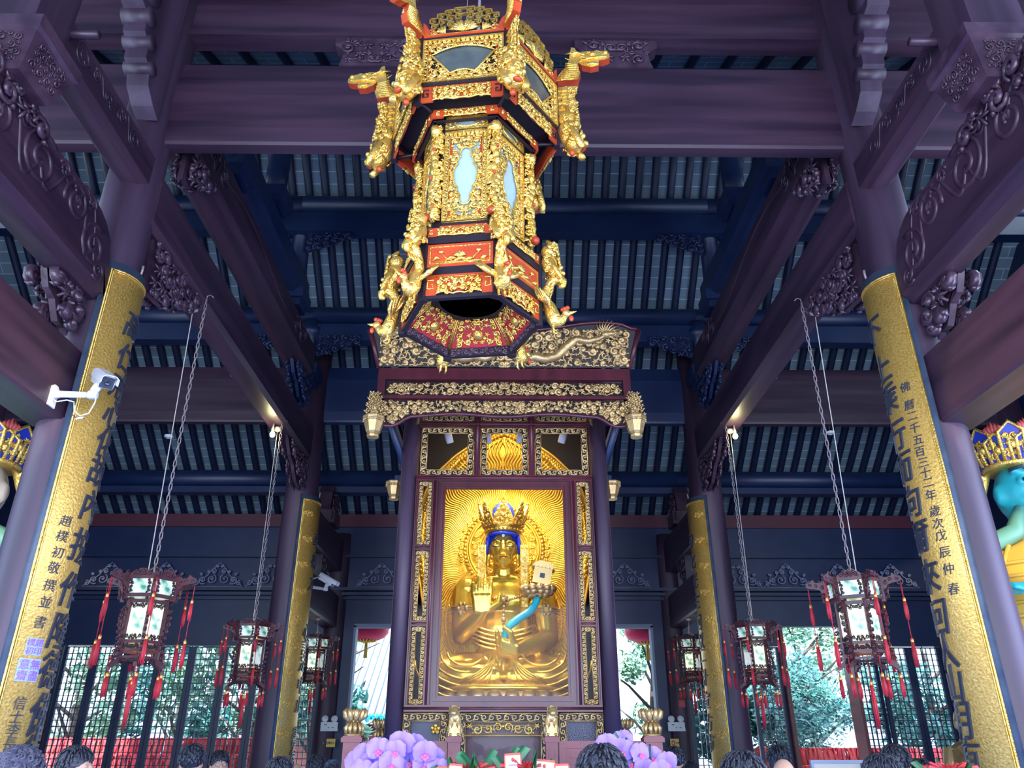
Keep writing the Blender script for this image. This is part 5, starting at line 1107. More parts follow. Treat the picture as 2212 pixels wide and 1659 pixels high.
# ============================================================= SIX SMALL HANGING LANTERNS
def rot(q): return V((cos(q), sin(q), 0)), V((-sin(q), cos(q), 0))
def side(R_, z, k):
    q = pi / 3 * k; d, u = rot(q); return Fr(d * (R_ * C30) + V((0, 0, z)), u, (0, 0, 1), d)
M['lampwood'] = mat('lantern_rosewood', (0.055, 0.014, 0.022), 0.4, col2=(0.10, 0.028, 0.034), scale=(9, 9, 9))
M['fretwood'] = mat('lantern_fret', (0.028, 0.014, 0.018), 0.5)
def small_lantern_meshes():
    fm = MB(); RU, RB = .235, .172
    for k in range(6):
        for (R_, z, h, t) in ((RU, .50, .028, .02), (RU, .652, .03, .02), (RB, .455, .03, .02), (RB, .125, .025, .02), (RB, .055, .022, .02), (RB, .0, .02, .02)):
            f = side(R_, z, k); fm.box(-R_ / 2, R_ / 2, 0, h, -t, .004, f)
        d, u = rot(pi / 3 * k + pi / 6)
        for (R_, z0, z1, t) in ((RU, .48, .70, .014), (RB, -.03, .50, .013)): fm.box(-t, t, z0, z1, -.02, .012, Fr(d * R_, u, (0, 0, 1), d))
    cr = MB()
    for k in range(6):
        f = side(RU, .68, k)
        cr.prism([(-.11, 0), (.11, 0), (.09, .025), (.05, .035), (.025, .06), (-.025, .06), (-.05, .035), (-.09, .025)], -.008, .008, f)
        scrollwork(cr, f.sub(-.08, .0, .008), .16, .055, .010, .02, .006, 3 + k, fill=3, buds=False)
    arms = MB()
    for k in (0,):
        d, u = rot(0); f = Fr(d * .235 + V((0, 0, .60)), d, (0, 0, 1), u)
        pr = [(0, .0), (.03, -.02), (.05, .02), (.10, .035), (.145, .04), (.17, .055), (.165, .085), (.13, .095), (.10, .12), (.085, .09), (.04, .085), (0, .10)]
        arms.prism(pr, -.012, .012, f)
        for s in (-1, 1):
            for (x, z, r_) in ((.03, .04, .02), (.08, .065, .018), (.13, .068, .016), (.02, -.03, .022), (.03, -.08, .02)): arms.tube([f(a, b, s * .012) for a, b in spiral((x, z), r_, 1.2, x * 50, s, 9)], .006, 5)
        arms.tube([f(.005, -.12, 0), f(.035, -.06, 0), f(.05, .02, 0)], .010, 5)
        f = Fr(d * .172 + V((0, 0, .0)), d, (0, 0, 1), u)      # long scroll wing down the body and foot
        for s in (-1, 1):
            for i in range(8): arms.tube([f(a, b, s * .008) for a, b in spiral((.035 + .012 * sin(i), .40 - .055 * i), .022, 1.2, i, s, 9)], .006, 5)
        arms.prism([(0, 0), (.05, -.02), (.09, -.07), (.06, -.075), (.02, -.05), (0, -.04)], -.010, .010, f)
    glu, glb, fru, frb, low = MB(), MB(), [MB(), MB()], [MB(), MB()], [MB(), MB()]
    f = Fr((0, -RU * C30, 0), (1, 0, 0), (0, 0, 1), (0, -1, 0)); glu.box(-.098, .098, .528, .652, -.010, -.006, f)
    for s in (-1, 1): scrollwork(fru[s > 0], f.sub(-.098 if s < 0 else .058, .528), .04, .124, .008, .015, .0045, 5, buds=False, fill=4)
    f = Fr((0, -RB * C30, 0), (1, 0, 0), (0, 0, 1), (0, -1, 0)); glb.box(-.068, .068, .15, .455, -.010, -.006, f)
    scrollwork(frb[0], f.sub(-.068, .15), .136, .05, .008, .016, .0045, 6, mirror=True, buds=False, fill=4); scrollwork(frb[1], f.sub(-.068, .408), .136, .047, .008, .016, .0045, 7, mirror=True, buds=False, fill=4)
    scrollwork(low[0], f.sub(-.068, .078), .136, .045, .008, .016, .005, 8, mirror=True, buds=False, fill=4); scrollwork(low[1], f.sub(-.08, -.03), .16, .03, .007, .012, .005, 9, mirror=True, buds=False, fill=4)
    lb = MB(); lb.box(-.068, .068, .078, .125, -.012, -.008, f)
    return dict(frame=fm.mesh('frame', 'lampwood'), crest=cr.mesh('crest', 'lampwood'), arm=arms.mesh('dragon_arm', 'lampwood'), glu=glu, glb=glb, fru=[m.mesh('fret', 'fretwood') for m in fru], frb=[m.mesh('fret', 'fretwood') for m in frb], low=[m.mesh('lower_fret', 'fretwood') for m in low], lb=lb.mesh('amber_strip', mat('amber_strip', (.55, .28, .12), .5)))
SL = small_lantern_meshes()
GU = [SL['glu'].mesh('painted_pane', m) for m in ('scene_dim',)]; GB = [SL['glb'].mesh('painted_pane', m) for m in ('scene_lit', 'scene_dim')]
def tassel_mesh(cord, L, r):
    mb = MB(); mb.tube([(0, 0, 0), (.002, 0, -cord * .5), (0, 0, -cord)], .0035, 5, mi=0); z = -cord
    mb.ball((0, 0, z - .01), .010, 6, 5, mi=0); mb.lathe([(.009, z - .045), (.013, z - .04), (.013, z - .018), (.008, z - .012)], 10, Fr((0, 0, 0), (1, 0, 0), (0, 1, 0)), mi=1)
    for k in range(11):
        q = k * 2.4; a = .35 + .65 * (k / 11); mb.tube([(.009 * a * cos(q), .009 * a * sin(q), z - .042), (r * a * cos(q), r * a * sin(q), z - .045 - L * .5), (r * .95 * a * cos(q), r * .95 * a * sin(q), z - .045 - L * (1 - .06 * (k % 3)))], [.007, .0075, .004], 5, mi=0)
    return mb
TS = tassel_mesh(.13, .15, .016).mesh('tassel', ['tassel', 'bead']); TL = tassel_mesh(.46, .20, .017).mesh('tassel', ['tassel', 'bead']); TC = tassel_mesh(.18, .34, .018).mesh('tassel', ['tassel', 'bead'])
def small_lantern(x, y, z, rz, label, lit, ztop, s=1.0):
    t = thing('hanging_lantern', label, 'lantern', (x, y, z), rz, 'small hanging lanterns'); t.scale = (s, s, s)
    def part(n, me, par=t, r=0, loc=None):
        o = bpy.data.objects.new(n, me); COL.objects.link(o); o.parent = par; o.rotation_euler = (0, 0, r)
        if loc is not None: o.location = loc
        return o
    part('frame', SL['frame']); part('crest', SL['crest'])
    for k in range(6):
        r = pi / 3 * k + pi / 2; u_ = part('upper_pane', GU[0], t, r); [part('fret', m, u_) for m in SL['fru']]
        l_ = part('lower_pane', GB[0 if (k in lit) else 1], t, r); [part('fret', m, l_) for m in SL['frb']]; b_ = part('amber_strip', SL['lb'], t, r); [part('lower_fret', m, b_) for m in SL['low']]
        q = pi / 3 * k + pi / 6; part('dragon_arm', SL['arm'], t, q); part('tassel', TS, t, k, (.39 * cos(q), .39 * sin(q), .64)); part('tassel', TL, t, k + 1, (.385 * cos(q + .03), .385 * sin(q + .03), .63))
        part('tassel', TS, t, k, (.24 * cos(q), .24 * sin(q), .02))
    part('tassel', TC, t, 0, (0, 0, .02))
    mb = MB(); mb.tube([(0, 0, .70), (0, 0, .80)], .008, 6)
    for k in range(3): q = k * 2.09; mb.tube([(.2 * cos(q), .2 * sin(q), .68), (0, 0, .80)], .004, 5)
    mb.build('hanging_ring', 'iron', t)
    lamp('lantern_bulb', 'POINT', (x, y, z + .33 * s), (0, 0, 0), 5, (1, .86, .55), shadow_soft_size=.03)
    return t
def chain(x, y, z0, z1, label, dx=0, dy=0):
    mb = MB(); n = int((z1 - z0) / .058)
    for i in range(n):
        z = z0 + (z1 - z0) * (i + .5) / n; c = V((x + dx * i / n, y + dy * i / n, z)); a = V((1, 0, 0)) if i % 2 else V((0, 1, 0)); h = .037; w_ = .013
        mb.tube([c + a * (w_ * cos(q)) + V((0, 0, (h - w_) * (1 if sin(q) > 0 else -1) * .9 + w_ * sin(q))) for q in [2 * pi * (k + .5) / 10 for k in range(10)]], .0052, 4, closed=True)
    c = V((x + dx, y + dy, z1)); mb.tube([c, c + V((0, 0, .04)), c + V((.04 if x < 0 else -.04, 0, .05)), c + V((.07 if x < 0 else -.07, 0, .02))], .006, 5)
    return tag(mb.build('hanging_chain', 'iron'), label, 'chain')
def cordline(x, y, z0, z1, label, dx=0):
    mb = MB(); mb.tube([(x + dx * t, y, z0 + (z1 - z0) * t) for t in [k / 12 for k in range(13)]], .005, 5); mb.lathe([(.02, -.05), (.05, -.03), (.055, .0), (.03, .03)], 12, Fr((x + dx, y, z1), (1, 0, 0), (0, 1, 0)), mi=1)
    return tag(mb.build('pull_cord', ['cord', 'pale']), label, 'cord')
for s, nm in ((-1, 'over the closed lattice side'), (1, 'over the open doorway side')):
    a, b = ('near', 'far')
    small_lantern(s * 3.15, 7.02, 2.29, .5 if s < 0 else .0, f'dark wooden lantern with painted panes and red tassels, nearest on the {"closed lattice" if s < 0 else "open doorway"} side', (3, 4, 5) if s < 0 else (4, 3, 5), 0)
    small_lantern(s * 3.26, 10.45, 2.36, .45 if s < 0 else .55, f'tasselled wooden lantern beside the rear couplet board, {"closed lattice" if s < 0 else "open doorway"} side', (3, 4) if s < 0 else (4, 5), 0)
    small_lantern(s * 3.24, 14.0, 2.63, .4 if s < 0 else .05, f'tasselled wooden lantern farthest back under the rear bay beam, {"closed lattice" if s < 0 else "open doorway"} side', (4,) if s < 0 else (4,), 0)
    chain(s * 3.15, 7.02, 3.05, 5.90, f'long rusty chain holding the nearest lantern {nm}', s * .01, -.0)
    cordline(s * 3.22, 7.06, 3.02, 5.82, f'thin cord beside the nearest lantern chain {nm}', s * .08)
    chain(s * 3.25, 10.45, 3.12, 5.90, f'chain holding the middle lantern {nm}', 0, 0)
    cordline(s * 3.29, 10.5, 3.10, 5.82, f'cord beside the middle lantern chain {nm}', s * .03)
    mb = MB(); mb.tube([(s * 3.24, 14.0, 3.40), (s * 3.26, 14.0, 3.66)], .012, 6); mb.lathe([(.02, -.05), (.05, -.02), (.05, .0)], 10, Fr((s * 3.26, 14.0, 3.66), (1, 0, 0), (0, 1, 0))); tag(mb.build('hanging_rod', 'iron'), f'short rod holding the farthest lantern {nm}', 'hanging rod')
    # bare lit bulb at the side beam
    t = thing('bare_bulb', f'small glowing bulb under the side beam near the rear column {nm}', 'bulb', (s * 3.36, 10.42, 5.70))
    mb = MB(); mb.ball((0, 0, 0), (.038, .038, .045), 12, 9); mb.build('glass_bulb', mat('lit_bulb', (1, .9, .4), .3, emit=(1, .92, .35), es=9), t); MB().lathe([(.02, .04), (.022, .09), (.015, .1), (.012, .17)], 10, Fr((0, 0, 0), (1, 0, 0), (0, 1, 0))).build('bulb_socket', 'pale', t)
    lamp('bulb_light', 'POINT', (s * 3.36, 10.30, 5.66), (0, 0, 0), 8, (1, .88, .45), shadow_soft_size=.04)
    for (px, py, Yp, Xb, up, n2) in ((512 if s < 0 else 1676, 815 if s < 0 else 805, None, s * 3.60, .0, 'on the lantern side beam'), (365 if s < 0 else 1793, 942 if s < 0 else 934, 12.2, None, .18, 'under the far tie beam')):
        if Yp is None: c = V((Xb, 9.3, 6.12))
        else: c = P(px, py, Yp)
        t = thing('smoke_detector', f'round white smoke detector {n2} {nm}', 'smoke detector', c)
        mb = MB(); mb.lathe([(.0, -.045), (.035, -.045), (.04, -.03), (.065, -.025), (.075, -.005), (.07, .01), (.03, .012)], 20, Fr((0, 0, 0), (1, 0, 0), (0, 1, 0))); mb.build('detector_body', 'white', t)
        mb = MB(); mb.lathe([(.044, -.036), (.046, -.034), (.044, -.031)], 20, Fr((0, 0, 0), (1, 0, 0), (0, 1, 0))); mb.build('vent_ring', 'ink', t)
        mb = MB()
        if Yp is None: mb.box(-.07, .07, -.05, .05, .01, .06); mb.box(min(0, -s * .10), max(0, -s * .10), -.04, .04, .06, .10)
        else: mb.tube([(0, 0, .01), (0, 0, up + .06)], .012, 6)
        mb.build('mounting_bracket', 'carve', t)
# ============================================================= CAMERAS
def cctv(loc, k, label, arm):
    t = thing('surveillance_camera', label, 'camera', loc)
    mb = MB(); mb.prism([(-.045, -.075), (.045, -.075), (.045, .075), (.02, .095), (-.02, .095), (-.045, .075)], 0, .012, Fr((0, 0, 0), (0, -1, 0), (0, 0, 1), (1, 0, 0)))
    mb.tube([(.0, 0, .02), (.06, 0, .025), (.26, -.01, .015)], [.04, .026, .022], 10); mb.lathe([(.036, -.012), (.04, .0), (.04, .03), (.03, .045)], 14, Fr((.30, -.01, .0), (1, 0, 0), (0, 1, 0))); mb.tube([(.30, -.01, .04), (.33, -.01, .10)], [.03, .035], 10); mb.build('wall_bracket', 'white', t)
    d = V((.62, -.62, -.48)).normalized(); up = V((.25, -.3, 1)); up = (up - d * up.dot(d)).normalized(); sd = d.cross(up); f = Fr(V((.30, .06, .18)), sd, up, d)
    mb = MB(); mb.prism([(-.05, -.045), (.05, -.045), (.055, .0), (.05, .045), (.03, .058), (-.03, .058), (-.05, .045), (-.055, .0)], -.08, .17, f)
    b = mb.build('camera_body', 'white', t)
    mb = MB(); q = [(.062, .0), (.060, .048), (.036, .068), (-.036, .068), (-.060, .048), (-.062, .0)]; vs = [f(x, z, zz) for zz in (-.09, .24) for x, z in q] + [f(x * .94, z * .93 - .001, zz) for zz in (-.09, .24) for x, z in q]
    mb.add(vs, [(i, i + 1, 7 + i, 6 + i) for i in range(5)] + [(12 + i, 18 + i, 19 + i, 13 + i) for i in range(5)] + [(6 + i, 7 + i, 19 + i, 18 + i) for i in range(5)] + [(0, 6, 18, 12), (5, 17, 23, 11)]); mb.build('sun_shield', 'white', t)
    mb = MB(); mb.box(-.048, .048, -.043, .043, .168, .176, f); fa = mb.build('black_face', 'ink', t)
    mb = MB(); mb.lathe([(.022, .176), (.022, .186), (.014, .182), (.0, .18)], 18, Fr(f.o + f.u * -.0, f.u, f.v, f.n)); mb.build('lens', mat('lens_glass', (.01, .02, .05), .08), fa)
    mb = MB()
    if arm:
        mb.tube([(.02, -.02, -.02), (.06, -.03, -.05), (.14, -.04, -.04), (.20, -.05, -.06), (.22, -.05, -.13), (.27, -.05, -.17), (.33, -.05, -.15), (.35, -.04, -.06), (.335, -.02, .02)], .005, 6); mb.tube([(.20, -.05, -.06), (.21, -.06, -.16), (.26, -.05, -.20), (.31, -.05, -.19)], .004, 6, mi=1); mb.tube([(.25, -.05, -.195), (.30, -.05, -.185)], .010, 6, mi=0)
        mb.build('cable', ['white', 'ink'], t)
    else: mb.tube([(0, 0, .02), (-.02, -.02, .10), (.10, 0, .16), (.20, .02, .20)], .008, 6); mb.build('cable', ['white', 'ink'], t)
    return t
cctv((-3.37, 5.26, 3.97), 1, 'white bullet camera on an arm in front of the gold couplet board', True)
c2 = cctv((-3.2, 12.75, 3.94), 1, 'small pale camera on the rear bay beam behind the slim couplet board', False); c2.rotation_euler = (0, 0, R(35)); c2.scale = (1.05,) * 3
# ============================================================= ALTAR RAIL with guardian lions and lotus finials
def px2(px, py, Y): return P(px, py, Y)
BY = 7.7
def lotus_finial(x, y, z, label):
    t = thing('lotus_finial', label, 'finial', (x, y, z)); mb = MB()
    mb.lathe([(.085, 0), (.085, .015), (.05, .02), (.035, .10), (.045, .115), (.06, .12), (.05, .135), (.075, .16), (.095, .21), (.06, .215)], 16, Fr((0, 0, 0), (1, 0, 0), (0, 1, 0)))
    for k in range(10):
        q = 2 * pi * k / 10; d, u = rot(q); mb.tube([d * .045 + V((0, 0, .125)), d * .088 + V((0, 0, .165)), d * .10 + V((0, 0, .205)), d * .082 + V((0, 0, .235))], [.016, .027, .020, .004], 6)
        mb.tube([d * .05 + V((0, 0, .11)), d * .078 + V((0, 0, .065)), d * .075 + V((0, 0, .02))], [.012, .022, .008], 6)
    mb.build('lotus_bud', 'goldold', t); return t
def railpost(x, y, z, w_, label):
    mb = MB(); mb.box(x - w_, x + w_, y - w_, y + w_, 0, z - .05); mb.box(x - w_ * 1.25, x + w_ * 1.25, y - w_ * 1.25, y + w_ * 1.25, z - .05, z - .012); mb.box(x - w_ * 1.1, x + w_ * 1.1, y - w_ * 1.1, y + w_ * 1.1, z - .012, z)
    for s in (-.5, .5): mb.box(x + s * w_ - .006, x + s * w_ + .006, y - w_ - .006, y - w_, .3, z - .12)
    return tag(mb.build('rail_post', 'redwood'), label, 'post')
def lion_statue(x, y, z, s, label):
    t = thing('guardian_lion', label, 'lion figure', (x, y, z)); mb = MB()
    mb.ball((0, .02, .09), (.055, .07, .075), 12, 9); mb.ball((0, -.02, .16), (.05, .05, .05), 12, 9); mb.ball((s * .012, -.045, .205), (.045, .05, .042), 12, 9); mb.ball((s * .012, -.09, .19), (.03, .025, .022), 10, 7)
    for e in (-1, 1):
        mb.tube([(e * .035, -.03, .14), (e * .04, -.06, .08), (e * .035, -.06, .01)], [.026, .020, .018], 8); mb.ball((e * .036, -.075, .012), (.02, .028, .014), 8, 6); mb.ball((e * .05, .03, .05), (.028, .045, .05), 8, 6); mb.ball((s * .012 + e * .035, -.03, .238), (.014, .01, .018), 6, 5); mb.ball((s * .012 + e * .018, -.09, .21), .009, 6, 5)
    mb.tube([(0, .08, .05), (0, .10, .12), (0, .07, .19), (0, .05, .21)], [.018, .024, .03, .012], 7)
    o = mb.build('body', 'goldold', t); remesh(o, .006, 2)
    mb = MB(); rr = random.Random(8)
    for k in range(30):
        q = rr.uniform(0, 6.28); z_ = rr.uniform(.13, .25); d, u = rot(q); r_ = .048; c = V((s * .010, -.02, z_)) + d * r_
        mb.tube([c + u * a + V((0, 0, b)) for a, b in spiral((0, 0), .014, 1.2, k, 1, 8)], .005, 5)
    mb.build('curled_mane', 'goldold', t)
    mb = MB(); mb.prism([(-.055, .0), (.055, .0), (.055, .02), (.0, .11), (-.055, .02)], 0, .008, Fr((0, -.075, .0), (1, 0, 0), (0, 0, 1), (0, -1, 0))); mb.lathe([(.065, -.0), (.07, .01), (.06, .02)], 12, Fr((0, 0, 0), (1, 0, 0), (0, 1, 0))); mb.build('draped_base', 'goldold', t)
    return t
zp = 1.70
for s, nm in ((-1, 'at the purple orchids nearest the closed lattice side'), (1, 'nearest the open doorway side')):
    railpost(s * .44, BY, zp, .055, f'square red-brown altar rail post under the gilt lion, {"closed lattice" if s < 0 else "open doorway"} side'); lion_statue(s * .44, BY, zp, s, f'small gilt lion sitting on the altar rail post, {"closed lattice" if s < 0 else "open doorway"} side')
    railpost(s * 1.36, BY, zp, .075, f'end post of the altar rail with lotus bud, {"closed lattice" if s < 0 else "open doorway"} side'); lotus_finial(s * 1.36, BY, zp, f'gilt lotus finial on the end rail post, {"closed lattice" if s < 0 else "open doorway"} side')
    railpost(s * 1.38, 9.6, 1.67, .07, f'rear altar rail post half behind the shrine, {"closed lattice" if s < 0 else "open doorway"} side'); lotus_finial(s * 1.38, 9.6, 1.67, f'lotus finial on the rear post in the shade beside the shrine, {"closed lattice" if s < 0 else "open doorway"} side')
    t = thing('altar_rail', f'panelled red-brown altar rail section, {"closed lattice" if s < 0 else "open doorway"} side', 'railing', (s * .89, BY, 0))
    mb = MB(); f = Fr((-.385, 0, .15), (1, 0, 0), (0, 0, 1), (0, -1, 0)); mb.frame(.77, 1.51, .06, .05, f, z=-.025); mb.box(.0, .77, 1.12, 1.16, -.025, .025, f); mb.box(.0, .77, .7, .74, -.025, .025, f); mb.build('rail_frame', 'redwood', t)
    mb = MB(); mb.box(.06, .71, 1.16, 1.45, -.008, .008, f)
    for k in range(4): mb.box(.10, .67, 1.19 + .06 * k, 1.215 + .06 * k, .008, .016, f)
    mb.box(.06, .71, .06, 1.12, -.008, .008, f); mb.build('rail_panel', 'redwood', t)
# ============================================================= WALL FITTINGS by the middle doorway
for s, nm in ((-1, 'closed lattice side'), (1, 'open doorway side')):
    t = thing('emergency_light', f'white twin-headed emergency light on the doorway post, {nm}', 'emergency light', (s * 3.155, WY - .20, 1.86))
    MB().box(-.15, .15, -.03, .03, .0, .15).build('battery_box', 'white', t)
    for e in (-1, 1):
        mb = MB(); mb.lathe([(.015, -.03), (.05, -.02), (.06, .02), (.055, .03), (.0, .026)], 18, Fr((e * .085, -.0, .20), (1, 0, 0), (0, .3, 1), (0, -1, .3))); mb.build('lamp_head', 'white', t)
    for (x, z, w_) in ((-.09, .10, .05), (-.02, .05, .03), (.05, .05, .04)): MB().box(x, x + w_, -.033, -.03, z, z + .012).build('printed_mark', 'ink', t)
    mb = MB(); mb.tube([(.17, 0, .0), (.15, .0, .06)], .004, 5); mb.build('power_lead', 'white', t)
    t = thing('fire_sign', f'small yellow fire equipment sign below the emergency light, {nm}', 'sign', (s * 3.155, WY - .18, 1.60))
    MB().box(-.13, .13, -.004, .004, 0, .135).build('sign_plate', 'yellow', t); MB().box(-.11, -.05, -.008, -.004, .025, .11).build('red_pictogram', 'red', t)
    mb = MB(); mb.lathe([(.004, 0), (.014, .02), (.010, .035), (.0, .06)], 8, Fr((-.08, -.009, .04), (1, 0, 0), (0, .1, 0), (0, 0, 1))); mb.build('flame_mark', 'white', t)
    for i, ch in enumerate('注意防火'): mb = MB(); engrave(mb, ch, .046, lambda x, y, z, i=i: V((-.022 + .042 * i + x, -.005 - z, .068 + y)), .002, .02); mb.build('sign_character', 'ink', t)
t = thing('fire_alarm', 'small red fire alarm box on the doorway post above the emergency light', 'alarm box', (3.29, WY - .18, 2.26)); MB().box(-.06, .06, -.03, .0, 0, .12).build('alarm_box', 'crimson', t); MB().box(-.025, .025, -.034, -.03, .04, .08).build('alarm_button', 'red', t)
# ============================================================= GUARDIAN STATUES half hidden at the edges
def guardian(x, y, s, label, skin, zc, robe):
    """tall painted guardian; s = +1 stands at positive X; zc = chin height"""
    t = thing('guardian_statue', label, 'statue', (x, y, 0)); mb = MB(); h = zc
    mb.ball((0, 0, h + .22), (.21, .24, .29), 18, 14); mb.ball((0, -.10, h + .12), (.16, .15, .14), 14, 10); mb.tube([(0, -.22, h + .30), (0, -.29, h + .18)], [.04, .07], 8); mb.tube([(0, 0, h + .05), (0, .03, h - .25)], [.15, .19], 12)
    for e in (-1, 1): mb.ball((e * .09, -.20, h + .28), (.055, .05, .05), 8, 6); mb.tube([(e * .04, -.22, h + .36), (e * .16, -.17, h + .40)], .035, 6); mb.ball((e * .22, 0, h + .2), (.04, .06, .10), 8, 6)
    mb.ball((0, .05, h - .65), (.55, .36, .5), 18, 12); mb.ball((0, .05, h - 1.3), (.5, .38, .5), 18, 12)
    for e in (-1, 1):
        mb.tube([(e * .5, .05, h - .40), (e * .78, -.05, h - .85), (e * .70, -.45, h - .80 if e == -s else h - 1.1)], [.19, .16, .11], 12); mb.tube([(e * .25, .0, h - 1.6), (e * .32, -.1, h - 2.3), (e * .32, 0, .08)], [.30, .24, .16], 12); mb.ball((e * .32, -.12, .10), (.14, .26, .10), 10, 8)
        c = V((e * .68, -.55, (h - .78 if e == -s else h - 1.08)))
        for k in range(4): mb.tube([c + V((.04 * (k - 1.5), .05, 0)), c + V((.05 * (k - 1.5), -.08, .04)), c + V((.05 * (k - 1.5) - e * .03, -.15, .0 - .02 * k))], [.035, .032, .020], 7)
        mb.tube([c + V((-e * .07, .06, .0)), c + V((-e * .12, -.02, .05)), c + V((-e * .12, -.09, .06))], [.036, .032, .02], 7)
    b = mb.build('body', skin, t); remesh(b, .022, 3)
    mb = MB()      # armour and robe
    mb.lathe([(.30, h - .22), (.60, h - .40), (.62, h - .8), (.52, h - 1.15), (.62, h - 1.6), (.72, h - 2.4), (.70, .35), (.6, .3)], 30, Fr((0, .04, 0), (1, 0, 0), (0, .72, 0), (0, 0, 1)))
    for k in range(9):
        z = h - .5 - .11 * k; mb.lathe([(.63, z - .015), (.645, z), (.63, z + .015)], 30, Fr((0, .04, 0), (1, 0, 0), (0, .72, 0), (0, 0, 1)))
    for e in (-1, 1):
        for k in range(6): mb.tube([(e * (.45 + .05 * k), -.30 + .1 * k, h - .34), (e * (.66 + .03 * k), -.28 + .1 * k, h - .75)], .022, 6)
    mb.build('armour', robe, t)
    mb = MB()      # scarf
    for e in (-1, 1): mb.tube([(e * .18, -.18, h + .02), (e * .36, -.30, h - .22), (e * .62, -.20, h - .35), (e * .86, -.02, h - .72), (e * .80, -.1, h - 1.3), (e * .95, -.1, h - 1.9)], [.05, .08, .10, .08, .07, .04], 8)
    mb.build('scarf', mat('statue_green', (.10, .26, .18), .45), t)
    # crown: blue plates edged with gold zigzag, red flames above
    mb = MB(); go = MB(); RD = []
    for k in range(9):
        q = -1.7 + 3.4 * k / 8; d = V((sin(q), -cos(q), .25)).normalized(); u = V((cos(q), sin(q), 0)); c = V((0, .02, h + .48)) + V((sin(q) * .24, -cos(q) * .26, 0)); f = Fr(c, u, V((d.x * .22, d.y * .22, 1)), d)
        hh_ = .26 + .09 * (k % 2); mb.prism([(-.085, 0), (.085, 0), (.10, hh_ * .75), (0, hh_), (-.10, hh_ * .75)], -.015, .015, f)
        go.tube([f(-.09, 0, .02), f(-.105, hh_ * .76, .02), f(0, hh_ + .01, .02), f(.105, hh_ * .76, .02), f(.09, 0, .02)], .018, 6); go.ball(f(0, hh_ * .42, .02), (.045, .03, .05), 8, 6)
        scrollwork(go, f.sub(-.08, .02, .012), .16, hh_ * .7, .02, .04, .010, k, fill=2)
        if k % 2 == 0:
            rd = MB(); RD.append(rd)
            for m in range(5): rd.tube([f(.02 * (m - 2), hh_ + .0, 0), f(.032 * (m - 2), hh_ + .06, .02), f(.026 * (m - 2), hh_ + .13 - .018 * abs(m - 2), 0)], [.022, .026, .004], 6)
    go.lathe([(.25, h + .44), (.275, h + .47), (.25, h + .50)], 24, Fr((0, .0, 0), (1, 0, 0), (0, 1.05, 0), (0, 0, 1)))
    for e in (-1, 1):
        for k in range(5): go.tube([(e * .25, 0, h + .42), (e * (.36 + .02 * k), -.05, h + .34 - .06 * k), (e * (.42 + .01 * k), -.06, h + .42 - .10 * k)], [.02, .03, .006], 6)
    mb.build('crown_plate', 'blue', t); go.build('crown_gold', 'gold', t); fm_ = mat('statue_red', (.45, .06, .05), .5); [r_.build('red_flame', fm_, t) for r_ in RD]
    mb = MB()
    for e in (-1, 1): mb.ball((e * .09, -.245, h + .285), .024, 8, 6); mb.tube([(e * .03, -.25, h + .36), (e * .10, -.26, h + .41), (e * .18, -.18, h + .39)], .016, 6)
    mb.tube([(-.08, -.24, h + .08), (0, -.27, h + .065), (.08, -.24, h + .08)], .015, 6); mb.build('painted_face_lines', 'ink', t)
    mb = MB(); mb.box(-.9, .9, -.7, .7, 0, .06); mb.build('statue_base', 'stone', t)
    return t
guardian(4.87, 6.95, 1, 'tall blue-green guardian statue with red-flamed crown behind the column without a camera', 'cyan', 3.55, mat('armour_yellow', (.62, .36, .05), .4))
guardian(-4.87, 6.95, -1, 'tall pale guardian statue with blue crown at the picture edge behind the column with camera' if False else 'tall pale guardian statue with blue and gold crown behind the column with the camera', 'pale', 3.55, mat('armour_green', (.04, .30, .22), .4))
def arhat(x, y, z, label, m1, m2):
    t = thing('arhat_statue', label, 'statue', (x, y, 0)); mb = MB()
    mb.ball((0, 0, z), (.11, .12, .15), 16, 12); mb.tube([(0, 0, z - .1), (0, .02, z - .22)], [.07, .09], 10); mb.ball((0, .03, z - .45), (.24, .17, .28), 16, 12)
    for e in (-1, 1):
        mb.tube([(e * .2, .02, z - .28), (e * .30, -.02, z - .52), (e * .12, -.22, z - .62)], [.09, .08, .05], 10); mb.tube([(e * .14, .0, z - .78), (e * .36, -.18, z - .80), (e * .1, -.30, z - .86)], [.14, .13, .09], 10); mb.ball((e * .108, 0, z - .03), (.02, .03, .055), 8, 6); mb.ball((e * .04, -.10, z + .02), (.025, .02, .02), 7, 5)
    mb.tube([(0, -.11, z + .03), (0, -.135, z - .03)], [.014, .024], 7); b = mb.build('body', m1, t); remesh(b, .012, 3)
    mb = MB(); mb.lathe([(.10, z - .2), (.26, z - .28), (.31, z - .6), (.42, z - .84), (.44, z - .95)], 24, Fr((0, .03, 0), (1, 0, 0), (0, .8, 0), (0, 0, 1)))
    for k in range(7): mb.tube([(-.2 + .05 * k, -.14, z - .24), (-.12 + .06 * k, -.24, z - .5), (-.26 + .09 * k, -.33, z - .9)], .016, 6)
    mb.build('robe', m2, t); MB().box(-.5, .5, -.4, .45, 0, z - .93).build('pedestal', 'dark', t); return t
arhat(-5.12, 9.0, 1.74, 'small seated statue with pale face peeping out beside the front couplet board with camera', 'pale', mat('robe_teal', (.06, .34, .32), .4))
arhat(4.98, 9.0, 1.86, 'small seated gilt statue peeping out beside the dated front couplet board', mat('worn_gilt', (.50, .34, .14), .4, .4), 'goldold')
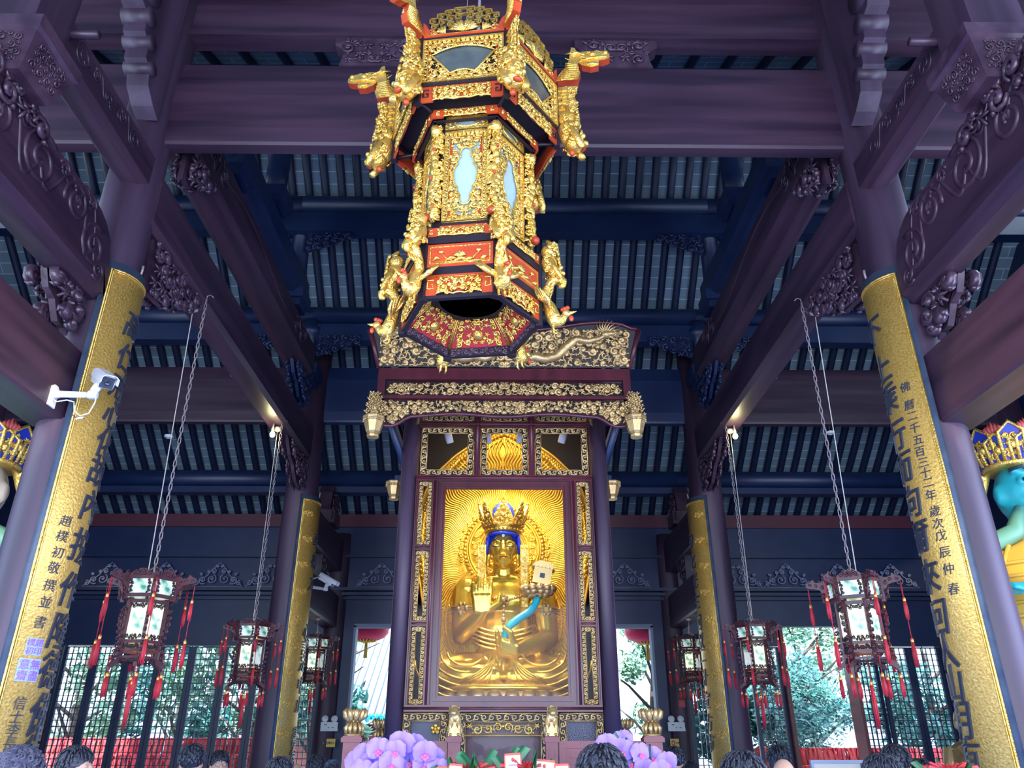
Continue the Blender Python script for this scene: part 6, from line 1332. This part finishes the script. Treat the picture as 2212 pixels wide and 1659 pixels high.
# ============================================================= PEOPLE
def bake(o):
    dg = bpy.context.evaluated_depsgraph_get(); me = bpy.data.meshes.new_from_object(o.evaluated_get(dg)); m0 = list(o.data.materials); o.modifiers.clear(); o.data = me
    if not me.materials:
        for m in m0: me.materials.append(m)
    me.polygons.foreach_set('use_smooth', [True] * len(me.polygons)); return me
def body_mesh():
    mb = MB()      # 1.70 m tall, facing +Y (away from the viewer)
    def tb(pts, rs): 
        mb.tube(pts, rs, 12)
        for p, r_ in zip(pts, rs): mb.ball(p, r_, 12, 8)
    mb.ball((0, .005, 1.585), (.076, .095, .115), 18, 14); mb.ball((0, .045, 1.53), (.058, .062, .075), 14, 10); mb.ball((0, .02, 1.478), (.045, .05, .03), 10, 8)
    tb([(0, -.015, 1.52), (0, -.02, 1.40)], [.054, .062]); mb.tube([(0, .095, 1.60), (0, .118, 1.555)], [.011, .018], 8); mb.ball((0, .10, 1.515), (.026, .012, .012), 8, 6)
    for e in (-1, 1):
        mb.ball((e * .077, -.005, 1.57), (.012, .024, .034), 8, 6); mb.ball((e * .034, .092, 1.592), (.016, .012, .011), 8, 6)
        tb([(e * .05, -.01, 1.40), (e * .175, -.01, 1.365)], [.07, .062]); tb([(e * .18, -.01, 1.36), (e * .225, -.02, 1.10)], [.056, .044]); tb([(e * .225, -.02, 1.10), (e * .235, .04, .86)], [.042, .030])
        c = V((e * .238, .055, .80)); mb.ball(c, (.018, .038, .05), 10, 8)
        for k in range(4): o = (k - 1.5) * .019; ln = (.07, .08, .075, .058)[3 - k]; mb.tube([c + V((0, o, -.035)), c + V((-e * .006, o + .004, -.035 - ln * .55)), c + V((-e * .022, o + .006, -.03 - ln))], [.0105, .0095, .0075], 7)
        mb.tube([c + V((0, .03, .01)), c + V((-e * .012, .055, -.02)), c + V((-e * .02, .058, -.055))], [.012, .011, .008], 7)
        tb([(e * .09, 0, .90), (e * .10, .01, .48), (e * .10, -.015, .09)], [.095, .062, .042]); mb.ball((e * .10, .05, .045), (.045, .12, .042), 12, 8)
    mb.ball((0, -.0, 1.22), (.175, .115, .20), 16, 12); mb.ball((0, 0, 1.0), (.16, .115, .16), 16, 12)
    o = mb.build('body', 'skin'); remesh(o, .0075, 2); me = bake(o); bpy.data.objects.remove(o); return me
def coat_mesh(m):
    mb = MB(); mb.lathe([(.066, 1.495), (.088, 1.478), (.155, 1.452), (.215, 1.41), (.235, 1.33), (.20, 1.15), (.195, .95), (.205, .80), (.19, .80)], 28, Fr((0, -.008, 0), (1, 0, 0), (0, 1, 0), (0, 0, 1))); mb.v = [(a, -.008 + (b + .008) * (1.0 if c > 1.47 else .70), c) for a, b, c in mb.v]
    for e in (-1, 1): mb.tube([(e * .16, -.01, 1.37), (e * .19, -.01, 1.33), (e * .232, -.02, 1.10), (e * .238, .03, .87)], [.07, .072, .058, .045], 12); mb.tube([(e * .095, 0, .92), (e * .103, .01, .48), (e * .10, -.01, .08)], [.108, .076, .062], 14)
    for k in range(5): mb.lathe([(.198 + .004 * (k % 2), .86 + .09 * k), (.206, .88 + .09 * k), (.198, .90 + .09 * k)], 28, Fr((0, -.005, 0), (1, 0, 0), (0, .66, 0), (0, 0, 1)))
    return mb.mesh('coat', m)
def hair_mesh(m, style, seed):
    mb = MB(); rr = random.Random(seed)
    if style == 'bald': mb.lathe([(.085, -.06), (.088, -.02), (.082, .02), (.074, .03)], 24, Fr((0, -.015, 1.60), (1, 0, 0), (0, 1.12, 0), (0, 0, 1)), a0=R(150), arc=R(240))
    else:
        mb.ball((0, -.012, 1.615), (.088, .105, .098), 24, 16)
        for k in range(240):
            q = rr.uniform(0, 6.28); t = rr.uniform(.05, 1.75 if style != 'bob' else 2.1)
            if cos(q + pi / 2) < -.2 and t > 1.15 and False: continue
            d = V((sin(t) * cos(q), sin(t) * sin(q), cos(t)))
            if d.y > .55 and d.z < .35: continue
            p = V((0, -.012, 1.615)) + V((d.x * .088, d.y * .104, d.z * .098)); dn = V((d.x * .3, d.y * .3, -.9 * abs(sin(t)) - .05)); dn = (dn - d * dn.dot(d)).normalized()
            if style == 'curly': mb.tube([p + V((a, b * .6, b)) for a, b in spiral((0, 0), .017, 1.2, q * 3, 1, 7)], .006, 4)
            else: L_ = .045 if style == 'short' else .07; mb.tube([p - d * .004, p + dn * L_ * .5 + d * (.006 + .004 * rr.random()), p + dn * L_ + d * .001], [.006, .007, .002], 4)
        if style == 'bob': mb.lathe([(.090, -.10), (.098, -.06), (.095, .0), (.08, .05)], 24, Fr((0, -.01, 1.60), (1, 0, 0), (0, 1.1, 0), (0, 0, 1)), a0=R(150), arc=R(240))
    return mb.mesh('hair', m)
def cap_mesh(m): return MB().lathe([(.094, -.02), (.097, .03), (.085, .085), (.05, .115), (0, .122)], 24, Fr((0, -.005, 1.60), (1, 0, 0), (0, 1.15, 0), (0, 0, 1))).prism([(-.07, .09), (.07, .09), (.055, .16), (0, .18), (-.055, .16)], 1.585, 1.595).mesh('cap', m)
BODY = body_mesh(); COATS = [coat_mesh(m) for m in ('cloth', 'cloth2', 'cloth3')]
HAIRS = dict(short=hair_mesh('hair', 'short', 1), curly=hair_mesh(mat('curly_hair', (.06, .06, .10), .6), 'curly', 2), bob=hair_mesh('hair', 'bob', 3), bald=hair_mesh('greyhair', 'bald', 4), grey=hair_mesh('greyhair', 'short', 5), cap=cap_mesh('cloth2'))
def person(px, py, wpx, hair, coat, rz, label, extra=None):
    Y = 1661 * 1.115 * .172 / wpx; p = P(px, py, Y); s = p.z / 1.715
    t = thing('person', label, 'person', (p.x, p.y, 0), R(rz)); t.scale = (1 if s > .93 else s / .96, 1 if s > .93 else s / .96, s)
    for n, me in (('body', BODY), ('coat', COATS[coat]), ('cap' if hair == 'cap' else 'hair', HAIRS[hair])):
        o = bpy.data.objects.new(n, me); COL.objects.link(o); o.parent = t
    if hair == 'cap': o = bpy.data.objects.new('hair', HAIRS['short']); COL.objects.link(o); o.parent = t; o.scale = (.99, .99, .985); o.location = (0, 0, .02)
    if extra == 'glasses':
        mb = MB()
        for e in (-1, 1): mb.tube([(e * .036 + .022 * cos(q), .112, 1.592 + .018 * sin(q)) for q in [2 * pi * k / 12 for k in range(12)]], .0022, 5, closed=True); mb.tube([(e * .058, .11, 1.595), (e * .082, .0, 1.60)], .0022, 5)
        mb.tube([(-.014, .113, 1.594), (.014, .113, 1.594)], .0022, 5); mb.build('glasses', 'iron', t)
    return t
person(48, 1617, 98, 'curly', 1, 12, 'person with curly hair seen from behind, cropped below the gold board with camera')
person(172, 1612, 58, 'short', 0, -95, 'dark-haired person looking sideways before the first red-backed lattice doors')
person(420, 1608, 48, 'short', 0, 4, 'person with round dark short hair seen from behind, before the fourth lattice door')
person(477, 1622, 40, 'short', 1, -150, 'person with glasses turned toward the viewer beside the round-headed person', 'glasses')
person(606, 1636, 56, 'short', 0, 10, 'person whose hair top shows at the foot of the slim couplet board, closed lattice side')
person(641, 1646, 34, 'bald', 2, 0, 'balding person between the slim couplet board and the doorway post')
person(685, 1630, 38, 'short', 0, 0, 'person with dark hair below the emergency light near the orchids')
person(722, 1641, 40, 'cap', 1, 0, 'person in a cap between the doorway post and the orchids')
person(1297, 1610, 100, 'short', 0, 0, 'nearest person, shiny black hair from behind, beside the purple orchids')
person(1453, 1613, 40, 'short', 0, 0, 'person with cropped dark hair below the second emergency light, open doorway side')
person(1490, 1643, 30, 'short', 1, 0, 'small head low before the pale lattice door, open doorway side')
person(1598, 1624, 84, 'short', 0, 20, 'person with dark tousled hair at the foot of the slim couplet board, doorway side')
person(1679, 1610, 42, 'bob', 0, 0, 'person with a dark bob before the open doorway jamb')
person(1690, 1634, 58, 'bald', 2, -8, 'balding grey-haired person before the open doorway')
person(1930, 1609, 54, 'short', 0, -40, 'person with thick dark hair behind another head, near the dated couplet board')
person(1905, 1630, 68, 'short', 1, -120, 'person half turned, face showing, in front of the thick-haired person')
person(1985, 1640, 46, 'short', 0, 0, 'person low at the foot of the far lattice door near the red flowers')
# ============================================================= ALTAR TABLE, ORCHIDS, BROMELIADS, CARDS
t = thing('offering_table', 'long low offering table carrying the orchids and red flowers below the picture', 'table', (0, 4.45, 0))
MB().box(-1.1, 1.02, -.32, .32, 1.05, 1.10).build('table_top', 'redwood', t)
for x in (-1.02, .94):
    for y in (-.26, .26): MB().box(x - .035, x + .035, y - .035, y + .035, 0, 1.05).build('leg', 'redwood', t)
def petal(mb, c, d, w_, nrm, mi=0):
    # a broad cupped petal from c along d
    d = V(d); n = V(nrm).normalized(); s = d.normalized().cross(n).normalized(); L_ = d.length; g = []
    for i in range(6):
        t_ = i / 5; ww = w_ * sin(pi * min(1, .12 + t_ * .88)) ** .7; g.append([c + d * t_ + s * (ww * k) + n * (.12 * L_ * sin(pi * t_) - .10 * L_ * abs(k)) for k in (-1, -.5, 0, .5, 1)])
    mb.sheet(g, mi)
def orchid_bloom():
    mb = MB(); n = V((0, -1, .0)); r_ = .060
    for a in (90, 215, 325): petal(mb, V((0, .003, 0)), V((cos(R(a)) * r_, .0, sin(R(a)) * r_)), .026, n)
    for a in (8, 172): petal(mb, V((0, -.002, .004)), V((cos(R(a)) * r_ * 1.05, -.004, sin(R(a)) * r_ + .012)), .045, n)
    return mb.mesh('petals', 'orchid')
def orchid_lip():
    mb = MB(); mb.ball((0, -.012, -.008), (.010, .012, .010), 8, 6)
    for a in (200, 270, 340): petal(mb, V((0, -.012, -.008)), V((cos(R(a)) * .020, -.012, sin(R(a)) * .024)), .009, V((0, -1, .3)))
    return mb.mesh('lip', 'orchidlip')
OB, OL = orchid_bloom(), orchid_lip()
def orchid(pts, Y, base, label, seed):
    rr = random.Random(seed); t = thing('potted_orchid', label, 'orchid', base); b = V(base)
    mb = MB(); mb.lathe([(.09, 0), (.13, .16), (.135, .18), (.12, .18)], 20, Fr((0, 0, 0), (1, 0, 0), (0, 1, 0))); mb.build('pot', 'white', t)
    mb = MB()
    for k in range(6): q = k * 1.05; d, u = rot(q); petal(mb, V((0, 0, .17)), d * .26 + V((0, 0, .06)), .045, V((0, 0, 1)))
    mb.build('leaf', 'plantgreen', t); st_ = MB()
    for k in range(4): e = P(*pts[min(len(pts) - 1, k * len(pts) // 4)], Y) - b; st_.tube([(0, 0, .17), (e.x * .3, e.y * .3, e.z * .75), (e.x * .8, e.y + .03, e.z + .06), (e.x, e.y + .03, e.z)], .005, 6)
    st_.build('stem', 'plantgreen', t)
    for (px, py) in pts:
        p = P(px, py, Y + rr.uniform(-.09, .09)) - b; s_ = rr.uniform(.92, 1.12); r3 = (R(rr.uniform(-12, 18)), R(rr.uniform(-14, 14)), R(rr.uniform(-28, 28)))
        o = bpy.data.objects.new('bloom', OB); COL.objects.link(o); o.parent = t; o.location = p; o.rotation_euler = r3; o.scale = (s_,) * 3; q = bpy.data.objects.new('lip', OL); COL.objects.link(q); q.parent = o
ptsL = [(818, 1620), (855, 1622), (893, 1610), (918, 1627), (885, 1645), (845, 1652), (790, 1634), (770, 1648), (935, 1640), (915, 1655), (805, 1652), (868, 1607), (862, 1662), (825, 1668), (945, 1662), (780, 1668), (895, 1672)]
ptsR = [(1343, 1622), (1365, 1648), (1407, 1636), (1383, 1628), (1440, 1648), (1312, 1608), (1335, 1652), (1390, 1662), (1345, 1602), (1425, 1668)]
orchid(ptsL, 4.35, (-.68, 4.40, 1.10), 'large purple orchid in bloom in front of the altar rail, closed lattice side', 3)
orchid(ptsR, 4.35, (.76, 4.45, 1.10), 'smaller purple orchid partly behind the nearest head of shiny black hair', 5)
def bromeliad(px, py, Y, label, seed):
    p = P(px, py, Y); t = thing('bromeliad', label, 'flower', (p.x, Y, 1.10)); rr = random.Random(seed); h = p.z - 1.10
    mb = MB(); mb.lathe([(.05, 0), (.075, .10), (.07, .11)], 16, Fr((0, 0, 0), (1, 0, 0), (0, 1, 0))); mb.build('pot', 'white', t)
    mb = MB()
    for ring in range(4):
        for k in range(8):
            q = k * .785 + ring * .4; d, u = rot(q); a = 1.35 - ring * .30; L_ = .06 + .035 * ring; petal(mb, V((0, 0, h - .10)), d * cos(a) * L_ + V((0, 0, sin(a) * L_)), .009 + .002 * ring, V((-d.x * sin(a), -d.y * sin(a), cos(a))))
    mb.build('red_bract', 'ribbon', t); mb = MB()
    for k in range(9): q = k * .7; d, u = rot(q); petal(mb, V((0, 0, .10)), d * .16 + V((0, 0, h * (.55 + .4 * rr.random()))), .02, V((-d.x, -d.y, .4)))
    mb.tube([(0, 0, .08), (0, 0, h - .08)], .012, 8); mb.build('leaf', 'plantgreen', t)
bromeliad(1010, 1640, 4.35, 'red bromeliad beside dark green leaves, nearest the large orchid', 1); bromeliad(1062, 1642, 4.4, 'red bromeliad in the middle, left of the tall white and red card' if False else 'red bromeliad between the other two, next to the tall white and red card', 2)
bromeliad(1140, 1634, 4.3, 'largest red bromeliad, just past the tall white and red card', 3)
bromeliad(2045, 1640, 4.9, 'red bromeliad at the foot of the dated couplet board', 7)
def card(px, py, Y, w_, h_, tilt, label, red):
    p = P(px, py, Y); t = thing('offering_card', label, 'card', (p.x, Y, 1.10)); z = p.z - 1.10
    f = Fr((0, 0, z), (cos(R(tilt)), 0, sin(R(tilt))), (-sin(R(tilt)), .12, cos(R(tilt)))); MB().box(-w_ / 2, w_ / 2, -h_, 0, -.002, .002, f).build('card_sheet', 'paper', t)
    mb = MB(); mb.box(-w_ / 2, w_ / 2, -.010, .0, .002, .004, f); mb.box(-w_ / 2, -w_ / 2 + .006, -h_, 0, .002, .004, f); mb.box(w_ / 2 - .006, w_ / 2, -h_, 0, .002, .004, f)
    mb.ball(f(0, -.03, .002), (.008, .003, .010), 8, 6); mb.build('red_border', 'red', t); mb = MB()
    for k in range(3): mb.box(-w_ * .28, w_ * .28, -.05 - .018 * k - .008, -.05 - .018 * k, .002, .003, f)
    mb.build('printed_line', mat('violet_print', (.3, .25, .6), .6), t); MB().tube([(0, .01, 0), f(0, -h_ * .5, -.008)], .004, 6).build('stick', 'plantgreen', t)
card(1107, 1627, 4.25, .085, .15, 3, 'tall white and red card standing among the bromeliads', 1); card(985, 1650, 4.2, .07, .12, -4, 'white card at the edge of the large orchid', 0)
card(1177, 1641, 4.2, .11, .12, -6, 'wide white and red card between the largest bromeliad and the rail', 0); card(1213, 1650, 4.2, .075, .12, 2, 'small white and red card nearest the black-haired head', 0)
card(955, 1655, 4.25, .06, .1, 5, 'mostly red card at the orchid edge', 1)
mb = MB(); 
tl = thing('notice_board', 'grey framed notice board standing below the open doorway', 'board', (P(1805, 1645, 6.5).x, 6.5, 0)); zt9 = zat(1645, 6.5)
MB().box(-.19, .19, -.012, .012, zt9 - .5, zt9).build('board_sheet', 'board', tl); MB().frame(.40, .52, .02, .03, Fr((-.20, -.0, zt9 - .51), (1, 0, 0), (0, 0, 1), (0, -1, 0))).build('board_frame', 'cloth3', tl); MB().tube([(0, .03, 0), (0, .03, zt9 - .3)], .02, 8).build('stand', 'iron', tl); MB().box(-.2, .2, -.15, .2, 0, .03).build('foot', 'iron', tl)
# ============================================================= OUTSIDE
struct(MB().box(-40, 40, WY + 1.6, 70, -.25, -.05), 'ground_outside', 'stone', 'pale paving outside behind the hall')
def tree(x, y, h, rx, rz_, n, m, label, seed, zc=None, lsz=.16):
    rr = random.Random(seed); t = thing('garden_tree', label, 'tree', (x, y, 0)); zc = zc or h * .62
    mb = MB(); mb.tube([(0, 0, -.1), (.1, 0, h * .25), (-.05, .1, h * .5), (.05, 0, h * .8)], [.16, .13, .10, .04], 8)
    for k in range(9): q = k * 2.4; d, u = rot(q); mb.tube([(0, 0, h * (.25 + .05 * k)), d * rx * .5 + V((0, 0, h * (.38 + .05 * k))), d * rx * .9 + V((0, 0, h * (.45 + .05 * k)))], [.05, .03, .012], 5)
    mb.build('trunk', 'bark', t); cl = []
    for k in range(max(14, n // 130)):
        q = rr.uniform(0, 6.28); a = math.asin(rr.uniform(-1, 1)); r_ = rr.uniform(.45, 1); cl.append((V((rx * r_ * cos(a) * cos(q), rx * r_ * cos(a) * sin(q), zc + rz_ * r_ * sin(a))), rr.uniform(.35, .65) * rx * .55))
    mb = MB()
    for k in range(n):
        c, r_ = rr.choice(cl); d = V((rr.gauss(0, 1), rr.gauss(0, 1), rr.gauss(0, 1))); d.normalize(); p = c + d * r_ * rr.uniform(.5, 1.05)
        if p.z < .15: continue
        a = V((rr.gauss(0, 1), rr.gauss(0, 1), rr.gauss(0, .7))).normalized(); b = a.orthogonal().normalized(); s_ = lsz * rr.uniform(.6, 1.2)
        mb.add([p - a * s_, p + b * s_ * .34, p + a * s_, p - b * s_ * .34], [(0, 1, 2, 3)])
    mb.build('foliage', m, t); return t
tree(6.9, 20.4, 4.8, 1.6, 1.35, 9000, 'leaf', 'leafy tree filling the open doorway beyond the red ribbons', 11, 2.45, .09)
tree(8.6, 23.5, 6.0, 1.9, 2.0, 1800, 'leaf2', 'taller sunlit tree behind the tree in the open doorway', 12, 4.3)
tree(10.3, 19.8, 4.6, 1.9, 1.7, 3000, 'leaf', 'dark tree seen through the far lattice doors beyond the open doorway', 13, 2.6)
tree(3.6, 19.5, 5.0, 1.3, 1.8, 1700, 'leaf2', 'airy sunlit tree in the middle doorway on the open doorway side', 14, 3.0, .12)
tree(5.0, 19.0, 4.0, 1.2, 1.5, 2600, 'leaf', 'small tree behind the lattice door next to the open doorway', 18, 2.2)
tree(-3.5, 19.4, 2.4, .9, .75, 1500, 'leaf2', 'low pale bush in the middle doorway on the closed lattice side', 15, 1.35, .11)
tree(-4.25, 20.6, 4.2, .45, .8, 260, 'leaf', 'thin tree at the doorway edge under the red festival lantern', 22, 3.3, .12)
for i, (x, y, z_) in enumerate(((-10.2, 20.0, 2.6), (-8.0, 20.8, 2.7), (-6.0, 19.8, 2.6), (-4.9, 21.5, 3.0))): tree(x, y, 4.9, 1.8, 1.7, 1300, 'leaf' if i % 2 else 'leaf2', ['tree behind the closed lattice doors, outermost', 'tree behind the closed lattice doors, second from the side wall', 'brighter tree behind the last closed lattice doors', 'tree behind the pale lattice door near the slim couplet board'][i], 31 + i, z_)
def rack(x0, x1, y, label, seed, H=(1.0, 1.42, 1.74)):
    rr = random.Random(seed); t = thing('prayer_ribbon_rack', label, 'ribbon rack', ((x0 + x1) / 2, y, 0)); w_ = x1 - x0; mb = MB()
    for z in H: mb.tube([(-w_ / 2, 0 if z < H[2] else .25, z), (w_ / 2, 0 if z < H[2] else .25, z)], .03, 8)
    for k in range(int(w_ / 1.2) + 2): x = -w_ / 2 + w_ * k / (int(w_ / 1.2) + 1); mb.tube([(x, 0, 0), (x, 0, H[1])], .03, 8); mb.tube([(x, .25, 0), (x, .25, H[2])], .03, 8)
    mb.build('rail', 'iron', t); mb = MB()
    for k in range(int(w_ * 230)):
        x = rr.uniform(-w_ / 2, w_ / 2); z, yy = rr.choice(((H[0], 0), (H[1], 0), (H[1], 0), (H[2], .25), (H[2], .25))); L_ = rr.uniform(.3, .75); b = rr.uniform(.014, .028); y_ = yy - .04 - rr.uniform(0, .06); dx = rr.uniform(-.05, .05)
        g = [[V((x + e * b + dx * i / 4 + .012 * sin(i * 2 + k), y_ - .02 * sin(i * 1.3 + k) - (.03 if i else 0), z + .03 - L_ * i / 4)) for e in (-1, 1)] for i in range(5)]; mb.sheet(g)
        if k % 4 == 0: mb.ball((x, y_ - .02, z + .02), (.03, .02, .022), 5, 4)
    o = mb.build('prayer_ribbons', 'ribbon', t); o['kind'] = 'stuff'
rack(5.4, 11.0, 17.9, 'rack densely hung with red prayer ribbons outside the open doorway', 3, (.85, 1.22, 1.55))
rack(-11.5, -4.9, 17.9, 'rack of red prayer ribbons seen low through the closed lattice doors', 4)
# small shrine hall outside with a tiled roof
t = thing('garden_hall', 'low hall outside with sunlit tiled roof and blue eave tiles, seen through the middle doorway', 'building', (-4.6, 24.5, 0))
MB().box(-3, 3.2, 0.8, 4, 0, 2.2).build('hall_wall', mat('brick_wall', (.45, .16, .14), .8), t)
mb = MB()
for k in range(33):
    x = -3.4 + k * .22; mb.tube([(x, -.2, 2.42), (x, 4.0, 5.2)], .075, 6)
mb.add([(-3.6, -.2, 2.36), (3.8, -.2, 2.36), (3.8, 4.0, 5.14), (-3.6, 4.0, 5.14)], [(0, 1, 2, 3)]); mb.build('tiled_roof', 'greytile', t)
mb = MB()
for k in range(33): x = -3.4 + k * .22; mb.lathe([(.10, -.05), (.10, .0), (.0, .02)], 10, Fr((x, -.22, 2.40), (1, 0, 0), (0, 0, 1), (0, -1, 0)))
for k in range(32): x = -3.29 + k * .22; mb.prism([(-.09, .02), (.09, .02), (.06, -.10), (0, -.15), (-.06, -.10)], 0, .03, Fr((x, -.2, 2.36), (1, 0, 0), (0, 0, 1), (0, -1, 0)))
mb.build('eave_tiles', mat('blue_glaze', (.02, .30, .50), .25), t); MB().box(-3.2, 3.4, .3, .5, 1.9, 2.2).build('eave_beam', 'redwood', t)
for s, nm in ((-1, 'closed lattice side'), (1, 'open doorway side')):
    c = P(795 if s < 0 else 1395, 1340 if s < 0 else 1345, 17.0); t = thing('festival_lantern', f'round red festival lantern hanging outside the top of the middle doorway, {nm}', 'lantern', c + V((0, 0, -.16)))
    mb = MB(); vs = []; S_ = 32
    for i in range(9):
        a = pi * (i / 8); r_ = .40 * sin(a) ** .8 + .06
        vs.append([V(((r_ * (1 + .035 * (k % 2)) * cos(2 * pi * k / S_)), r_ * (1 + .035 * (k % 2)) * sin(2 * pi * k / S_), -.26 * cos(a))) for k in range(S_ + 1)])
    mb.sheet(vs); mb.build('ribbed_shade', mat('lantern_red', (.80, .02, .10), .55), t)
    mb = MB(); mb.lathe([(.10, -.30), (.11, -.28), (.11, -.25)], 20, Fr((0, 0, 0), (1, 0, 0), (0, 1, 0))); 
    for k in range(18): q = 2 * pi * k / 18; mb.tube([(.10 * cos(q), .10 * sin(q), -.28), (.20 * cos(q), .20 * sin(q), -.26), (.22 * cos(q + .1), .22 * sin(q + .1), -.24)], .012, 5)
    mb.build('gold_trim', 'gold', t); mb = MB()
    for k in range(14): q = k * 2.4; mb.tube([(.02 * cos(q), .02 * sin(q), -.28), (.035 * cos(q), .035 * sin(q), -.60)], .01, 4)
    mb.build('yellow_tassel', 'yellow', t); MB().tube([(0, 0, .28), (0, 0, 1.0)], .012, 6).build('hanging_cord', 'iron', t)
struct(MB().box(-HX, HX, WY + .3, WY + 1.9, 4.35, 4.5), 'trim_3', 'dark', 'eave soffit outside the back wall')

mb = MB(); mb.box(-16, -6.2, 27, 27.3, -.1, 3.0); mb.box(4.5, 16, 27, 27.3, -.1, 2.8); struct(mb, 'wall_garden', mat('garden_wall', (.30, .38, .50), .8), 'pale blue-grey garden wall far outside behind the trees')
